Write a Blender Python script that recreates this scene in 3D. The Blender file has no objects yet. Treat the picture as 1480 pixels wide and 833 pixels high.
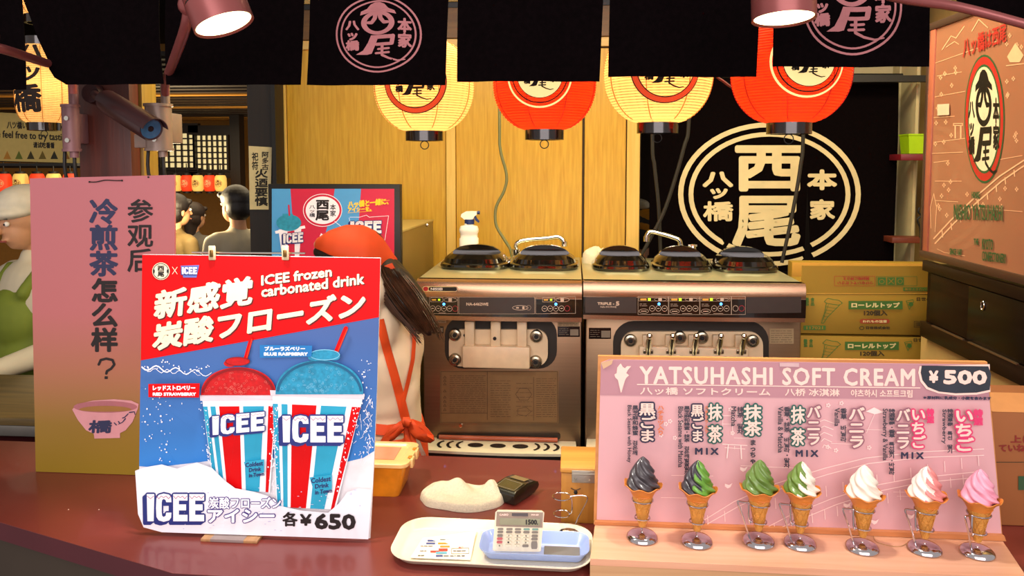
import bpy, bmesh, math, random
from mathutils import Vector, Matrix, Euler, noise
from mathutils.geometry import tessellate_polygon
from mathutils.bvhtree import BVHTree
random.seed(7)
PI = math.pi
S = bpy.context.scene
COL = S.collection
# ------------------------------------------------------------------ camera
F = 1100.0; W = 1480; H = 833
EYE = 1.60; PITCH = math.radians(4); YAW = math.radians(4.5); SHIFT = -0.0707
cd = bpy.data.cameras.new('camera'); cam = bpy.data.objects.new('camera', cd); COL.objects.link(cam)
cd.sensor_width = 36; cd.lens = 36*F/W; cd.shift_y = SHIFT; cd.clip_start = .02
cam.location = (0, 0, EYE); cam.rotation_euler = (PI/2-PITCH, 0, YAW)
S.camera = cam
RM = Euler((PI/2-PITCH, 0, YAW)).to_matrix()
CP = Vector((0, 0, EYE))
# ------------------------------------------------------------------ world, light, exposure
w = bpy.data.worlds.new('world'); S.world = w; w.use_nodes = True
w.node_tree.nodes['Background'].inputs[0].default_value = (1.0, .93, .88, 1)
w.node_tree.nodes['Background'].inputs[1].default_value = .5
S.view_settings.view_transform = 'Standard'; S.view_settings.look = 'None'
S.view_settings.exposure = 0.18; S.view_settings.gamma = 1.0; S.view_settings.use_curve_mapping = False
def area(name, loc, rot, sx, sy, power, col):
    l = bpy.data.lights.new(name, 'AREA'); l.shape = 'RECTANGLE'; l.size = sx; l.size_y = sy; l.energy = power; l.color = col
    o = bpy.data.objects.new(name, l); COL.objects.link(o); o.location = loc; o.rotation_euler = rot
    return o
area('shop_ceiling_light', (.3, 2.35, 2.5), (math.radians(-12), 0, 0), 2.4, .5, 60, (1, .86, .52))
area('street_daylight', (.2, -2.2, 2.6), (math.radians(62), 0, 0), 4.5, 2.2, 140, (1, .88, .88))
area('hall_area_fill', (-2.3, 5.0, 1.95), (0, 0, 0), 2.2, 1.4, 30, (1, .8, .5))  # area fill added just under the canopy to lighten the hall
_l = bpy.data.lights.new('hall_fill_light', 'POINT'); _l.energy = 38; _l.color = (1, .78, .45); _l.shadow_soft_size = .12  # unseen fill added behind the post to brighten the slats and hall walls
_o = bpy.data.objects.new('hall_fill_light', _l); COL.objects.link(_o); _o.location = (-2.35, 4.3, 1.35)
# ------------------------------------------------------------------ photo geometry helpers
def ray(px, py):
    d = Vector(((px-740)/F, (416.5-py)/F + SHIFT*W/F, -1))
    return (RM @ d)
def P(px, py, Y):
    d = ray(px, py); return CP + d*(Y/d.y)
def PZ(px, py, Z):
    d = ray(px, py); return CP + d*((Z-EYE)/d.z)
def PX(px, py, X):
    d = ray(px, py); return CP + d*(X/d.x)
def mpp(Y):  # metres per pixel at depth
    return Y/F
class Plane:
    def __init__(s, o, n):
        s.o = Vector(o); s.n = Vector(n).normalized()
    def at(s, px, py, lift=0):
        d = ray(px, py); t = (s.o-CP).dot(s.n)/d.dot(s.n)
        return CP + d*t + s.n*lift
# ------------------------------------------------------------------ materials
def lin(h):
    h = h.lstrip('#'); r = []
    for i in (0, 2, 4):
        c = int(h[i:i+2], 16)/255
        r.append(c/12.92 if c <= .04045 else ((c+.055)/1.055)**2.4)
    return (*r, 1)
MC = {}
def mat(name, col, rough=.5, metal=0., var=.06, scale=30., bump=0., bscale=None, stretch=(1, 1, 1), emit=0., coat=0., trans=0., alpha=1., sub=0., ecol=None, spec=None):
    key = name
    if key in MC: return MC[key]
    m = bpy.data.materials.new(name); m.use_nodes = True
    nt = m.node_tree; b = nt.nodes['Principled BSDF']
    c = lin(col) if isinstance(col, str) else col
    tc = nt.nodes.new('ShaderNodeTexCoord'); mp = nt.nodes.new('ShaderNodeMapping'); mp.inputs['Scale'].default_value = stretch
    nt.links.new(tc.outputs['Object'], mp.inputs[0])
    nz = nt.nodes.new('ShaderNodeTexNoise'); nz.inputs['Scale'].default_value = scale; nz.inputs['Detail'].default_value = 5
    nt.links.new(mp.outputs[0], nz.inputs['Vector'])
    rp = nt.nodes.new('ShaderNodeValToRGB')
    rp.color_ramp.elements[0].position = .3; rp.color_ramp.elements[1].position = .7
    rp.color_ramp.elements[0].color = tuple(max(0, x*(1-var)) for x in c[:3])+(1,)
    rp.color_ramp.elements[1].color = tuple(min(1, x*(1+var)) for x in c[:3])+(1,)
    nt.links.new(nz.outputs[0], rp.inputs[0]); nt.links.new(rp.outputs[0], b.inputs['Base Color'])
    b.inputs['Roughness'].default_value = rough; b.inputs['Metallic'].default_value = metal
    b.inputs['Coat Weight'].default_value = coat; b.inputs['Transmission Weight'].default_value = trans; b.inputs['Alpha'].default_value = alpha
    if spec is not None: b.inputs['Specular IOR Level'].default_value = spec
    if sub: b.inputs['Subsurface Weight'].default_value = sub; b.inputs['Subsurface Scale'].default_value = .01
    if bump:
        n2 = nt.nodes.new('ShaderNodeTexNoise'); n2.inputs['Scale'].default_value = bscale or scale; n2.inputs['Detail'].default_value = 6
        nt.links.new(mp.outputs[0], n2.inputs['Vector'])
        bp = nt.nodes.new('ShaderNodeBump'); bp.inputs['Strength'].default_value = bump; bp.inputs['Distance'].default_value = .003
        nt.links.new(n2.outputs[0], bp.inputs['Height']); nt.links.new(bp.outputs[0], b.inputs['Normal'])
    if emit:
        b.inputs['Emission Color'].default_value = lin(ecol) if ecol else c; b.inputs['Emission Strength'].default_value = emit
    MC[key] = m; return m
def wood(name, c1, c2, rough=.5, axis='Z', scale=14, coat=0., bump=.15):
    if name in MC: return MC[name]
    m = mat(name, c1, rough, coat=coat); nt = m.node_tree
    st = {'Z': (6, 6, .35), 'X': (.35, 6, 6), 'Y': (6, .35, 6)}[axis]
    mp = [n for n in nt.nodes if n.type == 'MAPPING'][0]; mp.inputs['Scale'].default_value = st
    nz = [n for n in nt.nodes if n.type == 'TEX_NOISE'][0]; nz.inputs['Scale'].default_value = scale; nz.inputs['Distortion'].default_value = .6
    rp = [n for n in nt.nodes if n.type == 'VALTORGB'][0]
    rp.color_ramp.elements[0].color = lin(c1); rp.color_ramp.elements[1].color = lin(c2)
    b = nt.nodes['Principled BSDF']; bp = nt.nodes.new('ShaderNodeBump'); bp.inputs['Strength'].default_value = bump; bp.inputs['Distance'].default_value = .002
    nt.links.new(nz.outputs[0], bp.inputs['Height']); nt.links.new(bp.outputs[0], b.inputs['Normal'])
    return m
def grad(name, stops, z0, z1, rough=.5, emit=0.):
    """printed vertical colour gradient, world-z from z0 (bottom) to z1 (top), object at root z included by caller"""
    m = mat(name, 'ffffff', rough); nt = m.node_tree; b = nt.nodes['Principled BSDF']
    tc = [n for n in nt.nodes if n.type == 'TEX_COORD'][0]
    sp = nt.nodes.new('ShaderNodeSeparateXYZ'); nt.links.new(tc.outputs['Object'], sp.inputs[0])
    mr = nt.nodes.new('ShaderNodeMapRange'); mr.inputs['From Min'].default_value = z0; mr.inputs['From Max'].default_value = z1
    nt.links.new(sp.outputs[2], mr.inputs[0])
    rp = nt.nodes.new('ShaderNodeValToRGB'); e = rp.color_ramp.elements
    while len(e) < len(stops): e.new(.5)
    for i, (p, c) in enumerate(stops): e[i].position = p; e[i].color = lin(c)
    nt.links.new(mr.outputs[0], rp.inputs[0]); nt.links.new(rp.outputs[0], b.inputs['Base Color'])
    return m
# ------------------------------------------------------------------ objects
def setp(o, **k):
    for a, v in k.items():
        if v is not None: o[a] = v
def thing(name, label, cat, loc=(0, 0, 0), group=None):
    o = bpy.data.objects.new(name, None); COL.objects.link(o); o.location = loc; o.empty_display_size = .05
    setp(o, label=label, category=cat, group=group)
    return o
def wloc(o):
    v = Vector((0, 0, 0))
    while o: v += Vector(o.location); o = o.parent
    return v
class MB:
    def __init__(s): s.v = []; s.f = []; s.mi = None
    def add(s, vs, fs):
        n = len(s.v); s.v += [tuple(v) for v in vs]; s.f += [tuple(i+n for i in f) for f in fs]; return s
    def box(s, c, d, R=None, bev=0, seg=2):
        bm = bmesh.new(); bmesh.ops.create_cube(bm, size=1)
        bmesh.ops.scale(bm, vec=d, verts=bm.verts)
        if bev: bmesh.ops.bevel(bm, geom=bm.edges[:], offset=bev, segments=seg, affect='EDGES', profile=.5)
        bm.verts.index_update()
        vs = [(R @ v.co if R else v.co)+Vector(c) for v in bm.verts]; fs = [[v.index for v in f.verts] for f in bm.faces]; bm.free()
        return s.add(vs, fs)
    def bb(s, a, b, bev=0, seg=2):
        a = Vector(a); b = Vector(b); return s.box((a+b)/2, [abs(x) for x in (b-a)], None, bev, seg)
    def cyl(s, p0, p1, r0, r1=None, n=16, caps=True):
        r1 = r0 if r1 is None else r1; p0 = Vector(p0); p1 = Vector(p1); d = (p1-p0).normalized()
        a = d.orthogonal().normalized(); b = d.cross(a); vs = []
        for p, r in ((p0, r0), (p1, r1)):
            for i in range(n):
                t = 2*PI*i/n; vs.append(p+a*(r*math.cos(t))+b*(r*math.sin(t)))
        fs = [(i, (i+1) % n, n+(i+1) % n, n+i) for i in range(n)]
        if caps: fs += [tuple(range(n))[::-1], tuple(range(n, 2*n))]
        return s.add(vs, fs)
    def tube(s, pts, r, n=8, closed=False, smooth=0):
        pts = [Vector(p) for p in pts]
        if smooth:
            q = []
            m = len(pts); rng = m if closed else m-1
            for i in range(rng):
                p0 = pts[(i-1) % m] if (closed or i > 0) else pts[i]; p1 = pts[i]; p2 = pts[(i+1) % m]; p3 = pts[(i+2) % m] if (closed or i+2 < m) else p2
                for k in range(smooth):
                    t = k/smooth
                    q.append(.5*((2*p1)+(-p0+p2)*t+(2*p0-5*p1+4*p2-p3)*t*t+(-p0+3*p1-3*p2+p3)*t**3))
            if not closed: q.append(pts[-1])
            pts = q
        m = len(pts); vs = []; up = None
        rr = r if callable(r) else (lambda t: r)
        for i, p in enumerate(pts):
            if closed: d = pts[(i+1) % m]-pts[(i-1) % m]
            else: d = pts[min(i+1, m-1)]-pts[max(i-1, 0)]
            d.normalize()
            if up is None: up = d.orthogonal().normalized()
            up = (up-d*up.dot(d)); up.normalize(); b = d.cross(up); q = rr(i/max(1, m-1))
            for k in range(n):
                t = 2*PI*k/n; vs.append(p+up*(q*math.cos(t))+b*(q*math.sin(t)))
        fs = []
        for i in range(m if closed else m-1):
            j = (i+1) % m
            for k in range(n): fs.append((i*n+k, i*n+(k+1) % n, j*n+(k+1) % n, j*n+k))
        if not closed: fs += [tuple(range(n))[::-1], tuple(range((m-1)*n, m*n))]
        return s.add(vs, fs)
    def lathe(s, prof, n=32, c=(0, 0, 0), mod=None, R=None):
        vs = []; c = Vector(c)
        for j, (r, z) in enumerate(prof):
            for i in range(n):
                t = 2*PI*i/n; q, zz = (r, z) if mod is None else mod(r, z, t, j)
                v = Vector((q*math.cos(t), q*math.sin(t), zz)); vs.append((R @ v if R else v)+c)
        m = len(prof)
        fs = [(j*n+i, j*n+(i+1) % n, (j+1)*n+(i+1) % n, (j+1)*n+i) for j in range(m-1) for i in range(n)]
        if prof[0][0] > 1e-5: fs.append(tuple(range(n))[::-1])
        if prof[-1][0] > 1e-5: fs.append(tuple(range((m-1)*n, m*n)))
        return s.add(vs, fs)
    def ball(s, c, r, n=12, R=None):
        r = (r, r, r) if not hasattr(r, '__len__') else r; m = n//2+1
        prof = [(math.sin(PI*j/m), -math.cos(PI*j/m)) for j in range(m+1)]
        prof[0] = (1e-6, -1); prof[-1] = (1e-6, 1)
        vs = []
        for q, z in prof:
            for i in range(n):
                t = 2*PI*i/n; v = Vector((q*math.cos(t)*r[0], q*math.sin(t)*r[1], z*r[2])); vs.append((R @ v if R else v)+Vector(c))
        m += 1
        return s.add(vs, [(j*n+i, j*n+(i+1) % n, (j+1)*n+(i+1) % n, (j+1)*n+i) for j in range(m-1) for i in range(n)])
    def slab(s, pts, off):
        """solid from an outline of 3D points, pushed by vector off"""
        pts = [Vector(p) for p in pts]; n = len(pts); off = Vector(off)
        tr = tessellate_polygon([pts]); vs = pts+[p+off for p in pts]
        fs = [tuple(t) for t in tr]+[tuple(i+n for i in t[::-1]) for t in tr]+[(i, (i+1) % n, n+(i+1) % n, n+i) for i in range(n)]
        return s.add(vs, fs)
    def loft(s, rings, caps=True):
        n = len(rings[0]); vs = [p for r in rings for p in r]; m = len(rings)
        fs = [(j*n+i, j*n+(i+1) % n, (j+1)*n+(i+1) % n, (j+1)*n+i) for j in range(m-1) for i in range(n)]
        if caps: fs += [tuple(range(n))[::-1], tuple(range((m-1)*n, m*n))]
        return s.add(vs, fs)
    def build(s, name, m, parent=None, smooth=35, loc=None, label=None, cat=None, group=None, kind=None, recalc=True):
        off = wloc(parent) if parent else Vector(loc or (0, 0, 0))
        me = bpy.data.meshes.new(name); me.from_pydata([tuple(Vector(v)-off) for v in s.v], [], s.f)
        if recalc:
            bm = bmesh.new(); bm.from_mesh(me); bmesh.ops.recalc_face_normals(bm, faces=bm.faces[:]); bm.to_mesh(me); bm.free()
        for p in me.polygons: p.use_smooth = bool(smooth)
        if smooth: me.set_sharp_from_angle(angle=math.radians(smooth))
        ms = m if isinstance(m, (list, tuple)) else [m]
        for x in ms: me.materials.append(x)
        o = bpy.data.objects.new(name, me); COL.objects.link(o)
        if parent: o.parent = parent
        else: o.location = off
        setp(o, label=label, category=cat, group=group, kind=kind)
        return o
def copy_tree(o, parent=None):
    c = o.copy(); COL.objects.link(c)
    if parent: c.parent = parent; c.matrix_parent_inverse = o.matrix_parent_inverse
    for ch in list(o.children): copy_tree(ch, c)
    return c
# ------------------------------------------------------------------ ink: flat print in a y-down 2D space
GC = {}
def glyph(sx, sp=1.0):
    if (sx, sp) in GC: return GC[(sx, sp)]
    cu = bpy.data.curves.new('ink', 'FONT'); cu.body = sx; cu.size = 1; cu.resolution_u = 2; cu.space_character = sp
    o = bpy.data.objects.new('ink', cu); COL.objects.link(o)
    dg = bpy.context.evaluated_depsgraph_get(); me = bpy.data.meshes.new_from_object(o.evaluated_get(dg)); me.calc_loop_triangles()
    vs = [(v.co.x, v.co.y) for v in me.vertices]; tr = [tuple(vs[i] for i in t.vertices) for t in me.loop_triangles]
    bpy.data.objects.remove(o); bpy.data.curves.remove(cu); bpy.data.meshes.remove(me)
    if vs: bb = (min(v[0] for v in vs), min(v[1] for v in vs), max(v[0] for v in vs), max(v[1] for v in vs))
    else: bb = (0, 0, 1, 1)
    GC[(sx, sp)] = (tr, bb); return GC[(sx, sp)]
def dil(tr, r, n=8):
    if not r: return tr
    out = list(tr)
    for k in range(n):
        a = 2*PI*k/n; dx, dy = r*math.cos(a), r*math.sin(a)
        out += [tuple((p[0]+dx, p[1]+dy) for p in t) for t in tr]
    return out
def txt(sx, box, bold=0, slope=0, slant=0, n=8, sp=1.0):
    """whole string stretched into box x0,y0,x1,y1 (slope: y per x)"""
    tr, bb = glyph(sx, sp); x0, y0, x1, y1 = box; w = (bb[2]-bb[0]) or 1; h = (bb[3]-bb[1]) or 1; out = []
    x0 += bold; x1 -= bold; y0 += bold; y1 -= bold
    for t in tr:
        q = []
        for a, b in t:
            u = (a-bb[0])/w; v = 1-(b-bb[1])/h
            x = x0+u*(x1-x0)+slant*(1-v)*(y1-y0); y = y0+v*(y1-y0)+slope*(x-x0); q.append((x, y))
        out.append(tuple(q))
    return dil(out, bold, n)
def txt_rot(sx, box, bold=0):
    """string turned a quarter clockwise, reading downwards"""
    tr, bb = glyph(sx); x0, y0, x1, y1 = box; w = bb[2]-bb[0]; h = bb[3]-bb[1]
    return dil([tuple((x0+(b-bb[1])/h*(x1-x0), y0+(a-bb[0])/w*(y1-y0)) for a, b in t) for t in tr], bold, 4)
def col(sx, box, bold=0, n=8, fill=.96):
    """characters one under another, each in its own cell"""
    x0, y0, x1, y1 = box; k = len(sx); ch = (y1-y0)/k; out = []
    for i, c in enumerate(sx):
        if c == ' ': continue
        tr, bb = glyph(c)
        if c in 'ー': tr = [tuple((.12+(1-(p[1]+.12))*0+.38-(p[1]-.38), 1-p[0]-.12) for p in t) for t in tr]
        for t in tr: out.append(tuple((x0+(a*fill+.02)*(x1-x0), y0+i*ch+(1-(b+.12))*ch) for a, b in t))
    return dil(out, bold, n)
def poly(*pts):
    v = [Vector((p[0], p[1], 0)) for p in pts]
    return [tuple(pts[i] for i in t) for t in tessellate_polygon([v])]
def rect(x0, y0, x1, y1): return [((x0, y0), (x1, y0), (x1, y1)), ((x0, y0), (x1, y1), (x0, y1))]
def frame(x0, y0, x1, y1, w): return rect(x0, y0, x1, y0+w)+rect(x0, y1-w, x1, y1)+rect(x0, y0+w, x0+w, y1-w)+rect(x1-w, y0+w, x1, y1-w)
def ell(cx, cy, rx, ry=None, n=40):
    ry = ry or rx; p = [(cx+rx*math.cos(2*PI*i/n), cy+ry*math.sin(2*PI*i/n)) for i in range(n)]
    return [((cx, cy), p[i], p[(i+1) % n]) for i in range(n)]
def ring(cx, cy, rx, ry, w, n=56, a0=0, a1=2*PI, wy=None):
    wy = w if wy is None else wy
    out = []; m = n
    def q(i, o): a = a0+(a1-a0)*i/m; return (cx+(rx-w*o)*math.cos(a), cy+(ry-wy*o)*math.sin(a))
    for i in range(m):
        a, b, c, d = q(i, 0), q(i+1, 0), q(i+1, 1), q(i, 1); out += [(a, b, c), (a, c, d)]
    return out
def line(pts, w, w2=None):
    out = []; w2 = w if w2 is None else w2; n = len(pts)-1
    for i in range(n):
        (ax, ay), (bx, by) = pts[i], pts[i+1]; L = math.hypot(bx-ax, by-ay) or 1
        wa = (w+(w2-w)*i/n)/2; wb = (w+(w2-w)*(i+1)/n)/2; nx, ny = -(by-ay)/L, (bx-ax)/L
        a, b, c, d = (ax+nx*wa, ay+ny*wa), (bx+nx*wb, by+ny*wb), (bx-nx*wb, by-ny*wb), (ax-nx*wa, ay-ny*wa)
        out += [(a, b, c), (a, c, d)]+ell(bx, by, wb, n=8)
        if i == 0: out += ell(ax, ay, wa, n=8)
    return out
def tri_split(tr, L):
    out = []; st = list(tr)
    while st:
        t = st.pop(); e = [math.dist(t[i], t[(i+1) % 3]) for i in range(3)]; m = max(e)
        if m <= L: out.append(t); continue
        i = e.index(m); a, b, c = t[i], t[(i+1) % 3], t[(i+2) % 3]; p = ((a[0]+b[0])/2, (a[1]+b[1])/2); st += [(a, p, c), (p, b, c)]
    return out
def xf(tr, f): return [tuple(f(p) for p in t) for t in tr]
def ink_mesh(tr, fn, name, m, parent, label=None):
    mb = MB(); par = wloc(parent)
    for k, t in enumerate(tr):
        q = [Vector(fn(*p)) for p in t]; nn = (q[1]-q[0]).cross(q[2]-q[0])
        if nn.length < 1e-12: continue
        nn.normalize(); vd = (CP-q[0]) if par.length > 1e-6 else Vector((0, -1, 0))
        if nn.dot(vd) < 0: nn = -nn; q = [q[0], q[2], q[1]]
        j = nn*(((k*.6180339) % 1)*1.6e-4); n = len(mb.v); mb.v += [tuple(p+j) for p in q]; mb.f.append((n, n+1, n+2))
    return mb.build(name, m, parent, smooth=0, label=label, recalc=False)
class Print:
    """flat prints stacked in thin layers on a board"""
    def __init__(s, plane, parent, step=.00035, base=.0004): s.p = plane; s.o = parent; s.k = 0; s.step = step; s.base = base
    def __call__(s, tr, m, name='print', up=True):
        if up: s.k += 1
        z = s.base+s.k*s.step
        return ink_mesh(tr, lambda x, y: s.p.at(x, y, z), name, m, s.o)
def seal(style='brush'):
    """house emblem in a unit circle (y down, radius 1)"""
    t = ring(0, 0, 1, 1, .045)+ring(0, 0, .88, .88, .04)
    t2 = []
    if style == 'brush':
        t2 += poly((-.42, -.50), (-.40, -.60), (-.26, -.67), (-.17, -.78), (-.06, -.83), (.06, -.83), (.17, -.78), (.26, -.67), (.40, -.61), (.44, -.52), (.30, -.55), (.16, -.58), (-.16, -.58), (-.30, -.54))
        t2 += ring(0, -.30, .40, .31, .125, wy=.09)+line([(-.05, -.56), (-.07, -.42), (-.15, -.31), (-.25, -.31)], .12, .07)+line([(.05, -.56), (.07, -.42), (.15, -.31), (.25, -.31)], .12, .07)
        t2 += poly((-.17, .02), (.02, .02), (-.04, .2), (-.16, .5), (-.27, .53), (-.52, .53), (-.36, .42), (-.25, .22))+line([(-.08, .07), (.36, .06)], .10)+line([(.36, .05), (.33, .24)], .10)+line([(-.04, .26), (.33, .25)], .08)
        t2 += line([(.0, .385), (.26, .37)], .055)+line([(-.06, .49), (.26, .475)], .055)+line([(.10, .28), (.09, .54), (.26, .63), (.46, .69), (.62, .66)], .075, .03)
    else:
        t2 += txt('西', (-.37, -.66, .37, -.04), .035)+txt('尾', (-.39, .02, .38, .62), .035)
    t2 += col('八ッ橋', (-.76, -.38, -.44, .42), .016, 6)+col('本家', (.46, -.42, .78, .36), .016, 6)
    return t, t2
def place(tr, cx, cy, rx, ry=None):
    ry = ry or rx; return [tuple((cx+p[0]*rx, cy+p[1]*ry) for p in t) for t in tr]
# ------------------------------------------------------------------ soft bodies
def blob(parts, name, m, parent, voxel=.012, it=4, post=None, **k):
    mb = MB()
    for p in parts:
        if p[0] == 'c':
            _, a, b, r0, r1 = p; a = Vector(a); b = Vector(b); mb.cyl(a, b, r0, r1, 16); mb.ball(a, r0, 14); mb.ball(b, r1, 14)
        elif p[0] == 'e': mb.ball(p[1], p[2], 20, p[3] if len(p) > 3 else None)
        elif p[0] == 'b': mb.box(p[1], p[2], p[3] if len(p) > 3 else None)
    me = bpy.data.meshes.new('tmp'); me.from_pydata([tuple(v) for v in mb.v], [], mb.f)
    bm = bmesh.new(); bm.from_mesh(me); bmesh.ops.recalc_face_normals(bm, faces=bm.faces[:]); bm.to_mesh(me); bm.free()
    o = bpy.data.objects.new('tmp', me); COL.objects.link(o)
    r = o.modifiers.new('r', 'REMESH'); r.mode = 'VOXEL'; r.voxel_size = voxel
    s = o.modifiers.new('s', 'SMOOTH'); s.iterations = it; s.factor = .6
    dg = bpy.context.evaluated_depsgraph_get(); e = bpy.data.meshes.new_from_object(o.evaluated_get(dg))
    out = MB(); out.v = [tuple(v.co) for v in e.vertices]; out.f = [tuple(p.vertices) for p in e.polygons]
    bpy.data.objects.remove(o); bpy.data.meshes.remove(me); bpy.data.meshes.remove(e)
    if post: out.v = [tuple(post(Vector(v))) for v in out.v]
    return out.build(name, m, parent, smooth=60, **k)
def bvh(o):
    off = wloc(o); return BVHTree.FromPolygons([v.co+off for v in o.data.vertices], [tuple(p.vertices) for p in o.data.polygons])
def cast(b, px, py, lift=.004):
    d = ray(px, py).normalized(); h = b.ray_cast(CP, d)
    return (h[0]-d*lift, h[1]) if h[0] else (None, None)
# ------------------------------------------------------------------ shared materials
BLACK = mat('black_paint', '0b0908', .5); CLOTH_BLACK = mat('black_cotton', '070304', 1, spec=.05, var=.3, scale=90, bump=.3, bscale=600)
WHITE = mat('white_plastic', 'efe9dc', .35); INKW = mat('white_ink', 'f6efe6', .7, var=.01); INKK = mat('black_ink', '17120f', .7, var=.05)
STEEL = mat('brushed_steel', 'b08c70', .26, .9, var=.06, scale=6, stretch=(.3, 20, 40), bump=.04, bscale=40)
STEEL_B = mat('dull_steel_front', '93795f', .36, .85, var=.05, scale=5, stretch=(.3, 20, 30))
CHROME = mat('chrome', 'e6e2da', .08, 1., var=.02); RUBBER = mat('black_rubber', '15130f', .6)
OAK = wood('oak_veneer', 'b88a20', 'cda234', .42, 'Z', 16); OAK_PALE = wood('pale_oak_strip', 'cfa850', 'dcb964', .45, 'Z', 10)
DARKWOOD = wood('dark_stained_wood', '120c08', '1e140d', .5, 'Z', 10); REDWOOD = wood('red_stained_cedar', '3e140b', '5a2212', .5, 'Z', 7, bump=.5)
DARKWOOD_X = wood('dark_stained_beam', '120c08', '22170f', .5, 'X', 10)
YEL_WOOD = wood('yellow_pine_post', '8a6b22', 'a58334', .5, 'Z', 7)
MAROON = mat('maroon_counter_laminate', '6e2b24', .32, var=.10, scale=3, bump=.03, bscale=40, coat=.15)
MAROON_E = mat('maroon_counter_edge', '4a1820', .45, var=.08, scale=8)
PLASTER = mat('cream_plaster', 'b9ab84', .85, var=.08, scale=9, bump=.5, bscale=60)
PINKM = mat('rose_grey_paint', '80595c', .45, .2)
def struct(o): o['kind'] = 'structure'; return o
# ------------------------------------------------------------------ floor, walls, ceiling
def sb(name, a, b, m, bev=0): return struct(MB().bb(a, b, bev).build(name, m))
sb('floor', (-6, .6, -.05), (3, 13, 0), mat('grey_concrete_floor', '3a302a', .7, var=.2, scale=4, bump=.2))
YB = 3.32
xL = P(400, 300, YB).x; xR = P(925, 300, YB).x
wall = sb('wall_back', (xL, YB, 0), (xR, YB+.06, 2.75), mat('wall_core', '3a2a18', .8))
def panel(p0, p1, top, m, th=.012, name='panel', bot=None):
    a = P(p0, 200, YB).x; b = P(p1, 200, YB).x; zt = P((p0+p1)/2, top, YB).z
    zb = 0 if bot is None else P((p0+p1)/2, bot, YB).z
    return MB().bb((a, YB-th, zb), (b, YB, zt), .0015, 1).build(name, m, wall)
for p0, p1, m, th in ((416.5, 644.5, OAK, .008), (659.5, 841.5, OAK, .008), (845, 904.5, OAK, .008), (400, 415.5, OAK_PALE, .018), (645.5, 658.8, OAK_PALE, .018), (906, 924.6, OAK_PALE, .018)):
    panel(p0, p1, 70, m, th)
panel(400, 925, 57, wood('pale_oak_rail', 'c9a35a', 'd6b46c', .45, 'X', 10), .02, 'top_rail', 70)
panel(400, 925, 13, wood('brown_rail', '5a3c18', '6d4c20', .5, 'X', 8), .03, 'brown_rail', 56.5)
panel(400, 925, 4, BLACK, .02, 'shadow_gap_strip', 12.5)
panel(400, 925, -60, mat('pale_soffit_board', 'b79a58', .7), .02, 'upper_board', 3.5)
# far-right plaster column, upper wall and right side wall
a = P(1297, 200, 3.45).x
sb('wall_plaster', (a, 3.45, 0), (a+1.0, 3.6, 2.75), PLASTER)
sb('trim_1', (a+.02, 3.30, 0), (P(1322, 200, 3.3).x, 3.45, 2.72), PLASTER)
sb('trim_2', (P(925, 100, 3.4).x, 3.52, P(1100, 109, 3.5).z), (a+.9, 3.56, 2.75), PLASTER)
sb('trim_3', (P(1088, 100, 3.25).x, 3.22, P(1200, 120, 3.25).z), (P(1345, 100, 3.25).x, 3.26, P(1200, 111, 3.25).z), BLACK)
sb('trim_7', (P(925, 100, 3.3).x, 3.36, P(1000, 112, 3.3).z), (P(1222, 100, 3.3).x, 3.40, P(1000, 60, 3.3).z), mat('brown_lintel', '4a3416', .6))
sb('wall_right', (1.50, 1.62, 0), (1.56, 3.6, 2.75), mat('beige_side_wall', 'bb9e62', .8, var=.04))
sb('wall_service', (xR-.6, 4.6, 0), (a+1.3, 4.7, 2.75), mat('dim_service_wall', '2a1c10', .8))
sb('ceiling', (-6, 1.9, 2.75), (3, 13, 2.8), mat('dark_ceiling', '241a10', .8))
# hall beyond on the left
HY = 7.2
sb('wall_hall', (-6, HY, 0), (xL+.3, HY+.1, 2.8), mat('ochre_hall_wall', 'a87530', .8, var=.06))
sb('wall_left', (-6, 1.9, 0), (-5.9, 13, 2.8), mat('ochre_side_wall', '8a6430', .8))
slats = bpy.data.objects.new('slatted_canopy', None); COL.objects.link(slats); struct(slats)
zc = 2.0
sm = wood('dark_slat', '1a120b', '382616', .5, 'X', 10); sm2 = wood('honey_slat', 'b87a28', 'd89a3c', .5, 'X', 10)
me = None
yy = 3.7; k = 0
while yy < HY:
    o = MB().bb((-5.9, yy, zc), (-.98, yy+.09, zc+.03)).build('slat', sm2 if k in (4, 9) or k > 13 else sm, slats); yy += .16+.008*k; k += 1
MB().bb((-5.9, 3.6, zc+.12), (-.98, HY, zc+.14)).build('canopy_board', mat('canopy_board', '0d0906', .9), slats)
# dark post between the hall and the oak wall, red post with paler post behind
sb('trim_4', (P(358.5, 200, 3.2).x, 3.2, 0), (P(398, 200, 3.2).x, 3.31, 2.75), DARKWOOD)
sb('trim_8', (P(394, 200, 3.18).x, 3.17, 0), (P(399.6, 200, 3.18).x, 3.2, 2.75), BLACK)
sb('trim_5', (P(113, 200, 1.95).x, 1.95, 0), (P(189, 200, 1.95).x, 1.995, 2.75), REDWOOD, .004)
sb('trim_6', (P(170, 200, 2.0).x, 1.997, 0), (P(208, 200, 2.0).x, 2.07, 2.75), YEL_WOOD, .003)
# low wall under the serving hatch on the left
lw = struct(MB().bb((-2.6, 2.12, 0), (P(190, 600, 2.12).x, 2.2, .835)).build('wall_hatch', mat('dark_red_panel', '3d0b0c', .4)))
MB().bb((-2.6, 2.08, .79), (P(188, 600, 2.1).x, 2.13, .822), .003).build('steel_edge_strip', mat('grey_edge_strip', '76736c', .4, .3), lw)
MB().bb((-2.6, 2.08, .823), (P(188, 600, 2.1).x, 2.52, .845), .002).build('hatch_board', wood('worn_grey_board', '4c3d20', '6a552c', .6, 'X', 8), lw)
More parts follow.
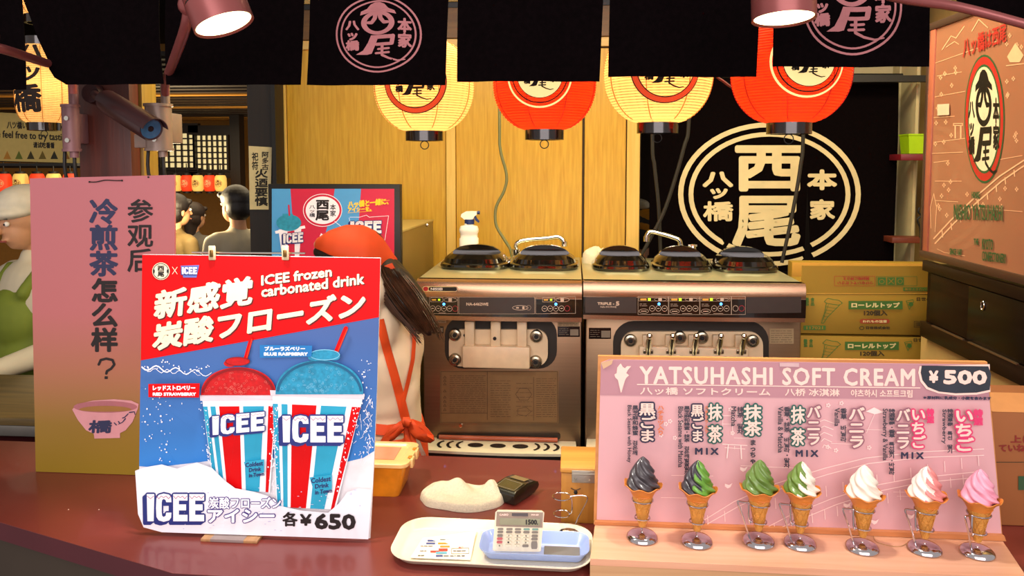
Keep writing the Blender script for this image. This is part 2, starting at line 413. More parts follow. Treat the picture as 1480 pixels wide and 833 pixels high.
# ------------------------------------------------------------------ hall: lattice windows, lantern row, tasting banner, people
def lattice(n, p0, p1, y0, y1, Y, nx, ny):
    a = P(p0, y1, Y); b = P(p1, y0, Y)
    win = struct(MB().bb((a.x, Y, a.z), (b.x, Y+.01, b.z)).build('window_%d' % n, mat('lit_shoji_paper', 'efdfae', .7, emit=.55, ecol='f0dca0')))
    mb = MB(); t = .012
    for i in range(nx+1):
        x = a.x+(b.x-a.x)*i/nx; MB().bb((x-t/2, Y-.02, a.z), (x+t/2, Y, b.z)).build('lattice_bar', DARKWOOD, win)
    for j in range(ny+1):
        z = a.z+(b.z-a.z)*j/ny; MB().bb((a.x, Y-.018, z-t/2), (b.x, Y-.001, z+t/2)).build('lattice_bar', DARKWOOD_X, win)
    MB().bb((a.x-.05, Y-.05, b.z), (b.x+.05, Y, b.z+.08)).build('window_head', DARKWOOD_X, win)
    MB().bb((a.x-.05, Y-.05, a.z-.07), (b.x+.05, Y, a.z)).build('window_sill', DARKWOOD_X, win)
    for x in (a.x-.008, b.x+.008): MB().bb((x-.008, Y-.045, a.z), (x+.008, Y, b.z)).build('window_jamb', DARKWOOD, win)
lattice(1, 236, 282, 192, 243, 6.4, 5, 6)
lattice(2, 285.5, 330, 195, 246, 6.4, 6, 6)
sb('trim_9', (P(332, 200, 6.3).x, 6.3, 0), (P(346, 200, 6.3).x, 6.4, 2.1), DARKWOOD)
sb('trim_10', (P(-40, 200, 6.45).x, 6.45, P(100, 243, 6.45).z), (P(335, 200, 6.45).x, 6.5, P(100, 238, 6.45).z), DARKWOOD_X)
# paper notice on the dark post
t = thing('paper_charm', 'cream paper charm with black brush characters pasted on the dark post', 'paper notice', P(375, 300, 3.19))
pl = Plane((0, 3.195, 0), (0, -1, 0))
MB().slab([pl.at(359.5, 211, .001), pl.at(393, 213, .001), pl.at(391, 303, .001), pl.at(361, 303, .001)], (0, .0008, 0)).build('paper', mat('cream_paper', 'cfc195', .8), t)
pr = Print(pl, t, base=.0016); pr(col('祀符', (364, 220, 374, 246), .25, 4)+col('阿多古', (378, 219, 389, 246), .25, 4)+col('火迺要慎', (368, 244, 388, 298), .55, 6), INKK, 'lettering')
# framed tasting banner
t = thing('tasting_banner', 'pale yellow banner inviting tasting with a row of coloured triangles', 'banner', P(50, 200, 4.2))
pl = Plane((0, 4.2, 0), (0, -1, 0))
MB().slab([pl.at(-60, 160), pl.at(116, 168), pl.at(116, 236), pl.at(-60, 231)], (0, .004, 0)).build('cloth', mat('pale_yellow_cloth', 'c3ab62', .8, var=.05), t)
pr = Print(pl, t)
pr(txt('八ツ橋いろいろをごゆっくり', (10, 175, 104, 186), .3, .03, n=4)+txt('Please feel free to try tasting', (-26, 187, 100, 201), .35, .05, n=4)+txt('请试吃看看', (48, 205, 79, 214), .3, .03, n=4), INKK, 'lettering')
for i, c in enumerate(('7e3c1e', 'b07a2a', '5f6a22', '3a3418', '6c5a20', '2c2a1c', '8a5a20')):
    x = -12+17*i; pr(poly((x, 230), (x+5.5, 218), (x+11, 230)), mat('triangle_'+c, c, .8), 'triangle_print', up=False)
MB().bb(P(-60, 236, 4.22), P(118, 240, 4.26)).build('bottom_rod', BLACK, t)
# row of small paper lanterns
def small_lantern(colm, ringm, name, label, group=None):
    t = thing('paper_lantern', label, 'paper lantern', (0, 0, 0), group)
    prof = [(.030, -.068), (.040, -.062), (.047, -.042), (.049, 0), (.047, .042), (.040, .062), (.030, .068)]
    MB().lathe(prof, 20).build('shade', colm, t)
    MB().lathe([(.032, .067), (.032, .082), (.0, .082)], 16).build('top_cap', BLACK, t); MB().lathe([(0, -.082), (.032, -.082), (.032, -.067)], 16).build('bottom_cap', BLACK, t)
    MB().tube([(0, 0, .08), (0, 0, .165)], .004, 6).build('hanger', BLACK, t)
    ink_mesh(tri_split(place(seal()[0]+seal()[1], 0, 0, .030), .010), lambda x, y: (x, -math.sqrt(max(0, (.0490-1.2*y*y)**2-x*x))-.0025, -y), 'emblem', ringm, t)
    return t
LR = mat('small_red_lantern_paper', 'c93416', .6, emit=.7, ecol='e03a16'); LY = mat('small_yellow_lantern_paper', 'e8bd62', .6, emit=.55, ecol='f0c060')
sr = small_lantern(LR, mat('cream_emblem_ink', 'f2d9a0', .7), 'r', 'small red paper lantern in the glowing row across the hall', 'small red lanterns across the hall')
sy = small_lantern(LY, mat('brown_emblem_ink', '6a2a12', .7), 'y', 'small yellow paper lantern in the glowing row across the hall', 'small yellow lanterns across the hall')
usedr = usedy = False
LROW = ['small red paper lantern at the left end of the row under the tasting banner', 'small yellow paper lantern next to the leftmost red one under the tasting banner', 'small red paper lantern just left of the pink sign top', 'small yellow paper lantern hidden in part by the left pole clamp cables', 'small red paper lantern beside the cedar post, end of the left row',
        'small yellow paper lantern right beside the pink sign in the right row', 'small red paper lantern second from the pink sign in the right row', 'small yellow paper lantern in the middle of the right row', 'small red paper lantern fourth from the pink sign', 'small yellow paper lantern at the right end above the dark haired visitor']
for i, (px, c) in enumerate(((6, 'r'), (30, 'y'), (54, 'r'), (78, 'y'), (102, 'r'), (254, 'y'), (270, 'r'), (286, 'y'), (303, 'r'), (319, 'y'))):
    Y = 5.0 if px < 120 else 6.1
    if c == 'r':
        o = sr if not usedr else copy_tree(sr); usedr = True
    else:
        o = sy if not usedy else copy_tree(sy); usedy = True
    o.location = P(px, 265, Y)
    o['label'] = LROW[i]; o['group'] = 'small paper lanterns in rows across the hall'
struct(MB().tube([P(-40, 232, 5.0), P(125, 236, 5.0)], .006, 6).build('trim_11', BLACK)); struct(MB().tube([P(235, 247, 6.1), P(332, 249, 6.1)], .006, 6).build('trim_12', BLACK))

# ---- people helpers
SKIN = mat('skin', 'c58f68', .55, var=.05, sub=.05); HAIRB = mat('black_hair', '140d0a', .45, var=.4, scale=30, stretch=(12, 12, 1), bump=.5, bscale=60)
def head(c, yaw, parent, pitch=0, s=1., skin=None, hair=None, longhair=False, cap=None):
    """head centred at c, facing local -Y turned by yaw"""
    R = Matrix.Rotation(yaw, 3, 'Z') @ Matrix.Rotation(pitch, 3, 'X'); c = Vector(c)
    def q(x, y, z): return c+R @ (Vector((x, y, z))*s)
    L = lambda r: tuple(a*s for a in r)
    blob([('e', q(0, .01, .025), L((.074, .092, .088)), R), ('e', q(0, -.02, -.035), L((.058, .066, .075)), R), ('e', q(0, -.045, -.085), L((.026, .024, .018)), R),
          ('c', q(0, -.088, .012), q(0, -.104, -.022), .009*s, .013*s), ('e', q(.076, .015, -.005), L((.010, .020, .030)), R), ('e', q(-.076, .015, -.005), L((.010, .020, .030)), R),
          ('c', q(0, .03, -.06), q(0, .045, -.16), .05*s, .052*s), ('e', q(0, -.086, -.058), L((.024, .010, .008)), R)], 'head', skin or SKIN, parent, .006*s, 3)
    for sx in (-1, 1):
        MB().ball(q(sx*.031, -.078, .012), .011*s, 10).build('eye', mat('eye_white', 'e8e0d4', .3), parent)
        MB().ball(q(sx*.031, -.087, .012), .005*s, 8).build('iris', INKK, parent)
        MB().tube([q(sx*.014, -.090, .034), q(sx*.03, -.093, .040), q(sx*.047, -.080, .034)], .0035*s, 6, smooth=3).build('eyebrow', HAIRB, parent)
    MB().tube([q(-.022, -.090, -.058), q(0, -.098, -.059), q(.022, -.090, -.058)], .004*s, 6, smooth=3).build('lips', mat('lips', '9a4a40', .5), parent)
    if hair is not None:
        ps = [('e', q(0, .026, .050), L((.094, .104, .094)), R), ('e', q(0, .050, -.01), L((.088, .080, .09)), R), ('c', q(-.06, -.055, .075), q(.06, -.055, .075), .022*s, .022*s)]
        if longhair: ps.append(('c', q(0, .06, -.02), q(0, .07, -.14), .07*s, .05*s))
        blob(ps, 'hair', hair, parent, .007*s, 3)
    return R, q
def hand(wrist, dirv, palmn, m, parent, s=1., curl=.5, name='hand'):
    d = Vector(dirv).normalized(); n = Vector(palmn).normalized(); n = (n-d*n.dot(d)).normalized(); sd = d.cross(n); wv = Vector(wrist)
    ps = [('c', wv, wv+d*.03*s, .024*s, .026*s)]
    for i, (o, L) in enumerate(((-.03, .068), (-.010, .078), (.011, .073), (.030, .056))):
        b = wv+d*.085*s+sd*o*s; ps.append(('c', wv+d*.02*s+sd*o*.5*s, b, .018*s, .0115*s)); p = b; a = 0
        for k in range(3):
            a += curl*(.6+.2*k); e = p+(d*math.cos(a)+n*math.sin(a))*(L*s*(.42, .32, .26)[k]); ps.append(('c', p, e, .0095*s*(1-.08*k), .0088*s*(1-.08*k))); p = e
    b = wv+d*.03*s-sd*.026*s; e = b-sd*.028*s+d*.028*s+n*.012*s; ps += [('c', b, e, .013*s, .0105*s), ('c', e, e+d*.028*s+n*.014*s-sd*.004*s, .0105*s, .009*s)]
    return blob(ps, name, m, parent, .004, 2)
def standing(label, hx, hy, yaw, shirt, trouser, hgt_head, group=None, **hk):
    """simple standing visitor; head centre at pixel"""
    hc = hgt_head; base = (hc.x, hc.y, 0)
    t = thing('person', label, 'person', base, group)
    R = Matrix.Rotation(yaw, 3, 'Z'); s = hc.z/1.52
    def q(x, y, z): return Vector((hc.x, hc.y, 0))+R @ (Vector((x, y, z))*s)
    head(hc, yaw, t, 0, s, **hk)
    blob([('c', q(-.09, .03, 1.26), q(-.085, .03, .90), .105*s, .10*s), ('c', q(.09, .03, 1.26), q(.085, .03, .90), .105*s, .10*s), ('c', q(0, .03, 1.26), q(0, .03, .88), .125*s, .12*s), ('c', q(-.15, .03, 1.30), q(.15, .03, 1.30), .062*s, .062*s), ('c', q(0, .035, 1.33), q(0, .035, 1.38), .07*s, .055*s),
          ('c', q(-.19, .03, 1.29), q(-.24, .02, 1.03), .058*s, .048*s), ('c', q(.19, .03, 1.29), q(.24, .02, 1.03), .058*s, .048*s), ('c', q(-.24, .02, 1.03), q(-.23, -.10, .82), .046*s, .036*s), ('c', q(.24, .02, 1.03), q(.23, -.10, .82), .046*s, .036*s)],
         'shirt', shirt, t, .012*s, 5)
    for sx in (-1, 1): hand(q(sx*.23, -.11, .80), R @ Vector((0, -.3, -1)), R @ Vector((-sx, 0, 0)), SKIN, t, s)
    blob([('e', q(0, .03, .90), (.165*s, .12*s, .12*s), R), ('c', q(-.085, .03, .88), q(-.10, .02, .48), .085*s, .06*s), ('c', q(-.10, .02, .48), q(-.10, .04, .09), .058*s, .042*s),
          ('c', q(.085, .03, .88), q(.10, .02, .48), .085*s, .06*s), ('c', q(.10, .02, .48), q(.10, .04, .09), .058*s, .042*s)], 'trousers', trouser, t, .014*s, 4)
    for sx in (-1, 1): blob([('c', q(sx*.10, .05, .045), q(sx*.115, -.13, .035), .045*s, .035*s)], 'shoe', BLACK, t, .01, 2)
    return t, q
CREAM = mat('cream_shirt', 'b3aa92', .8, var=.1, scale=8, bump=.3); TAN = mat('tan_shirt', '55504a', .8, var=.1, scale=8, bump=.3); DENIM = mat('dark_trousers', '1d1a1c', .8)
standing('visitor in a cream shirt with thick black hair beside the dark post', 0, 0, math.radians(-118), CREAM, DENIM, P(338, 298, 4.3), hair=HAIRB)
standing('visitor in a tan top with dark brown hair seen from behind in the hall', 0, 0, math.radians(165), TAN, DENIM, P(283, 314, 5.3), hair=mat('brown_hair', '2a1a10', .6, var=.3), longhair=True)
standing('visitor in an olive top with short black hair, nearest the pink sign in the hall', 0, 0, math.radians(150), mat('olive_top', '5c4a24', .8), DENIM, P(258, 306, 4.7), hair=HAIRB)
# hatch worker, white cap and green apron, carrying a tray of bowls
hc = P(33, 322, 3.0); s = 1.0
GREEN = mat('green_apron', '6d7a1e', .75, var=.12, scale=6, bump=.3); SHIRTW = mat('white_shirt', 'c9bda0', .8, var=.06, scale=8, bump=.35)
t = thing('person', 'worker in a white cap and green apron holding a tray of bowls', 'person', (hc.x, hc.y, 0))
R, q = head(hc, math.radians(-25), t, .15, 1.0)
blob([('e', q(0, .055, -.01), (.075, .06, .07), R)], 'hair', mat('brown_hair', '2a1a10', .6), t, .008, 2)
blob([('e', q(0, .02, .085), (.097, .112, .075), R), ('e', q(0, -.02, .055), (.09, .10, .035), R)], 'cap', mat('white_cap', 'd8cfb8', .8), t, .007, 3)
Rb = Matrix.Rotation(math.radians(-25), 3, 'Z')
def qb(x, y, z): return Vector((hc.x, hc.y, 0))+Rb @ Vector((x, y, z))
zs = hc.z-.20
blob([('e', qb(0, .04, zs-.13), (.20, .125, .19), Rb), ('e', qb(0, .04, zs-.34), (.175, .13, .2), Rb), ('c', qb(-.15, .04, zs-.03), qb(.15, .04, zs-.03), .062, .062), ('c', qb(0, .04, zs), qb(0, .04, zs+.05), .07, .055),
      ('c', qb(-.19, .04, zs-.05), qb(-.25, -.02, zs-.30), .066, .056), ('c', qb(-.25, -.02, zs-.30), qb(-.17, -.24, zs-.36), .054, .040),
      ('c', qb(.19, .04, zs-.05), qb(.25, -.02, zs-.30), .066, .056), ('c', qb(.25, -.02, zs-.30), qb(.17, -.24, zs-.36), .054, .040)], 'shirt', SHIRTW, t, .011, 4)
blob([('e', qb(0, .00, zs-.20), (.15, .135, .16), Rb), ('e', qb(0, .02, zs-.42), (.205, .155, .22), Rb), ('c', qb(0, .0, zs-.5), qb(0, .0, zs-.85), .19, .22), ('c', qb(-.10, -.06, zs-.08), qb(-.11, .0, zs+.012), .03, .022), ('c', qb(.10, -.06, zs-.08), qb(.11, .0, zs+.012), .03, .022)], 'apron', GREEN, t, .012, 5)
for sx in (-1, 1): blob([('c', qb(sx*.1, .03, zs-.8), qb(sx*.1, .04, .09), .07, .045), ('c', qb(sx*.1, .05, .045), qb(sx*.11, -.13, .035), .045, .035)], 'trouser_leg', DENIM, t, .014, 3)
for sx in (-1, 1): hand(qb(sx*.165, -.25, zs-.365), Rb @ Vector((-sx*.25, -1, -.05)), (0, 0, 1), SKIN, t, 1.0, .35)
ty = qb(0, -.42, zs-.357)
tr = thing('serving_tray', 'dark round serving tray carried by the worker in the green apron', 'tray', ty)
MB().lathe([(0, .0), (.19, 0), (.205, .016), (.20, .018), (.186, .006), (0, .006)], 40, ty).build('tray_body', mat('dark_lacquer', '1d1208', .25), tr)
for i, (dx, dy) in enumerate(((-.10, -.05), (.055, -.06), (-.02, .08))):
    b = MB().lathe([(0, .006), (.035, .006), (.037, .014), (.062, .044), (.059, .045), (.034, .02), (0, .018)], 28, ty+Vector((dx, dy, 0))).build('tasting_bowl', mat('cream_bowl', 'd9cda8', .4), None, loc=ty+Vector((dx, dy, .006)))
    setp(b, label=('cream tasting bowl at the left of the carried tray', 'cream tasting bowl at the right of the carried tray', 'cream tasting bowl at the back of the carried tray')[i], category='bowl', group='tasting bowls on the tray')
# tall paper lantern left
def big_lantern(Rm, Hh, Rtop, prof_p, colm, ribm, label, nrib=38, nv=8, emblem=None, loc=(0, 0, 0), rotz=0, name='paper_lantern', capm=None, power=2., lcol=(1, .75, .4), hoopm=None, cord=.30):
    t = thing(name, label, 'paper lantern', (0, 0, 0))
    rr = lambda z: Rtop+(Rm-Rtop)*max(0, 1-abs(z/(Hh/2))**prof_p)**.62
    prof = []
    for i in range(nrib*3+1):
        z = -Hh/2+Hh*i/(nrib*3); prof.append((rr(z)-(.0016 if i % 3 else -.0008), z))
    m = MB().lathe(prof, 48)
    m.f = [f for f in m.f if len(f) == 4]
    m.build('shade', colm, t)
    rb = MB()
    for k in range(nv):
        a = 2*PI*(k+.5)/nv; rb.tube([((rr(z)+.001)*math.cos(a), (rr(z)+.001)*math.sin(a), z) for z in [-Hh/2+Hh*i/24 for i in range(25)]], .0013, 4)
    rb.build('string_rib', ribm, t)['kind'] = 'stuff'
    hp_ = MB()
    for i in range(1, nrib):
        z = -Hh/2+Hh*i/nrib; r_ = rr(z)+.0003; hp_.tube([(r_*math.cos(2*PI*q/40), r_*math.sin(2*PI*q/40), z) for q in range(40)], .0007, 3, closed=True)
    hp_.build('bamboo_hoop', hoopm or ribm, t)['kind'] = 'stuff'
    cm = capm or mat('black_lacquer', '190b08', .18, coat=.5)
    for sgn, nm in ((1, 'top_ring'), (-1, 'bottom_ring')):
        c = MB().lathe([(Rtop-.006, sgn*(Hh/2-.004)), (Rtop+.003, sgn*(Hh/2-.004)), (Rtop+.003, sgn*(Hh/2+.028)), (Rtop-.006, sgn*(Hh/2+.028)), (Rtop-.006, sgn*(Hh/2-.004))], 40)
        c.build(nm, cm, t)
    MB().lathe([(0, -Hh/2-.012), (Rtop-.008, -Hh/2-.012), (Rtop-.008, -Hh/2-.008), (0, -Hh/2-.008)], 32).build('base_board', DARKWOOD, t)
    MB().tube([(.012*math.cos(a), 0, -Hh/2-.040+.012*math.sin(a)) for a in [2*PI*i/12 for i in range(12)]], .0014, 6, closed=True).build('hook', BLACK, t)
    MB().tube([(0, 0, Hh/2+.03), (0, 0, Hh/2+cord)], .003, 6).build('hanging_cord', BLACK, t)
    l = bpy.data.lights.new('lantern_bulb', 'POINT'); l.energy = power; l.color = lcol; l.shadow_soft_size = .03
    lo = bpy.data.objects.new('lantern_bulb', l); COL.objects.link(lo); lo.parent = t; lo.location = (0, 0, 0)
    def wrap(e=.0018):
        def fn(x, y):
            r = rr(-y)+e; x = max(-r*.98, min(r*.98, x)); return (x, -math.sqrt(r*r-x*x), -y)
        return fn
    if emblem: emblem(t, wrap)
    t.location = loc; t.rotation_euler.z = rotz
    return t
def paper(name, c, tr_c, emit):
    m = mat(name, c, .8, var=.02, emit=emit, ecol=tr_c); nt = m.node_tree; b = nt.nodes['Principled BSDF']
    tl = nt.nodes.new('ShaderNodeBsdfTranslucent'); tl.inputs[0].default_value = lin(tr_c); mx = nt.nodes.new('ShaderNodeMixShader'); mx.inputs[0].default_value = .55
    out = [n for n in nt.nodes if n.type == 'OUTPUT_MATERIAL'][0]
    nt.links.new(b.outputs[0], mx.inputs[1]); nt.links.new(tl.outputs[0], mx.inputs[2]); nt.links.new(mx.outputs[0], out.inputs[0]); return m
PY = paper('cream_lantern_paper', 'f0cc88', 'ffd898', .24); PR = paper('red_lantern_paper', 'd2280c', 'ff4414', .30)
RIBY = mat('orange_rib', 'c07a20', .7, emit=.12); RIBR = mat('dark_red_rib', 'a01006', .7, emit=.15)
EMB_R = mat('lit_red_emblem_ink', 'e04820', .7, emit=.55); EMB_C = mat('lit_cream_disc', 'f6dc96', .7, emit=.75); EMB_K = mat('black_emblem_ink', '1c0d08', .8)  # ring and disc emit in place of bulb light the ink layer blocks
def emb(kind, ox=0, oy=-.01, r=.083):
    def f(t, wrap):
        a, b = seal()
        if kind == 'y':
            ink_mesh(tri_split(place(ring(0, 0, 1, 1, .16), ox, oy, r*1.02), .012), wrap(.0026), 'emblem_ring', EMB_R, t)
            ink_mesh(tri_split(place(ring(0, 0, 1.03, 1.03, .03)+ring(0, 0, .86, .86, .03), ox, oy, r*1.02), .012), wrap(.0030), 'emblem_line', EMB_K, t)
        else:
            ink_mesh(tri_split(place(ring(0, 0, 1.3, 1.3, .07)+ell(0, 0, .92), ox, oy, r), .012), wrap(.0026), 'emblem_disc', EMB_C, t)
            ink_mesh(tri_split(place(ring(0, 0, 1.12, 1.12, .05)+ring(0, 0, .93, .93, .03), ox, oy, r), .012), wrap(.0030), 'emblem_line', EMB_K, t)
        ink_mesh(tri_split(place(b, ox, oy, r*.86), .01), wrap(.0036), 'emblem_lettering', EMB_K, t)
    return f
# the four big lanterns
for i, (cx, yb, wpx, kind, dx, lab) in enumerate(((613, 190, 142, 'y', -.010, 'cream paper lantern with a red ringed emblem, leftmost of the four large round ones'),
        (787, 188, 145, 'r', -.018, 'glowing red paper lantern hanging above the left soft serve machine'),
        (951, 178, 150, 'y', -.006, 'cream paper lantern hanging between the two red lanterns'),
        (1142, 178, 158, 'r', -.006, 'glowing red paper lantern hanging in front of the black emblem banner'))):
    D = .29; Y = D*F/wpx*.985; zb = P(cx, yb, Y).z; Hh = .262
    big_lantern(D/2, Hh, .052, 2.2, PY if kind == 'y' else PR, RIBY if kind == 'y' else RIBR, lab, emblem=emb(kind, dx, .0 if kind == 'y' else -.008, .083 if kind == 'y' else .066), loc=(P(cx, 120, Y).x, Y, zb+Hh/2), rotz=YAW, power=(1.35 if kind == 'y' else 1.8))
# tall lantern on the far left
Yt = 2.7
def brush(t, wrap):
    k = Yt/F
    ink_mesh(tri_split([tuple(((p[0]-61)*k, (p[1]-122)*k) for p in q) for q in col('ハッ', (42, 62, 80, 121), 1.0, 8)+col('橋', (30, 124, 76, 166), 1.5, 12)], .02), wrap(.003), 'brush_lettering', EMB_K, t)
big_lantern(.0885, .285, .052, 4.5, PY, RIBY, 'tall cream paper lantern with black brush characters at the far left', 44, 8, brush, loc=(P(61, 122, Yt).x, Yt, P(61, 122, Yt).z), rotz=.2, power=.7, cord=.045)
big_lantern(.08, .24, .05, 4.5, PY, RIBY, 'plain cream paper lantern seen through the curtain gap above the tall one', 40, 8, None, loc=(P(58, 5, Yt).x, Yt, P(58, -25, Yt).z), rotz=.2, power=.6)
# ------------------------------------------------------------------ noren curtain
NY = 1.64
cur = thing('noren_curtain', 'short black shop curtain of split cloth panels with rose printed emblems along the top', 'curtain', (0, NY, 2.1))
def wav(x, z): return .006*math.sin(x*23+1)+.004*math.sin(x*61+z*5)+.003*math.sin(z*17+x*9)
def npos(px, py, lift=0):
    p = P(px, py, NY); return Vector((p.x, p.y+wav(p.x, p.z)-lift, p.z))
def cloth(rows, name='cloth_panel'):
    """rows: (py, x_left, x_right)"""
    rr = []
    for (y0, a0, b0), (y1, a1, b1) in zip(rows, rows[1:]):
        k = max(1, int(abs(y1-y0)/12))
        for i in range(k): t = i/k; rr.append((y0+(y1-y0)*t, a0+(a1-a0)*t, b0+(b1-b0)*t))
    rr.append(rows[-1]); mb = MB(); n = 26
    for side in (0, .0016):
        base = len(mb.v)
        for y, a, b in rr:
            for i in range(n+1):
                yy = y
                if isinstance(y, tuple): yy = y[0]+(y[1]-y[0])*i/n
                mb.v.append(tuple(npos(a+(b-a)*i/n, yy, side)))
        for j in range(len(rr)-1):
            for i in range(n): q = base+j*(n+1)+i; mb.f.append((q, q+1, q+n+2, q+n+1))
    h = len(rr)*(n+1); m = len(rr)
    for i in range(n): mb.f += [((m-1)*(n+1)+i, (m-1)*(n+1)+i+1, h+(m-1)*(n+1)+i+1, h+(m-1)*(n+1)+i), (i, i+1, h+i+1, h+i)]
    for j in range(m-1):
        for i in (0, n): q = j*(n+1)+i; mb.f.append((q, q+n+1, h+q+n+1, h+q))
    return mb.build(name, CLOTH_BLACK, cur, smooth=50)
def skew(rows, dy):  # bottom row tilts
    return rows
pan = []
pan.append(cloth([(-130, -160, 37), (5, -160, 37.5), (90, -160, 40), (130, -160, 41)]))
pan.append(cloth([(-130, 39, 233), (2, 39.5, 233.5), (25, 48, 234), (55, 57, 235), (85, 69, 237), (100, 71.5, 238), (112, 78, 239), (122, 94, 240)]))
pan.append(cloth([(-130, 240, 441), (0, 241.5, 440), (123, 243.5, 436)]))
pan.append(cloth([(-130, 448, 650), (0, 447.5, 648), (123, 444.5, 643.5)]))
pan.append(cloth([(-130, 661.5, 874), (0, 661, 872), (118, 660, 866.5)]))
pan.append(cloth([(-130, 883, 1100), (0, 881.5, 1098), (111, 879, 1093.5)]))
pan.append(cloth([(-130, 1116, 1343), (0, 1116, 1342.5), (97, 1116, 1340.5)]))
pan.append(cloth([(-130, 1384, 1560), (0, 1384, 1560), (10, 1398, 1560), (20, 1428, 1560), (28, 1475, 1560)]))
# tilt the bottoms as in the photo: the cloth hems rise towards the right inside each panel
ROSE = mat('rose_emblem_ink', 'a8686a', .75, var=.05)
def noren_seal(cx, cy, rx, ry, owner):
    a, b = seal()
    ink_mesh(tri_split(place(a, cx, cy, rx, ry)+place(b, cx, cy, rx, ry), 14), lambda x, y: npos(x, y, .0022), 'printed_emblem', ROSE, owner)
for o, c in ((pan[3], (547, 50, 63, 55)), (pan[6], (1231, 8, 72, 72))):
    noren_seal(*c, o)
MB().cyl(P(-160, -124, NY), P(1560, -124, NY), .014, n=12).build('curtain_rod', DARKWOOD_X, cur)
for i in range(11):
    x = -100+160*i; MB().bb(P(x, -138, NY)+Vector((0, -.018, 0)), P(x+26, -112, NY)+Vector((0, .018, 0))).build('hanging_loop', CLOTH_BLACK, cur)
# ------------------------------------------------------------------ spotlights on arms
LAMPM = mat('rose_grey_lamp_metal', '8d4a48', .35, .35); LAMPF = mat('lit_lamp_glass', 'fff2b8', .3, emit=6, ecol='fff0b0')
def spotlight(label, tip, axis, r, L, armpts, pw, target):
    """tip = centre of the lit face, axis points out of the face"""
    t = thing('spotlight', label, 'spotlight', tip)
    a = Vector(axis).normalized(); tip = Vector(tip); R = a.to_track_quat('Z', 'Y').to_matrix()
    def ring_l(prof, nm, m, n=40): x_ = MB().lathe(prof, n, tip, R=R); x_.f = [f for f in x_.f if len(f) == 4]; x_.build(nm, m, t)
    ring_l([(r*.93, -.004), (r, -.002), (r, -L*.42), (r*.97, -L*.43)], 'front_ring', LAMPM)
    ring_l([(r*.965, -L*.43), (r*.965, -L*.46)], 'gasket', BLACK)
    ring_l([(r*.97, -L*.46), (r*.99, -L*.47), (r*.97, -L*.62), (r*.60, -L*.66), (r*.58, -L*.95), (0, -L*.98)], 'housing', LAMPM)
    ring_l([(0, -.006), (r*.93, -.006)], 'lamp_glass', LAMPF)
    for k in range(14):
        th = 2*PI*k/14; v = Vector((math.cos(th), math.sin(th), 0)); wv = Vector((-math.sin(th), math.cos(th), 0))
        m = MB(); c = tip+R @ (v*r*.76+Vector((0, 0, -L*.80)))
        m.box(c, (r*.36, .003, L*.30), R @ Matrix.Rotation(th, 3, 'Z')).build('cooling_fin', LAMPM, t)
    MB().tube(armpts, lambda u: .0105-.0015*u, 12, smooth=4).build('arm', LAMPM, t)
    MB().ball(armpts[0], .02, 14).build('arm_joint', LAMPM, t)
    l = bpy.data.lights.new('spot', 'SPOT'); l.energy = pw; l.spot_size = math.radians(95); l.spot_blend = .6; l.color = (1, .93, .86); l.shadow_soft_size = .04
    o = bpy.data.objects.new('spot', l); COL.objects.link(o); o.parent = t; o.location = a*.02
    o.rotation_euler = (Vector(target)-tip).to_track_quat('-Z', 'Y').to_euler()
    return t
Ys = 1.33
tp = P(325, 38, Ys)
spotlight('rose coloured spotlight with a lit face above the red drink poster', tp, (.38, -.06, -.93), .053, .115, [P(273, 8, 1.40), P(268, 40, 1.43), P(252, 85, 1.56), P(240, 117, 1.69), P(239, 135, 1.74)], 30, (-.42, 1.5, 1.05))
tp = P(1133, 30, 1.36)
spotlight('rose coloured spotlight above the cream paper lantern gap on the right', tp, (.02, -.10, -1), .0535, .115, [P(1165, -40, 1.40), P(1210, -34, 1.44), P(1290, -5, 1.5), P(1385, 10, 1.52), P(1485, 36, 1.50)], 16, (.55, 1.5, .95))
t = thing('spotlight', 'spotlight cut off by the left edge with only its pink rim and arm showing', 'spotlight', P(-14, 62, 1.4))
a = Vector((.3, .1, -.9)).normalized(); tp = P(-20, 62, 1.38); R = Vector((1, .1, -.5)).normalized().to_track_quat('Z', 'Y').to_matrix()
MB().lathe([(.028, .0), (.034, .0), (.034, -.06), (.02, -.08), (0, -.08)], 32, tp, R=R).build('housing', LAMPM, t)
MB().tube([P(-30, 66, 1.38), P(4, 71, 1.42), P(66, 91, 1.63), P(100, 100, 1.73), P(105, 135, 1.75)], .0095, 12, smooth=4).build('arm', LAMPM, t)
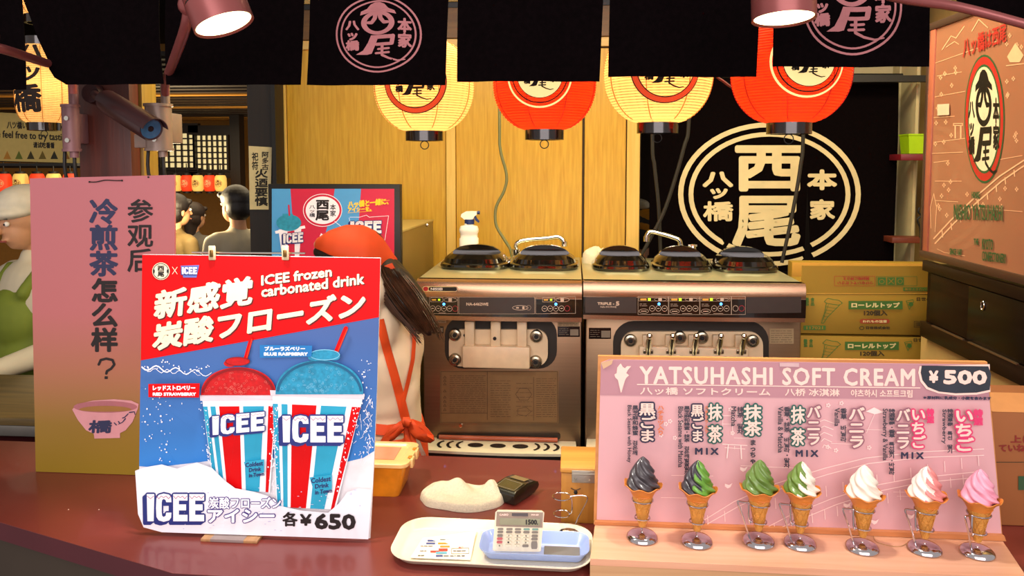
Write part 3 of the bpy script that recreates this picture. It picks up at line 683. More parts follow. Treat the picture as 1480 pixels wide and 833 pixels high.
# pole clamps beside the post
def clamp(label, x0, x1, y0, y1, px0, px1, Y, mm):
    c = P((x0+x1)/2, y1, Y); t = thing('pole_clamp', label, 'clamp', c)
    k = mpp(Y); r = (x1-x0)/2*k; zt = P(0, y0, Y).z; zb = c.z; xc = c.x
    zt = P((x0+x1)/2, y0, Y).z
    MB().lathe([(0, 0), (r, 0), (r, zt-zb), (0, zt-zb)], 40, (xc, Y, zb)).build('sleeve', mm, t)
    for z in (zb-.004, zt-.002): MB().lathe([(0, 0), (r*1.12, 0), (r*1.12, .007), (0, .007)], 40, (xc, Y, z)).build('flange', mm, t)
    pr_ = (px1-px0)/2*k; pxx = P((px0+px1)/2, 130, Y).x
    MB().cyl((pxx, Y, zt), (pxx, Y, zt+.055), pr_, n=24).build('pole_stub', mm, t)
    MB().box((xc, Y+r+.02, (zt+zb)/2), (r*1.3, .06, (zt-zb)*.7), None, .003).build('bracket', mm, t)
    if x0 > 200: MB().box((xc-.035, Y+.035, zb+.022), (.09, .03, .035), None, .002).build('side_plate', mm, t)
    for fz in (.22, .72):
        z = zb+(zt-zb)*fz; MB().cyl((xc+r*.2, Y-r*.97, z), (xc+r*.2, Y-r-.004, z), .006, n=12).build('bolt', CHROME, t)
    MB().cyl((xc+r*.3, Y, zb), (xc+r*.3, Y, zb-.02), .011, n=16).build('cable_gland', mm, t)
    MB().tube([(xc+r*.3, Y, zb-.015), (xc+r*.35, Y, zb-.06), (xc+r*.25, Y+.02, zb-.14)], .0045, 8, smooth=4).build('cable', RUBBER, t)
    MB().tube([(xc-r*.9, Y, zb+.01), (xc-r*1.0, Y, zb-.06), (xc-r*.6, Y+.02, zb-.14)], .0045, 8, smooth=4).build('cable', RUBBER, t)
clamp('rose painted pole clamp on the left side of the red cedar post', 92, 116, 154, 217, 99, 113, 1.90, PINKM)
clamp('pale pole clamp on the right side of the cedar post under the lamp arm', 212, 249, 153, 216, 232, 245, 1.895, mat('pale_clamp_paint', '8d7a70', .4, .3))
# security camera
t = thing('security_camera', 'dark purple bullet security camera on the cedar post', 'camera', P(135, 137, 1.9))
CAMM = mat('plum_camera_shell', '35191c', .35); a = P(150, 145, 1.84); b = P(219, 187, 1.70); d = (b-a).normalized(); R = d.to_track_quat('Z', 'Y').to_matrix(); L = (b-a).length
MB().lathe([(0, 0), (.018, .001), (.024, .012), (.028, .05), (.0285, L-.006), (.0265, L), (.024, L-.004), (0, L-.005)], 36, a, R=R).build('shell', CAMM, t)
MB().lathe([(0, L-.0032), (.0235, L-.0032)], 30, a, R=R).build('lens_window', mat('blue_lens_glass', '3f74a0', .08, coat=1), t)
MB().lathe([(0, L-.0031), (.007, L-.003), (.006, L-.002), (0, L-.002)], 24, a, R=R).build('lens', mat('lens_ring', '0a1018', .15), t)
m = MB(); n = 16
for j, (zz) in enumerate((.02, L+.018)):
    for rr_ in (.031, .029):
        for i in range(n+1):
            th = PI*(.5-.44)+PI*.88*i/n+0; m.v.append(tuple(a+R @ Vector((rr_*math.cos(th), rr_*math.sin(th), zz))))
q = n+1
for i in range(n): m.f += [(i, i+1, 2*q+i+1, 2*q+i), (q+i, q+i+1, 3*q+i+1, 3*q+i), (2*q+i, 2*q+i+1, 3*q+i+1, 3*q+i), (i, i+1, q+i+1, q+i)]
m.f += [(0, q, 3*q, 2*q), (n, q+n, 3*q+n, 2*q+n)]
m.build('sun_hood', CAMM, t)
MB().lathe([(0, 0), (.028, 0), (.024, .02), (0, .02)], 28, P(137, 136, 1.945), R=Vector((0, -1, 0)).to_track_quat('Z', 'Y').to_matrix()).build('mount_disc', CAMM, t)
MB().tube([P(137, 136, 1.93), P(141, 140, 1.87), a+d*.01], .011, 10, smooth=4).build('mount_arm', CAMM, t)
MB().bb(P(162, 165, 1.83), P(166, 158, 1.828)).build('label_mark', mat('rose_mark', 'b0808a', .6), t)
# ------------------------------------------------------------------ black emblem banner at the back, with slits
BYp = 3.30
bn = thing('emblem_banner', 'large black cloth banner with a big cream ringed emblem on the back wall', 'banner', P(1120, 377, BYp))
pl = Plane((0, BYp, 0), (0, -1, 0))
slits = ((1048, 318, 5.0), (1167, 268, 8.0))
def in_slit(x, y): return any(y > sy and abs(x-sx-(y-sy)*.0) < sw*(y-sy)/(380-sy) for sx, sy, sw in slits)
outl = [(941, 112), (1299, 112), (1298, 200), (1294, 300), (1291, 392), (1172.5, 392), (1167, 268), (1161.5, 392), (1052.5, 392), (1048, 318), (1043.5, 392), (938, 392), (939, 250)]
MB().slab([pl.at(x, y) for x, y in outl], (0, .0025, 0)).build('cloth', CLOTH_BLACK, bn)
MB().cyl(pl.at(935, 110)+Vector((0, .0, 0)), pl.at(1304, 110), .011, n=12).build('banner_pole', BLACK, bn)
BINK = mat('cream_cloth_ink', 'cdbd92', .85, var=.08, scale=12)
cx, cy = 1112, 281
tr = ring(cx, cy, 132, 104, 7.5, wy=7)+ring(cx, cy, 117, 90, 7, wy=6.5)
tr += txt('西', (1062, 210, 1161, 277), 3.0, n=14)+txt('尾', (1058, 283, 1157, 357), 2.9, n=14)
tr += txt('八', (1015, 248, 1060, 271), 1.7)+txt('ッ', (1026, 272, 1052, 288), 1.4)+txt('橋', (1016, 291, 1060, 320), 1.1)
tr += txt('本', (1166, 245, 1210, 275), 1.7)+txt('家', (1170, 288, 1207, 318), 1.3)
tr = [t_ for t_ in tri_split(tr, 9) if not in_slit(sum(p[0] for p in t_)/3, sum(p[1] for p in t_)/3)]
ink_mesh(tr, lambda x, y: pl.at(x, y, .0015), 'printed_emblem', BINK, bn)
# cords hanging in front of the banner
CORD = mat('dark_cord', '1b1610', .7)
for pts, Y, lab in (([(996, 165), (988, 215), (962, 300), (936, 352), (922, 378)], 3.12, 'slack black cord hanging left of the banner emblem, sloping to the tap'),
                    ([(943, 195), (946, 240), (952, 300), (955, 380)], 3.16, 'straight black cord hanging at the left edge of the banner'),
                    ([(1161, 188), (1157, 240), (1146, 305), (1130, 380)], 3.10, 'black cord hanging across the right of the big emblem')):
    MB().tube([P(*p, Y) for p in [(pts[0][0]+3, -60)]+pts], .0075, 8, smooth=6).build('hanging_cord', CORD, None, loc=P(*pts[-1], Y), label=lab, cat='cord', group=None)
MB().tube([P(x, y, 3.15) for x, y in ((720, -60), (722, 170), (723, 215), (732, 252), (729, 275), (717, 300), (717, 325), (728, 345), (738, 362), (741, 384))], .0062, 10, smooth=6).build('water_hose', mat('grey_green_hose', '6f7148', .5), None, loc=P(740, 380, 3.15), label='grey green water hose running down the oak wall to the left tap', cat='hose')
MB().tube([P(x, y, 2.3) for x, y in ((1022, -180), (1030, 60), (1034, 105), (1046, 118), (1062, 128), (1075, 125))], .004, 8, smooth=6).build('power_cable', mat('dark_red_cable', '5a1512', .5), None, loc=P(1046, 118, 2.3), label='dark red cable looping beside the right red lantern', cat='cable')
# worker glimpsed between wall and banner
hc = P(936, 338, 3.95); t = thing('person', 'worker in a mustard headscarf glimpsed between the oak wall and the banner', 'person', (hc.x, hc.y, 0))
MUS = mat('mustard_scarf', 'c4861a', .75, var=.1, bump=.3); ORNG = mat('orange_apron', 'd8480f', .7, var=.10, scale=7, bump=.25)
R, q = head(hc, math.radians(120), t, .2, 1.0, hair=HAIRB)
blob([('e', q(0, .02, .07), (.096, .104, .07), R), ('e', q(0, .05, .03), (.092, .08, .05), R), ('e', q(0, .12, .0), (.03, .03, .04), R)], 'headscarf', MUS, t, .008, 3)
blob([('e', q(0, .08, .14), (.06, .05, .03), R)], 'white_fold', mat('white_cap', 'd8cfb8', .8), t, .008, 2)
zs = hc.z-.20; bx = lambda x, y, z: (hc.x+x, hc.y+y, z)
blob([('e', bx(0, 0, zs-.15), (.19, .13, .2)), ('e', bx(0, 0, zs-.4), (.17, .13, .2)), ('c', bx(-.15, 0, zs-.04), bx(.15, 0, zs-.04), .06, .06), ('c', bx(-.2, 0, zs-.07), bx(-.24, 0, zs-.35), .06, .045), ('c', bx(.2, 0, zs-.07), bx(.24, 0, zs-.35), .06, .045), ('c', bx(-.24, 0, zs-.35), bx(-.2, -.15, zs-.5), .045, .035), ('c', bx(.24, 0, zs-.35), bx(.2, -.15, zs-.5), .045, .035)], 'brown_top', mat('brown_top', '5a2c10', .8), t, .014, 4)
blob([('c', bx(0, 0, zs-.5), bx(0, 0, .5), .17, .2), ('c', bx(-.08, 0, .55), bx(-.08, 0, .05), .07, .05), ('c', bx(.08, 0, .55), bx(.08, 0, .05), .07, .05)], 'apron_skirt', ORNG, t, .016, 4)
for sx in (-1, 1): hand(bx(sx*.2, -.17, zs-.52), (0, -1, -.4), (0, 0, 1), SKIN, t)
# ------------------------------------------------------------------ serving machines
PAN = mat('gloss_black_panel', '14100e', .18, var=.2, coat=.4); NOZ = mat('ivory_nozzle_plastic', 'e8cfa8', .4); KNOB = mat('knob_steel', 'a39a86', .25, .9)
LID = mat('smoked_lid', '100c08', .12, var=.3, coat=.6); TRAYW = mat('cream_drip_tray', 'd6cfb4', .35); RECESS = mat('machine_recess', '241b12', .5)
FLB = 2.58  # body front plane
FLH = 2.53  # header front plane
MY1 = 3.14
ztop = P(720, 404, FLH).z
def lid(x0, x1, label_n, t, yc=2.86):
    w_ = (x1-x0)/2; xc = (x0+x1)/2; d_ = .125; m = MB()
    def rr_(sx, sy, z, n=36, e=3.2):
        return [Vector((xc+w_*sx*abs(math.cos(a))**(2/e)*(1 if math.cos(a) >= 0 else -1), yc+d_*sy*abs(math.sin(a))**(2/e)*(1 if math.sin(a) >= 0 else -1), ztop+z)) for a in [2*PI*i/n for i in range(n)]]
    L_ = m.loft([rr_(1, 1, .001), rr_(1.02, 1.03, .010), rr_(1, 1, .018), rr_(.93, .9, .022), rr_(.88, .85, .038), rr_(.74, .66, .052), rr_(.68, .6, .049), rr_(.3, .2, .047)]).build('hopper_lid', LID, t)
    # arched grip standing on the lid
    n = 20; g = []
    for s in (-1, 1): g.append([Vector((xc+w_*.72*math.cos(a), yc+.03+s*.012, ztop+.046+.034*math.sin(a))) for a in [PI*i/n for i in range(n+1)]])
    g = MB().loft(g).build('lid_grip', LID, L_)
    return L_
def rrpts(x0, x1, y0, y1, r, n=6):
    out = []
    for cx_, cy_, a0 in ((x1-r, y0+r, -PI/2), (x1-r, y1-r, 0), (x0+r, y1-r, PI/2), (x0+r, y0+r, PI)):
        for i in range(n+1): a = a0+PI/2*i/n; out.append((cx_+r*math.cos(a), cy_+r*math.sin(a)))
    return out
def machine(name, label, X0, X1, B0, B1, ny):
    """X: header pixels, B: body pixels"""
    xc = P((X0+X1)/2, 500, FLB).x; t = thing(name, label, 'soft serve machine', (xc, 2.85, 0))
    a = P(X0, 405, FLH).x; b = P(X1, 405, FLH).x; a2 = P(B0, 560, FLB).x; b2 = P(B1, 560, FLB).x
    pH = Plane((0, FLH, 0), (0, -1, 0)); pB = Plane((0, FLB, 0), (0, -1, 0))
    z = lambda y, Y: P((X0+X1)/2, y, Y).z
    MB().bb((a2, FLB, .10), (b2, MY1, z(458, FLB)), .006).build('body', STEEL_B, t)
    MB().bb((a, FLH+.012, z(458, FLH)), (b, MY1, ztop-.004), .006).build('header', STEEL, t)
    m = MB(); n = 16; prof = [(-.030, z(437, FLH)), (-.034, z(425, FLH)), (-.032, z(414, FLH)), (-.024, z(407, FLH)), (-.006, ztop)]
    rings = [[Vector((a+(b-a)*i/n, FLH+dy*1-.010*math.sin(PI*i/n), zz)) for i in range(n+1)]+[Vector((b-(b-a)*i/n, FLH+.02, zz)) for i in range(n+1)] for dy, zz in prof]
    MB().loft(rings).build('curved_fascia', STEEL, t)
    def strip(y0, y1, dy, m_, nm, x0=a, x1=b):
        rg = [[Vector((x0+(x1-x0)*i/n, FLH+dy-.010*math.sin(PI*(x0+(x1-x0)*i/n-a)/(b-a)), z(y, FLH))) for i in range(n+1)]+[Vector((x1-(x1-x0)*i/n, FLH+.02, z(y, FLH))) for i in range(n+1)] for y in (y1, y0)]
        return MB().loft(rg).build(nm, m_, t)
    cp = strip(428.5, 454.5, -.036, PAN, 'control_panel')
    strip(455, 461, -.030, STEEL, 'lower_lip')
    MB().bb((a+.0, FLH-.006, ztop-.006), (b, MY1+.01, ztop), .003).build('top_plate', mat('top_plate_steel', 'c2bd98', .3, .7, var=.06, scale=8), t)
    MB().bb((a2+.005, FLB+.01, .0), (b2-.005, MY1-.02, .10)).build('plinth', BLACK, t)
    MB().bb((a2+.003, FLB-.006, .12), (b2-.003, FLB+.001, z(658, FLB)), .002).build('lower_door', mat('maroon_lower_door', '3a130d', .45), t)
    def cpf(x, y, lift=0):
        p = P(x, y, FLH-.045); u = (p.x-a)/(b-a); p.y = FLH-.0365-.010*math.sin(PI*max(0, min(1, u)))-lift; return p
    return t, a, b, a2, b2, pH, pB, z, cpf, cp
def panel_ink(cp, cpf, tr, m, nm='panel_print', k=1): return ink_mesh(tri_split(tr, 12), lambda x, y: cpf(x, y, .0003*k), nm, m, cp)
PINK_INK = mat('pale_panel_ink', 'cdb49c', .6); RED_INK = mat('red_panel_ink', 'b0202a', .6); GRN_LED = mat('green_led', '9ad020', .4, emit=1.5); AMB = mat('amber_led', 'c08a30', .4, emit=.5); BLUE_LED = mat('blue_led', '3a8cff', .3, emit=5)
GREYP = mat('grey_panel_film', '3a302c', .35)
def knob(px, py, t, r=.021, Y=None):
    c = P(px, py, (Y or FLB)-.03); R = Vector((0, -1, 0)).to_track_quat('Z', 'Y').to_matrix()
    k = MB().lathe([(0, -.02), (r*1.05, -.02), (r*1.05, -.006), (r*.9, .0), (r*.6, .002), (r*.55, -.004), (0, -.004)], 30, c, R=R).build('thumb_knob', KNOB, t)
    MB().cyl(c+Vector((0, -.0, 0)), c+Vector((0, -.005, 0)), r*.36, n=6).build('knob_socket', BLACK, k)
def label_plate(t, pB, x0, y0, x1, y1, base, lines, ink=INKK, lift=.0015, name='label_plate'):
    o = MB().slab([pB.at(x0, y0, lift), pB.at(x1, y0, lift), pB.at(x1, y1, lift), pB.at(x0, y1, lift)], (0, .001, 0)).build(name, base, t)
    ink_mesh(lines, lambda x, y: pB.at(x, y, lift+.0005), 'label_print', ink, o); return o
def fine(x0, y0, x1, y1, n, seed=1, w=.5):
    rnd = random.Random(seed); out = []
    for i in range(n):
        y = y0+(y1-y0)*(i+.5)/n; x = x0
        while x < x1-2:
            L_ = rnd.uniform(2, 9); out += rect(x, y-w/2, min(x1, x+L_), y+w/2); x += L_+rnd.uniform(.6, 2)
        if rnd.random() < .3: pass
    return out
# --- machine one
t, a, b, a2, b2, pH, pB, z, cpf, cp = machine('soft_serve_machine', 'left soft serve machine with two hopper lids and a bare ivory dispensing head', 604, 841, 612, 840, 2)
M1 = t
for x0, x1 in ((636, 735), (736, 836)): lid(P(x0, 390, 2.80).x, P(x1, 390, 2.80).x, 1, t)
panel_ink(cp, cpf, rect(664, 430, 772, 453), GREYP, 'grey_film', 1)
panel_ink(cp, cpf, txt('NA-6462WE', (674, 437.5, 706, 442), .25, n=4)+ring(752, 445, 11.5, 3.6, .7, 30)+ring(764, 445, 3.5, 3.6, .3, 20)+rect(755, 443, 758, 447)+rect(746, 444, 750, 446)+frame(663, 429.5, 773, 454, .4)+frame(620, 429.5, 662, 454, .4)+frame(774, 429.5, 832, 454, .4), PINK_INK, 'panel_print', 2)
def cluster(cp, cpf, x0, cols=5, blue=2, y=430.5, redlast=True):
    sm = .98; e = []
    e += frame(x0, y, x0+18, y+6.5, .4)+ring(x0+29, y+3.4, 10, 3.4, .5, 26)+rect(x0+26, y+.8, x0+31, y+6)
    for k in range(cols-(1 if redlast else 0)): e += ring(x0+3+8.2*k, y+16, 4, 4.2, .55, 20)+rect(x0+1.4+8.2*k, y+15.4, x0+4.6+8.2*k, y+16.4)
    e += rect(x0+12, y+22, x0+22, y+22.5)
    panel_ink(cp, cpf, e, PINK_INK, 'panel_print', 2)
    if redlast: panel_ink(cp, cpf, ring(x0+3+8.2*(cols-1), y+16, 4, 4.2, .55, 20), RED_INK, 'red_button_ring', 2)
    panel_ink(cp, cpf, rect(x0+2, y+2.4, x0+8, y+4.4), AMB, 'amber_readout', 3); panel_ink(cp, cpf, rect(x0+11, y+2, x0+14, y+4.6), GRN_LED, 'green_readout', 3)
    if blue is not None: MB().ball(cpf(x0+3+8.2*blue, y+9.6, .001), (.0045, .003, .0045), 10).build('blue_lamp', BLUE_LED, cp)
cluster(cp, cpf, 622); cluster(cp, cpf, 784)
# maker plate
o = MB().slab([cpf(x, y, -.008+.004) for x, y in rrpts(611, 662, 414, 421.5, 3.5)], (0, .004, 0)).build('maker_badge', BLACK, t)
fas = lambda x, y, lift=0: Vector((P(x, y, FLH-.04).x, FLH-.036-.010*math.sin(PI*max(0, min(1, (P(x, y, FLH-.04).x-a)/(b-a))))-lift-.004, P(x, y, FLH-.04).z))
bpy.data.objects.remove(o)
o = MB().slab([fas(x, y, .002) for x, y in rrpts(611, 662, 413.5, 421.5, 3.8)], (0, .004, 0)).build('maker_badge', CHROME, t)
ink_mesh(poly(*rrpts(620, 660.8, 414.7, 420.3, 2.6)), lambda x, y: fas(x, y, .0026), 'badge_field', BLACK, o)
ink_mesh(txt('NISSEI', (623, 415.6, 640, 419.4), .2, n=4), lambda x, y: fas(x, y, .003), 'lettering', INKW, o)
ink_mesh(ell(615.5, 417.5, 3.6, 3.2), lambda x, y: fas(x, y, .003), 'badge_disc', RED_INK, o)
# dispensing head
rc = MB().slab([pB.at(x, y, .002) for x, y in rrpts(643, 805, 458, 533, 26)], (0, .06, 0)); rc.build('head_recess', RECESS, t)
MB().slab([pB.at(x, y, .018) for x, y in rrpts(650, 792, 475, 528, 17)], (0, .014, 0)).build('head_plate', NOZ, t)
o = MB().bb(pB.at(671, 495, .055), pB.at(767, 528, .018), .006); o.build('head_block', NOZ, t)
for cx_ in (681, 718, 755.5):
    MB().bb(pB.at(cx_-7, 461, .046), pB.at(cx_+7, 497, .018), .004).build('plunger_housing', NOZ, t)
MB().cyl(pB.at(717, 485, .046), pB.at(717, 485, .050), .006, n=14).build('pin_hole', BLACK, t); MB().cyl(pB.at(673, 483, .019), pB.at(673, 483, .022), .005, n=12).build('pin_hole', BLACK, t)
for x, y in ((657, 485), (775, 487), (657, 521), (774, 524)): knob(x, y, t)
# instruction sheet
TS = mat('tan_instruction_sheet', '8a6a44', .5, .3)
lab = fine(650, 542, 702, 597, 20, 3, .45)+fine(709, 549, 738, 604, 16, 4, .45)+fine(775, 546, 804, 604, 18, 5, .45)+fine(746, 551, 770, 604, 8, 6, .4)
lab += frame(637, 537, 806, 611, .5)+rect(704, 537, 704.6, 607)+rect(771, 545, 771.5, 608)+rect(637, 597, 704, 597.5)+ring(757, 570, 12, 10, .5, 6)+ring(757, 595, 11, 7, .5, 5)
for y in (545, 550, 555, 565, 574, 580, 586, 592): lab += line([(641, y+1.6), (643, y-1.6), (645, y+1.6), (641, y+1.6)], .45)
label_plate(t, pB, 636, 536, 807, 612, TS, lab, mat('brown_print', '3a2412', .7), .0012, 'instruction_sheet')
label_plate(t, pB, 806, 463, 837, 472, mat('beige_label', 'b59c78', .6), fine(808, 464, 835, 471, 3, 8), INKK)
label_plate(t, pB, 806, 472, 838, 487, PAN, fine(808, 474, 822, 485, 4, 9)+rect(824, 476, 836, 485), mat('grey_print', '8a7a64', .6))
label_plate(t, pB, 622, 463, 645, 467, mat('beige_label', 'b59c78', .6), fine(624, 464, 643, 466.5, 1, 8), INKK)
label_plate(t, pB, 622, 472, 641, 482, PAN, fine(623, 474, 630, 481, 3, 9)+rect(632, 474, 640, 480), mat('grey_print', '8a7a64', .6))
MB().cyl(pB.at(666, 615, 0), pB.at(666, 615, .008), .006, n=12).build('screw', CHROME, t)
MB().slab([pB.at(x, y, .012) for x, y in rrpts(632, 810, 626, 634, 3.5)], (0, .014, 0)).build('rail_surround', RECESS, t)
MB().cyl(pB.at(636, 629.5, .016), pB.at(806, 634, .016), .008, n=14).build('red_rail', mat('salmon_rail', 'b05a3c', .35), t)
def tray_(t, pB, x0, x1, y, slots=True):
    zc_ = pB.at((x0+x1)/2, y).z; a_ = pB.at(x0, y).x; b_ = pB.at(x1, y).x; yf = FLB-.115
    pts = [(a_, FLB), (b_, FLB), (b_+.004, yf+.02)]+[(b_-(b_-a_)*i/12, yf-.012*math.sin(PI*i/12)) for i in range(13)]+[(a_-.004, yf+.02)]
    MB().slab([(p[0], p[1], zc_-.034) for p in pts], (0, 0, .022)).build('tray_base', BLACK, t)
    o = MB().slab([(p[0], p[1], zc_-.011) for p in pts], (0, 0, .009)).build('drip_tray', TRAYW, t)
    if slots:
        w_ = b_-a_; xc_ = (a_+b_)/2; tr_ = []
        for k in (-1, 0, 1): tr_.append(ell(xc_+k*.15*w_*.97, FLB-.062, .027, .020, 24))
        for s in (-1, 1):
            for k in range(3):
                xx = xc_+s*(.262+.062*k)*w_; tr_.append(ring(xx-s*.03, FLB-.062, .036, .040, .010, 14, -PI/3+(0 if s > 0 else PI), PI/3+(0 if s > 0 else PI)))
        for q_ in tr_: ink_mesh(q_, lambda x, y: (x, y, zc_-.0013), 'slot', BLACK, o)
tray_(t, pB, 614, 832, 634.5)
# --- machine two
t, a, b, a2, b2, pH, pB, z, cpf, cp = machine('soft_serve_machine', 'right soft serve machine with three hopper lids and five draw levers', 843, 1161, 846, 1156, 3)
M2 = t
for x0, x1 in ((856, 939), (944, 1030), (1033, 1125)): lid(P(x0, 390, 2.80).x, P(x1, 390, 2.80).x, 1, t)
panel_ink(cp, cpf, rect(846, 430, 920, 453), GREYP, 'grey_film', 1); panel_ink(cp, cpf, rect(1079, 430, 1159, 453), GREYP, 'grey_film', 1)
panel_ink(cp, cpf, txt('TRIPLE -', (863.5, 437.5, 888, 441.5), .3, n=4)+txt('5', (890, 436, 895.5, 442.5), .5, n=4)+txt('NA-9419WE', (868, 443, 891, 445.5), .1, n=4)+frame(922, 428.5, 966, 455, .4)+frame(966.5, 428.5, 1011, 455, .4)+frame(1011.5, 428.5, 1057, 455, .4)+frame(1057, 428.5, 1077.5, 455, .4), PINK_INK, 'panel_print', 2)
def cluster2(x0, bl):
    y = 429.5; e = frame(x0, y+1, x0+42, y+6, .35)+ring(x0+31, y+3.5, 9, 2.6, .4, 24)+rect(x0+28, y+1.4, x0+33, y+5.6)
    for k in range(3): e += ring(x0+19+9*k, y+16.5, 4.1, 4.4, .55, 20)+rect(x0+17.2+9*k, y+16, x0+20.8+9*k, y+17)
    e += ring(x0+7, y+20.5, 7, 3.5, .5, 24)+rect(x0+3, y+20, x0+11, y+21)+fine(x0+1, y+9, x0+12, y+14, 2, 3)+rect(x0+18, y+23.5, x0+32, y+24)
    panel_ink(cp, cpf, e, PINK_INK, 'panel_print', 2)
    panel_ink(cp, cpf, rect(x0+2, y+2.2, x0+11, y+5), AMB, 'amber_readout', 3); panel_ink(cp, cpf, rect(x0+13, y+1.6, x0+17, y+5.4), GRN_LED, 'green_readout', 3)
    if bl: MB().ball(cpf(x0+29, y+10, .001), (.0045, .003, .0045), 10).build('blue_lamp', BLUE_LED, cp)
cluster2(923.5, True); cluster2(968, False); cluster2(1013, True)
panel_ink(cp, cpf, ring(1063, 446, 4.1, 4.4, .55, 20), PINK_INK, 'panel_print', 2); panel_ink(cp, cpf, ring(1072, 446, 4.1, 4.4, .6, 20), RED_INK, 'red_button_ring', 2)
MB().slab([pB.at(x, y, .002) for x, y in rrpts(886, 1111, 464, 560, 30)], (0, .06, 0)).build('head_recess', RECESS, t)
MB().slab([pB.at(x, y, .018) for x, y in rrpts(897, 1101, 478, 552, 20)], (0, .014, 0)).build('head_plate', NOZ, t)
MB().bb(pB.at(922, 496, .05), pB.at(1076, 548, .018), .006).build('head_block', NOZ, t)
for cx_ in (934.5, 967, 1000, 1034.5, 1066.5):
    h_ = MB().bb(pB.at(cx_-7, 481, .04), pB.at(cx_+7, 506, .018), .003).build('lever_housing', NOZ, t)
    lv = MB().tube([pB.at(cx_, 507, .052), pB.at(cx_, 500, .056), pB.at(cx_, 490, .07), pB.at(cx_+.5, 480, .085)], lambda u: .007+.004*math.sin(u*PI), 12, smooth=4).build('draw_lever', CHROME, t)
    MB().ball(pB.at(cx_+.5, 478, .087), .010, 14).build('lever_ball', CHROME, lv)
    MB().bb(pB.at(cx_-7, 500, .056), pB.at(cx_+7, 506, .046), .002).build('lever_hinge', KNOB, lv)
for x, y in ((911.5, 493), (983, 489), (1015, 489), (1088.5, 494)): knob(x, y, t)
label_plate(t, pB, 851, 474, 883, 490, PAN, fine(853, 476, 867, 488, 4, 9)+rect(869, 478, 882, 488), mat('grey_print', '8a7a64', .6))
label_plate(t, pB, 1112, 475, 1147, 497, mat('beige_label2', 'a88f68', .6), fine(1114, 477, 1145, 496, 6, 12), INKK)
tray_(t, pB, 848, 1150, 638, False)
# ------------------------------------------------------------------ taps, bottle, rag on and behind the machines
def tap(label, pts, stem, Y, hpt):
    c = P(stem[0], stem[1], Y); t = thing('water_tap', label, 'tap', (c.x, Y, ztop))
    MB().lathe([(0, 0), (.026, 0), (.026, .006), (.016, .010), (.013, .02), (.013, c.z-ztop-.01), (.018, c.z-ztop-.006), (.018, c.z-ztop+.016), (.010, c.z-ztop+.022), (0, c.z-ztop+.022)], 24, (c.x, Y, ztop)).build('tap_body', CHROME, t)
    MB().tube([P(*p, Y) for p in pts], .0095, 12, smooth=6).build('spout', CHROME, t)
    e = P(*pts[-1], Y); MB().cyl(e+Vector((0, 0, .006)), e+Vector((0, 0, -.014)), .012, n=16).build('spout_tip', CHROME, t)
    h = P(*hpt, Y); hd = MB().cyl((c.x, Y, h.z-.012), (h.x, Y, h.z-.012), .008, n=12); hd.build('valve_neck', CHROME, t)
    k = MB().lathe([(0, -.014), (.012, -.014), (.014, 0), (.010, .012), (0, .014)], 20, (h.x, Y, h.z)).build('handle', CHROME, t)
    MB().box((h.x, Y, h.z+.008), (.036, .008, .008), None, .002).build('handle_bar', CHROME, k)
    MB().cyl((c.x+.008, Y-.018, c.z-.03), (c.x+.024, Y-.018, c.z-.015), .007, n=12).build('red_mark', RED_INK, t)
tap('chrome tap with a long spout pointing right behind the left machine', [(746, 362), (747, 352), (760, 347), (790, 344.5), (806, 342.5), (813, 347), (815.5, 351)], (746, 366), 3.06, (763, 364))
tap('chrome tap with a spout pointing left behind the right machine', [(983, 358), (982, 348), (972, 343), (955, 338), (941, 335), (936, 339), (934.5, 344)], (983, 362), 3.06, (1001, 358))
Yb = 3.05; c = P(678, 372, Yb); k = mpp(Yb); bt = thing('spray_bottle', 'white trigger spray bottle with blue collar on the left machine', 'bottle', (c.x, Yb, ztop))
hh = lambda y: P(678, y, Yb).z-ztop
def ov(sx, sy, z, n=28, e=3): return [Vector((c.x+sx*abs(math.cos(q))**(2/e)*(1 if math.cos(q) >= 0 else -1), Yb+sy*abs(math.sin(q))**(2/e)*(1 if math.sin(q) >= 0 else -1), ztop+z)) for q in [2*PI*i/n for i in range(n)]]
MB().loft([ov(.036, .024, 0), ov(.039, .026, .006), ov(.039, .026, hh(345)), ov(.035, .024, hh(343)), ov(.035, .024, hh(338)), ov(.039, .027, hh(335)), ov(.039, .027, hh(331)), ov(.034, .024, hh(327)), ov(.018, .018, hh(325.5)), ov(.018, .018, hh(323))]).build('bottle_body', WHITE, bt)
ink_mesh(txt('クリーナー', (664, 357, 690, 364), .3, n=4)+fine(663, 366, 690, 370, 2, 5), lambda x, y: P(x, y, Yb-.028), 'bottle_lettering', mat('blue_grey_ink', '5a5a58', .6), bt)
MB().lathe([(0, hh(324)), (.020, hh(324)), (.020, hh(317)), (0, hh(317))], 24, (c.x+.002, Yb, ztop)).build('collar', mat('navy_collar', '1c2f66', .4), bt)
tpts = [P(x, y, Yb+.012) for x, y in ((667, 313), (668, 309), (674, 305.5), (683, 305), (690, 305.5), (690, 310), (687, 312), (684, 317), (672, 317), (670, 315))]
MB().slab(tpts, (0, -.024, 0)).build('trigger_head', WHITE, bt)
MB().slab([P(x, y, Yb+.006) for x, y in ((685, 312), (687.5, 311), (690, 316), (693.5, 320), (692, 322), (687, 318))], (0, -.012, 0)).build('trigger', mat('navy_collar', '1c2f66', .4), bt)
MB().cyl(P(690, 307.5, Yb), P(693.5, 307.5, Yb), .007, n=12).build('nozzle', mat('navy_collar', '1c2f66', .4), bt)
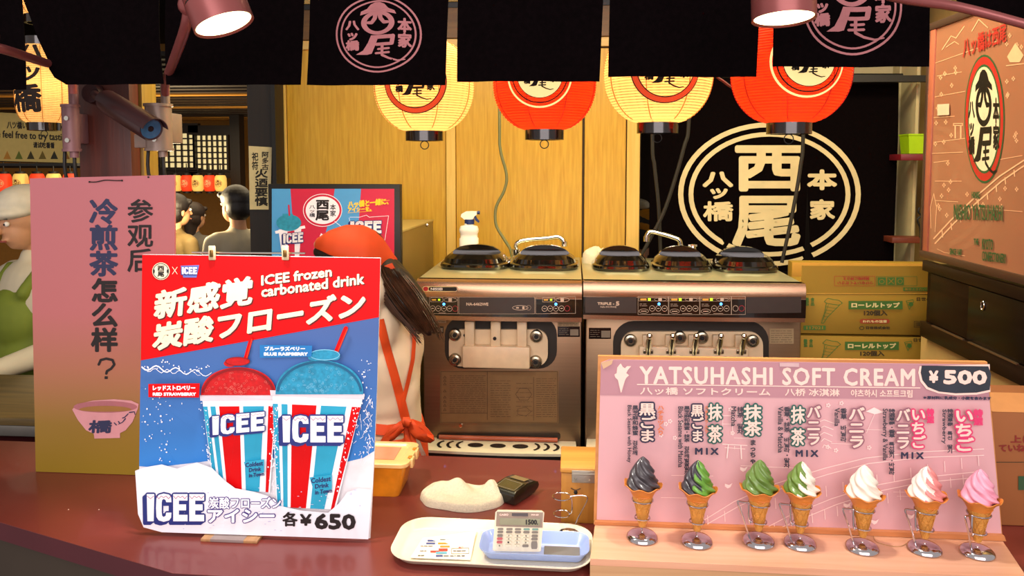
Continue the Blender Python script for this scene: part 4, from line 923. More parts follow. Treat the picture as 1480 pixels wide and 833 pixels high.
def crumple(name, label, cat, base, rx, ry, hz, m, seed=1, px=None, n=70, hfun=None):
    """folded cloth heap"""
    rnd = random.Random(seed); mb = MB(); top = []
    N = n
    def hgt(u, v):
        r = math.sqrt(u*u+v*v); e = max(0, 1-r**4.0)
        q = noise.noise(Vector((u*1.5+seed, v*1.6, 0)))*.9; f = abs(noise.noise(Vector((u*2.6+seed+v*.8, v*1.2, 3))))
        return hz*(e**.25)*(.80+.38*q-.85*f*(1-.3*r)+.05*noise.noise(Vector((u*9, v*9, seed))))+.001
    base = Vector(base)
    for j in range(N+1):
        for i in range(N+1):
            u = -1+2*i/N; v = -1+2*j/N; d_ = max(abs(u), abs(v)); r = math.hypot(u, v) or 1; s_ = d_/r; a_ = math.atan2(v, u)
            ed = 1+.16*noise.noise(Vector((math.cos(a_)*1.3+seed, math.sin(a_)*1.3, 9)))
            uu, vv = u*s_, v*s_; mb.v.append(tuple(base+Vector((uu*rx*ed, vv*ry*ed, (hfun(uu, vv, math.hypot(uu, vv)) if hfun else hgt(uu, vv))+.0006))))
    for j in range(N):
        for i in range(N): q = j*(N+1)+i; mb.f.append((q, q+1, q+N+2, q+N+1))
    rim = [j for j in range(N+1)]+[j*(N+1)+N for j in range(1, N+1)]+[N*(N+1)+i for i in range(N-1, -1, -1)]+[j*(N+1) for j in range(N-1, 0, -1)]
    k0 = len(mb.v); mb.v += [(mb.v[i][0], mb.v[i][1], base.z) for i in rim]
    for i in range(len(rim)): mb.f.append((rim[i], rim[(i+1) % len(rim)], k0+(i+1) % len(rim), k0+i))
    mb.f.append(tuple(range(k0, k0+len(rim))))
    return mb.build(name, m, None, smooth=80, loc=base, label=label, cat=cat)
TERRY = mat('cream_terry', 'd8cbb0', .95, var=.08, scale=200, bump=.9, bscale=500)
cc = P(872, 374, 2.98)
crumple('cleaning_rag', 'crumpled cream rag lying behind the lids of the right machine', 'rag', (cc.x, 3.02, ztop), .085, .09, .062, TERRY, 4, n=40)
# ------------------------------------------------------------------ counter
CZ = .85
A0 = PZ(0, 755, CZ); A1 = PZ(250, 829, CZ)
d0 = (A1-A0).normalized(); AL = A0-d0*.9
bl = Vector((AL.x-.1, 1.90, CZ)); br = Vector((1.30, 1.86, CZ))
fr = Vector((1.30, A1.y-.035, CZ))
outline = [AL, A1, fr, br, bl]
ct = thing('shop_counter', 'maroon laminate shop counter with a clipped front corner', 'counter', (0, 1.6, 0))
MB().slab([Vector((p.x, p.y, CZ-.001)) for p in outline], (0, 0, -.038)).build('counter_edge', MAROON_E, ct)
MB().slab([Vector((p.x, p.y, CZ-.001)) for p in outline], (0, 0, .001)).build('counter_top', MAROON, ct)
def inset(p, q): return Vector((p.x, p.y+q, 0))
m = MB().slab([Vector((AL.x, AL.y+.05, 0)), Vector((A1.x+.01, A1.y+.05, 0)), Vector((fr.x, fr.y+.05, 0)), Vector((br.x, br.y-.02, 0)), Vector((bl.x, bl.y-.02, 0))], (0, 0, CZ-.04))
m.build('counter_front', mat('dark_olive_brown_front', '3b3026', .6, var=.1, scale=5), ct)
for x, y in ((99, 737), (236, 766), (143, 737)):
    MB().ball(PZ(x, y, CZ), (.0016, .0016, .0007), 6).build('paint_chip', mat('pale_chip', 'd8b8a8', .7), ct)
# ------------------------------------------------------------------ pink sign
sY = PZ(150, 686, CZ).y-.0
pz0 = PZ(150, 684, CZ); pl = Plane((0, sY, 0), (0, -1, 0))
t = thing('pink_sign', 'tall pink sign board with Chinese tea lettering and a painted bowl', 'sign', (P(150, 680, sY).x, sY, CZ))
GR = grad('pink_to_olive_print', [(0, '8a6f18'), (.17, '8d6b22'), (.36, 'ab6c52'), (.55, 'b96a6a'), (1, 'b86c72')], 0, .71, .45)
zb = CZ+.001
def bp(x, y):
    p = pl.at(x, y); p.z = max(p.z, zb); return p
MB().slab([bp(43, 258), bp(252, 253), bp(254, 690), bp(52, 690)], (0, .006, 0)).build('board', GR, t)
MB().slab([pl.at(236, 678)+Vector((0, .008, 0)), pl.at(252, 678)+Vector((0, .008, 0)), Vector((bp(252, 690).x, sY+.008, zb)), Vector((bp(236, 690).x, sY+.008, zb))], (0, .04, 0)).build('support_foot', BLACK, t)
pr = Print(pl, t)
BL_T = mat('navy_lettering', '2a2c4e', .6); K_T = mat('black_lettering', '1c1212', .6)
pr(col('冷煎茶', (128, 287, 172, 400), 1.4, 12), BL_T, 'lettering'); pr(col('怎么样', (131, 402, 172, 509), 1.4, 12)+line([(143, 527), (146, 520.5), (154, 518.5), (163, 520.5), (165.5, 527), (161, 533), (155, 536.5), (154, 540)], 3.6)+rect(151.5, 544, 156, 548)+col('参观后', (183, 287, 223, 394), .7, 8), K_T, 'lettering')
bowl = [(105, 592), (112, 584), (135, 579), (165, 577), (190, 579), (201, 584), (200, 590), (192, 610), (182, 622), (174, 626), (174, 633), (137, 634), (136, 627), (125, 622), (113, 607)]
pr(poly(*bowl), mat('pale_pink_print', 'cf8f94', .6), 'bowl_print'); pr(ell(153, 588, 46, 8.5), mat('rose_shade_print', 'a8646a', .6), 'bowl_inside_print')
pr(poly(*[(153+38*math.cos(a), 592+5.5*math.sin(a)*(1 if math.sin(a) < 0 else .55)) for a in [2*PI*i/24 for i in range(24)]]), mat('tea_print', '9a6a34', .6), 'tea_print')
pr(txt('橋', (128, 607, 162, 626), .9, slant=.1)+line([(166, 611), (169, 614)], 1.6)+line([(172, 609), (174, 612)], 1.6)+line([(182, 605), (178, 610), (172, 613)], 1.8, .8)+line([(186, 598), (181, 603), (178, 604)], 1.5)+line([(188, 596), (195, 595), (196, 599)], 1.8, 1), BL_T, 'lettering')
MB().tube([pl.at(x, y, .003) for x, y in ((130, 263), (140, 263), (153, 260.5), (167, 261), (177, 261))], .0012, 6, smooth=4).build('tie_wire', BLACK, t)
for x, y in ((130, 263), (177, 261), (215, 256)): MB().ball(pl.at(x, y, .002), .0022, 8).build('tie_pin', BLACK, t)
# ------------------------------------------------------------------ red drink poster
_a = PZ(240, 769, CZ+.001); _b = PZ(535, 779, CZ+.001); _n = (_b-_a).cross(Vector((0, 0, 1)))
if _n.y > 0: _n = -_n
pl = Plane(_a, _n); DY = max(_a.y, _b.y); p0 = PZ(380, 776, CZ)
t = thing('drink_poster', 'bright red and blue frozen drink poster standing on the counter', 'poster', (pl.at(370, 770).x, DY, CZ))
PZc = CZ+.004
ol = [(206, 368), (300, 369), (550, 373), (548, 458), (545, 560), (541, 660), (535, 778.5), (420, 774), (300, 769), (240, 767.5), (212, 760), (205, 740), (201, 690), (203, 560)]
MB().slab([pl.at(x, y) for x, y in ol], (0, .0035, 0)).build('poster_card', mat('white_card', 'f1edf0', .35, coat=.2), t)
pr = Print(pl, t)
RED = mat('poster_red', 'd60208', .4, var=.03, spec=.25); BLU = grad('poster_blue', [(0, '2f86d8'), (.5, '3a6fb4'), (1, '44609a')], .10, .42, .35)
SNOW = mat('poster_snow_white', 'f4f2fa', .35, var=.01)
pr(poly((204, 519), (548, 456), (545, 560), (541, 652), (525, 662), (500, 668), (470, 662), (430, 668), (380, 660), (330, 662), (290, 668), (255, 672), (225, 676), (201.5, 674), (203, 560)), BLU, 'blue_field')
pr(poly((206, 368.3), (300, 369.3), (550, 373.3), (548, 458.5), (204, 521)), RED, 'red_field')
OR = mat('poster_orange_glow', 'e8471c', .35)
CREAMT = mat('cream_lettering', 'f7e7c4', .5, var=.01); MAR = mat('maroon_shadow_ink', '5a0a0c', .5); REDL = mat('white_outline_red', 'f2c8b8', .5)
sl = -.165
def head_(s_, box, bold, slope=sl, n=12):
    a_ = txt(s_, box, bold, slope, .08, n); return a_
H1 = [('新感覚', (222, 421, 365, 463), 1.7), ('炭酸フローズン', (220, 468, 527, 508), 1.7)]
sh = []; fg = []
for s_, bx_, bd in H1:
    sh += [tuple((p[0]+1.6, p[1]+1.5) for p in q) for q in head_(s_, bx_, bd)]; fg += head_(s_, bx_, bd)
s2 = txt('ICEE frozen', (378, 398, 480, 413), .7, -.13, 0, 8)+txt('carbonated drink', (378, 414, 527, 430), .7, -.13, 0, 8)
sh += [tuple((p[0]+1.3, p[1]+1.2) for p in q) for q in s2]
pr(sh, MAR, 'lettering_shadow'); pr(fg+s2, CREAMT, 'lettering')
pr(ell(233.5, 392, 12.6)+line([(250, 386), (257, 396)], .7)+line([(257, 386), (250, 396)], .7), CREAMT, 'emblem_disc')
pr(place(ring(0, 0, .92, .92, .08), 233.5, 392, 12.6)+txt('西', (228.5, 384, 238.5, 391.5), .35, n=6)+txt('尾', (228.5, 392, 238.5, 400), .35, n=6)+ell(223.6, 392, 1.2, 3, 10)+ell(243, 392, 1.2, 3, 10), K_T, 'emblem_lettering')
NAVY = mat('navy_logo_shadow', '25307a', .4); WH = mat('logo_white', 'fbfaff', .35, var=.005)
def logo(x0, y0, x1, y1, b, slope=0., shx=-1.4, shy=1.4, plate=False):
    w_ = x1-x0; h_ = y1-y0; g = []
    cells = [('I', 0, .13), ('C', .16, .43), ('E', .46, .71), ('E', .74, 1.0)]
    def L(a, b_, pts): return [(x0+(a+(b_-a)*u)*w_, y0+v*h_) for u, v in pts]
    for ch, a, b_ in cells:
        if ch == 'I': g += poly(*L(a, b_, [(0, 0), (1, 0), (.92, 1), (.08, 1)]))
        elif ch == 'C':
            o = [(1, .30), (.98, .12), (.85, .02), (.5, -.02), (.18, .03), (.03, .16), (0, .5), (.03, .84), (.18, .97), (.5, 1.02), (.85, .97), (.98, .86), (1, .68), (.66, .68), (.62, .80), (.5, .84), (.40, .80), (.37, .68), (.37, .32), (.40, .22), (.5, .18), (.62, .22), (.66, .30)]
            g += poly(*L(a, b_, o))
        else: g += poly(*L(a, b_, [(0, 0), (1, 0), (1, .24), (.40, .24), (.40, .38), (.9, .38), (.9, .60), (.40, .60), (.40, .76), (1, .76), (1, 1), (0, 1)]))
    g = [tuple((p[0], p[1]+slope*(p[0]-x0)) for p in q) for q in g]
    r = h_*.055; sh = dil(g, r, 8)
    for k in (1, 2, 3): sh += [tuple((p[0]-r*.75*k, p[1]+r*.6*k) for p in q) for q in dil(g, r*.8, 6)]
    pr(sh, NAVY, 'logo_shadow'); pr(g, WH, 'logo_lettering'); ic = []
    for ch, a, b_ in cells:
        n_ = 1 if ch == 'I' else 3; aa = x0+a*w_+r*.3; bb_ = x0+b_*w_-r*.3
        pts = []
        for k in range(2*n_+1): xx = aa+(bb_-aa)*k/(2*n_); pts.append((xx, y0+h_*(.07 if k % 2 == 0 else (.17 if k % 4 == 1 else .13))+slope*(xx-x0)))
        ic += line(pts, max(.3, h_*.018))
    pr(ic, mat('icicle_pink', 'b04a78', .4), 'icicle_line')
def dil_light(gl, r):
    out = []
    for k in range(6):
        a_ = 2*PI*k/6; out += [tuple((p[0]+r*math.cos(a_), p[1]+r*math.sin(a_)) for p in q) for q in gl]
    return out
# tiny logo
pr(poly((262, 384), (289, 383), (285, 401), (266, 401)), mat('logo_mid_blue', '5a6ab0', .4), 'small_logo_field')
logo(264, 386, 286, 396, .5)
# splashes and drops
rnd = random.Random(5); dr = []
for k in range(150):
    u = rnd.random(); side = rnd.random()
    if side < .35: x, y = rnd.gauss(232, 16), rnd.uniform(560, 668)
    elif side < .55: x, y = 206+100*u, 527+12*u*u+rnd.gauss(0, 3)+6*math.sin(u*12)
    else: x, y = rnd.gauss(529, 8), rnd.uniform(520, 668)
    if 205 < x < 540 and y < 700: dr += ell(x, y, rnd.uniform(.4, 1.5), rnd.uniform(.4, 1.5), 7)
dr += line([(207+i*4, 530+4*math.sin(i*.9)+i*.4) for i in range(26)], 2.2, .8)+line([(215+i*4, 534+3*math.sin(i*1.4+1)+i*.3) for i in range(20)], 1.0, .5)
for k in range(60):
    x, y = rnd.gauss(532, 6), rnd.uniform(570, 665); dr += line([(x, y), (x+rnd.uniform(-5, 4), y+rnd.uniform(3, 9))], .8, .4) if x < 539 else []
pr(dr, SNOW, 'splash_print')['kind'] = 'stuff'
# cups
CUPR = mat('syrup_red', 'c41418', .3, var=.15, scale=120); CUPB = mat('syrup_blue', '2a8fb4', .3, var=.2, scale=120); DKR = mat('dark_red_print', '8c0c14', .35); DKB = mat('deep_blue_print', '1c5f86', .35)
LTB = mat('light_blue_print', '7cc0dc', .35); TURQ = mat('turquoise_print', '2aa4c8', .35)
def dome(cx, top, rx, base, c1, c2, knobm, hl):
    pts = [(cx-rx, base)]+[(cx-rx*math.cos(a), base-(base-top)*math.sin(a)**.85*.88) for a in [PI*i/24 for i in range(1, 24)]]+[(cx+rx, base)]
    pr(poly(*pts), c1, 'dome_print')
    d_ = []; rr_ = random.Random(3)
    for k in range(70):
        a_ = rr_.uniform(.2, 2.9); q_ = rr_.uniform(.1, .92); d_ += ring(cx-rx*q_*math.cos(a_), base-(base-top)*.82*q_*math.sin(a_), rr_.uniform(.8, 2.4), rr_.uniform(.8, 2.4), .35, 8)
    pr(d_, hl, 'bubble_print'); pr(ring(cx, base, rx-1, (base-top)*.86, 3.5, 26, PI+.1, 2*PI-.1), c2, 'dome_rim_print')
def cup(x0, x1, yt, xb0, xb1, yb, sl_):
    pr(poly((x0, yt), (x1, yt+sl_*(x1-x0)), (xb1, yb+4), (xb0, yb)), WH, 'cup_print')
    def f(u, v):
        xt = x0+(x1-x0)*u; xb = xb0+(xb1-xb0)*u; y0_ = yt+sl_*(xt-x0); return (xt+(xb-xt)*v, y0_+(yb+4*u-y0_)*v)
    pr.k += 1
    for u0, u1, m_ in ((.0, .06, TURQ), (.10, .17, TURQ), (.22, .50, RED), (.55, .84, TURQ), (.90, 1, RED)):
        pr(poly(f(u0, .10), f(u1, .10), f(u1-.03*(u1 > .5)+.02*(u1 < .5), 1), f(u0+.02, 1)), m_, 'cup_stripe', up=False)
    pr.k += 1
    pr(poly((x0-3, yt-3), (x1+2, yt-3+sl_*(x1-x0)), (x1+1, yt+5+sl_*(x1-x0)), (x0-2, yt+5)), mat('lid_rim_print', 'ddd0d8', .35), 'lid_rim_print'); return f
pr(line([(364, 490), (355, 522)], 5.5), RED, 'straw_print'); pr(line([(365.5, 490), (357, 520)], 1), OR, 'straw_line')
pr(line([(501, 474), (487, 508)], 6.5), RED, 'straw_print'); pr(line([(503, 475), (489, 508)], 1.2), OR, 'straw_line')
cup(294, 401, 573, 311, 392, 706, -.01); dome(347, 524, 54, 570, CUPR, DKR, None, mat('pink_bubble', 'e06a60', .3)); pr(ell(346, 521, 18, 6.5, 20)+ell(335, 524, 9, 5, 16), CUPR, 'syrup_top_print'); pr(ring(346, 521, 18, 6.5, 1.2, 20), DKR, 'syrup_line')
cup(396, 527, 565, 402, 487, 730, .04); dome(464, 512, 63, 568, CUPB, DKB, None, LTB); pr(ell(472, 511, 22, 8, 20)+ell(458, 515, 10, 5, 16)+ell(485, 514, 9, 5, 16), CUPB, 'syrup_top_print'); pr(ring(472, 511, 22, 8, 1.2, 20), LTB, 'syrup_line')
# frost along the cup edges
fr_ = []
for k in range(240):
    u = rnd.random(); s_ = rnd.choice(((398, 404), (521, 486), (297, 313), (404, 395))); y = 580+130*u; x = s_[0]+(s_[1]-s_[0])*u+rnd.gauss(0, 3.4); fr_ += ell(x, y, rnd.uniform(.4, 1.3), rnd.uniform(.4, 1.6), 6)
pr(fr_, SNOW, 'frost_print')['kind'] = 'stuff'
logo(311, 599, 386, 626, 2.0, slope=-.09); logo(412, 598, 499, 636, 2.5, slope=.0)
TXB = mat('ink_blue_text', '24306a', .5)
def cold(x, y, s_): return txt('Coldest', (x, y, x+30*s_, y+8*s_), .35, -.12, n=5)+txt('Drink', (x+6*s_, y+9*s_, x+27*s_, y+16*s_), .35, -.12, n=5)+txt('in Town', (x+6*s_, y+18*s_, x+32*s_, y+25*s_), .35, -.12, n=5)
pr(poly((451, 686), (483, 682), (483, 703), (458, 709)), TURQ, 'cup_text_field'); pr(poly((357, 664), (386, 660), (386, 679), (362, 684)), TURQ, 'cup_text_field', up=False); pr(cold(453, 687, .95)+cold(359, 665, .85), TXB, 'lettering')
# flavour tags
pr(poly((220.5, 552), (294, 551), (293, 571.5), (220.5, 571)), RED, 'flavour_tag'); pr(poly((380, 496), (455, 497), (454, 513), (380, 514.5)), mat('tag_blue', '1c74b8', .4), 'flavour_tag')
pr(txt('レッドストロベリー', (227, 554, 288, 561.5), .45, n=6)+txt('RED STRAWBERRY', (227, 564, 289, 569), .5, n=6)+txt('ブルーラズベリー', (387, 498, 445, 504.5), .45, n=6)+txt('BLUE RASPBERRY', (386, 506.5, 449, 511.5), .5, n=6), WH, 'lettering')
# snow bank, where the mascot stood only snow and sky remain
pr(poly((202, 676), (216, 671), (240, 667), (262, 673), (290, 664), (312, 672), (330, 690), (345, 701), (372, 706), (392, 712), (408, 726), (440, 733), (478, 736), (494, 722), (505, 707), (521, 701), (540, 703), (538, 740), (535.5, 774), (420, 770), (240, 764), (214, 757), (206, 738)), SNOW, 'snow_bank')
sn = []
for k in range(60):
    x, y = rnd.uniform(206, 525), rnd.uniform(700, 762)
    sn += ell(x, y, rnd.uniform(.6, 2.6), rnd.uniform(.3, .8), 7)
pr(sn, mat('snow_shade_print', 'c8cbe8', .4), 'snow_fleck')['kind'] = 'stuff'
logo(219, 709, 301, 748, 3.0)
PUR = mat('purple_outline', '3a2a86', .45)
j1 = txt('炭酸フローズン', (308, 713, 411, 730), .5, n=6); j2 = txt('アイシー', (306, 730, 402, 750), 1.0, n=8)
pr(dil_light(j1, 1.0)+dil_light(j2, 1.3), PUR, 'lettering_outline'); pr(j1+j2, WH, 'lettering')
pr(txt('各', (413, 734, 435, 755), .7)+txt('¥', (438, 737, 455, 754), .9)+txt('650', (459, 736, 518, 759), 1.5, .02, n=12), K_T, 'lettering')
# rod and clips, foot
MB().tube([pl.at(276, 365.5, -.004), pl.at(440, 366.5, -.004)], .0018, 8).build('hanging_rod', CHROME, t)
CLEAR = mat('smoky_clip_plastic', 'c9b18a', .15, coat=.5)
for x in (308, 413.5):
    MB().bb(pl.at(x-5.5, 355, .006), pl.at(x+5.5, 376, .0022), .002).build('clip', CLEAR, t); MB().bb(pl.at(x-2.5, 361, .009), pl.at(x+2.5, 371, .006), .001).build('clip_spring', mat('bronze_spring', '7a5a2c', .3, .8), t)
MB().slab([pl.at(237, 700, -.005), pl.at(372, 700, -.005), Vector((pl.at(372, 760, -.005).x, pl.at(372, 760, -.005).y, CZ+.001)), Vector((pl.at(237, 760, -.005).x, pl.at(237, 760, -.005).y, CZ+.001))], (0, .012, 0)).build('backing_board', wood('plywood', 'c49a62', 'd4ad76', .5, 'X', 10), t)
a_ = PZ(290, 783, CZ); b_ = PZ(383, 773, CZ)
MB().bb((a_.x, a_.y-.001, CZ), (b_.x, DY+.05, CZ+.006), .001).build('foot_plate', wood('worn_ply_foot', '9a7048', 'bb8d60', .5, 'Y', 8), t)
MB().bb((a_.x+.02, a_.y-.0015, CZ+.0005), (b_.x-.028, DY, CZ+.0066), .0005).build('foot_film', mat('grey_tape', '8d7c78', .3), t)
# ------------------------------------------------------------------ framed lit poster behind
FY = 2.62; pl = Plane((0, FY, 0), (0, -1, 0))
t = thing('poster_frame', 'black framed light board with a blue and red drink advert behind the worker', 'sign', (pl.at(484, 500).x, FY+.02, pl.at(484, 500).z))
y1 = 500
MB().bb(pl.at(387, 266), pl.at(580.5, y1)+Vector((0, .035, 0)), .003).build('frame', BLACK, t)
LB = mat('lit_blue_print', '4a93c4', .4, var=.03, emit=.25); LRr = mat('lit_red_print', 'c2203e', .4, var=.03, emit=.22); LW = mat('lit_white_print', 'e9e2e4', .4, emit=.25)
pr = Print(pl, t)
pr(rect(393, 273, 570, y1-6), LB, 'blue_print')
pr(poly((420, 273), (484, 273), (480, 300), (470, 340), (455, y1-6), (445, y1-6), (434, 400), (424, 330))+poly((522, 273), (570, 273), (570, y1-6), (500, y1-6), (505, 400), (518, 330)), LRr, 'red_print')
pr(ell(466.5, 304, 27.5, 23), LRr, 'emblem_ring'); pr(ring(466.5, 304, 28.3, 23.8, .9, 44)+ell(466.5, 304, 24.5, 20), LW, 'emblem_disc')
pr(txt('西', (457, 289, 476, 303), .8)+txt('尾', (456, 304, 476, 319), .7)+col('八ッ橋', (447, 296, 456, 314), .15, 4)+col('本家', (477, 295, 486, 313), .2, 4), K_T, 'emblem_lettering')
YT = mat('yellow_lettering', 'f0c020', .5, emit=.3)
pr(txt('八ッ橋と一緒に、', (503, 291, 562, 301), .5, -.09, n=6)+line([(503, 297), (563, 289.5)], .5)+txt('アイシーを。', (503, 300, 537, 307), .4, -.05, n=6)+line([(503, 308), (538, 305)], .5), YT, 'lettering')
pr(line([(506, 314), (520, 314), (530, 311), (534, 314), (562, 312), (556, 350)], .6)+line([(505, 315), (512, 350)], .6)+line([(484, 320), (493, 327)], .8), LW, 'outline_print')
pr(poly((403, 332), (439, 327), (434, 400), (412, 400)), LW, 'cup_print'); pr(poly((416, 333), (426, 332), (427, 400), (418, 400))+poly((436, 330), (439, 329), (434, 400), (431, 400)), LRr, 'cup_stripe')
pr(poly((398, 334), (441, 326), (442, 330), (399, 338)), LW, 'lid_rim_print'); pr(ell(418, 322, 18, 12, 24)+rect(409, 309, 424, 316), mat('lit_turquoise_print', '2a8ea8', .4, emit=.15, var=.2, scale=100), 'dome_print'); pr(line([(418, 297), (419, 311)], 2.4), LRr, 'straw_print')
logo(410, 338, 439, 352, 1.0, slope=-.08); logo(507, 320, 552, 338, 1.4, slope=-.02)
pr(txt('クール', (463, 337, 478, 345), .5)+txt('冷たい', (462, 362, 480, 370), .5), LW, 'lettering')
t2 = thing('side_table', 'dark metal work table behind the counter holding the framed board', 'table', (pl.at(484, 500).x, FY+.1, 0))
zt = t.location.z
MB().bb((pl.at(380, 500).x, FY-.06, zt-.03), (pl.at(596, 500).x, FY+.085, zt-.001), .003).build('table_top', STEEL_B, t2)
for x in (pl.at(384, 500).x, pl.at(590, 500).x):
    for y in (FY-.04, FY+.06): MB().bb((x-.014, y-.014, 0), (x+.014, y+.014, zt-.03)).build('leg', STEEL_B, t2)
# beige metal cabinet between the frame and the machine
a_ = P(581, 400, 2.66); b_ = P(628, 400, 3.28)
t = thing('metal_cabinet', 'tall beige metal cabinet between the framed board and left machine', 'cabinet', (P(604, 400, 2.9).x, 2.95, 0))
xa = P(548, 400, 2.72).x; xb = P(581, 400, 2.72).x+.0; zt_ = P(600, 336, 2.72).z
CAB = mat('beige_cabinet_enamel', '8a7440', .35, .4, var=.08, scale=4)
xr = P(626, 400, 3.25).x
MB().slab([Vector((xa, 2.72, 0)), Vector((xb, 2.72, 0)), Vector((xr, 3.26, 0)), Vector((xr-.35, 3.26, 0))], (0, 0, zt_)).build('cabinet_body', CAB, t)
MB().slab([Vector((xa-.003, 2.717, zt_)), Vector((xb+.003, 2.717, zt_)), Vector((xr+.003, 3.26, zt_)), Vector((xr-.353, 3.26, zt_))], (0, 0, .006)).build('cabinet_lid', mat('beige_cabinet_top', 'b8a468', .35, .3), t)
MB().ball((xb+.05, 2.95, zt_+.008), .008, 10).build('lid_screw', CHROME, t)
# ------------------------------------------------------------------ worker from behind
WX = P(515, 500, 2.2).x; k = 2.2/F
t = thing('person', 'worker seen from behind in a white shirt, orange headscarf and orange apron', 'person', (WX, 2.2, 0))
def W_(px, py, Y): return P(px, py, Y)
hc = W_(508, 391, 2.16)
R, q = head(hc, math.radians(-62), t, .30, .94, skin=SKIN)
# hair: cap of hair, side lock, ponytail
blob([('e', q(0, .030, .040), (.084, .094, .084), R), ('e', q(0, .050, -.02), (.080, .072, .08), R), ('c', W_(461, 364, 2.12), W_(486, 374, 2.08), .018, .022), ('c', W_(560, 392, 2.16), W_(572, 402, 2.15), .045, .04)], 'hair', HAIRB, t, .007, 3)
rndh = random.Random(2)
blob([('c', W_(558, 388, 2.14), W_(572, 410, 2.11), .034, .050), ('c', W_(572, 410, 2.11), W_(592, 438, 2.09), .050, .052), ('c', W_(592, 438, 2.09), W_(612, 466, 2.08), .052, .030), ('c', W_(612, 466, 2.08), W_(620, 482, 2.08), .030, .010)], 'ponytail', HAIRB, t, .006, 3)
pt = MB()
for i in range(170):
    th_ = rndh.uniform(0, 2*PI); rr_ = rndh.uniform(.75, 1.08); e_ = rndh.uniform(0, 1)
    def off(r): return Vector((math.cos(th_)*r*rr_, -abs(math.sin(th_))*r*rr_, math.sin(th_*1.7)*r*.5))
    pt.tube([W_(560, 390, 2.13)+off(.034), W_(573, 411, 2.105)+off(.048), W_(593, 439, 2.085)+off(.050), W_(612, 466, 2.075)+off(.034+.012*e_), W_(618+6*e_, 474+14*e_, 2.075)+off(.020+.02*e_)], lambda u: .0022*(1-u)+.0005, 3, smooth=3)
h_ = pt.build('hair_strand', mat('brown_black_hair', '3a2214', .35, var=.5), t); h_['kind'] = 'stuff'
# headscarf: triangular cloth over the skull, point at the nape
def HS(px, py, Y): return P(px, py, Y)
sc_ = [(455.5, 349, 352, .012), (464, 340, 352, .055), (480, 331, 354, .086), (500, 326, 362, .100), (522, 327, 370, .101), (540, 334, 375, .088), (552, 344, 378, .066), (562, 358, 379, .040), (569, 369, 378.5, .018), (573.5, 375, 377, .004)]
fine_ = []
for (a1_, b1_) in zip(sc_, sc_[1:]):
    for k_ in range(3): fine_.append(tuple(a1_[m_]+(b1_[m_]-a1_[m_])*k_/3 for m_ in range(4)))
fine_.append(sc_[-1]); rings = []
for x_, y0_, y1_, hd_ in fine_:
    a_ = W_(x_, y0_, 2.16); b_ = W_(x_, y1_+3, 2.16); hh_ = (a_.z-b_.z); rings.append([Vector((a_.x+.0025*math.sin(5*th)*(x_ > 530), 2.16+hd_*math.cos(th), b_.z+hh_*(max(0, math.sin(th))**.75 if math.sin(th) > 0 else -.03)+.003*math.sin(3*th+x_*.08))) for th in [2*PI*i_/32 for i_ in range(32)]])
MB().loft(rings).build('headscarf', ORNG, t, smooth=80)
MB().slab([W_(x, y, 2.095) for x, y in ((556, 384), (567, 380), (575, 396), (580, 412), (575, 414), (566, 400))], (0, -.006, 0)).build('scarf_tail', ORNG, t)
# torso turned to the left, leaning a little
zs = lambda y: P(515, y, 2.2).z
def Tq(px, py, dy=0): return W_(px, py, 2.2+dy)
Rt = Matrix.Rotation(math.radians(-62), 3, 'Z')
def fold(v):
    nz = noise.noise(Vector((v.x*9, v.y*9, v.z*5)))*.010+noise.noise(Vector((v.x*22+v.z*10, v.y*22, v.z*8)))*.004
    c = Vector((WX, 2.2, v.z)); d = (v-c); d.z = 0
    return v+d.normalized()*nz if d.length > .01 else v
shirt = blob([('e', Tq(528, 468), (.175, .125, .15), Rt), ('e', Tq(535, 520), (.165, .14, .17), Rt), ('e', Tq(540, 568, 0), (.145, .14, .13), Rt), ('e', Tq(540, 618, 0), (.16, .145, .12), Rt),
      ('c', Tq(528, 422, -.12), Tq(532, 424, .13), .065, .065), ('c', Tq(543, 405), Tq(535, 425), .055, .075),
      ('c', Tq(510, 438, -.17), Tq(470, 505, -.20), .066, .056), ('c', Tq(470, 505, -.20), Tq(400, 540, -.22), .054, .040),
      ('c', Tq(515, 430, .17), Tq(480, 500, .20), .064, .054), ('c', Tq(480, 500, .20), Tq(410, 535, .10), .052, .040), ('c', Tq(545, 480), Tq(550, 600), .125, .125), ('c', Tq(530, 470), Tq(530, 600), .125, .13), ('e', Tq(560, 560), (.11, .10, .12), Rt), ('e', Tq(566, 500), (.09, .10, .12), Rt)], 'shirt', mat('worker_white_shirt', 'd9c2a4', .75, var=.05, scale=8, bump=.35, bscale=14), t, .010, 3, post=fold)
hand(Tq(398, 541, -.22), (-1, -.1, -.25), (0, 0, -1), SKIN, t); hand(Tq(408, 536, .10), (-1, -.2, -.25), (0, 0, -1), SKIN, t)
sk = blob([('c', Tq(540, 636, 0), Tq(540, 800, 0), .165, .185), ('e', Tq(540, 625), (.172, .160, .07), Rt)], 'apron_skirt', ORNG, t, .012, 4)
for s_ in (-1, 1): blob([('c', (WX+.05+s_*.03, 2.2+s_*.09, .55), (WX+.05+s_*.03, 2.2+s_*.09, .06), .07, .045), ('c', (WX+.06+s_*.03, 2.2+s_*.09, .045), (WX-.10+s_*.03, 2.2+s_*.09, .035), .045, .035)], 'trouser_leg', DENIM, t, .014, 3)
bv = bvh(shirt); bs = bvh(sk)
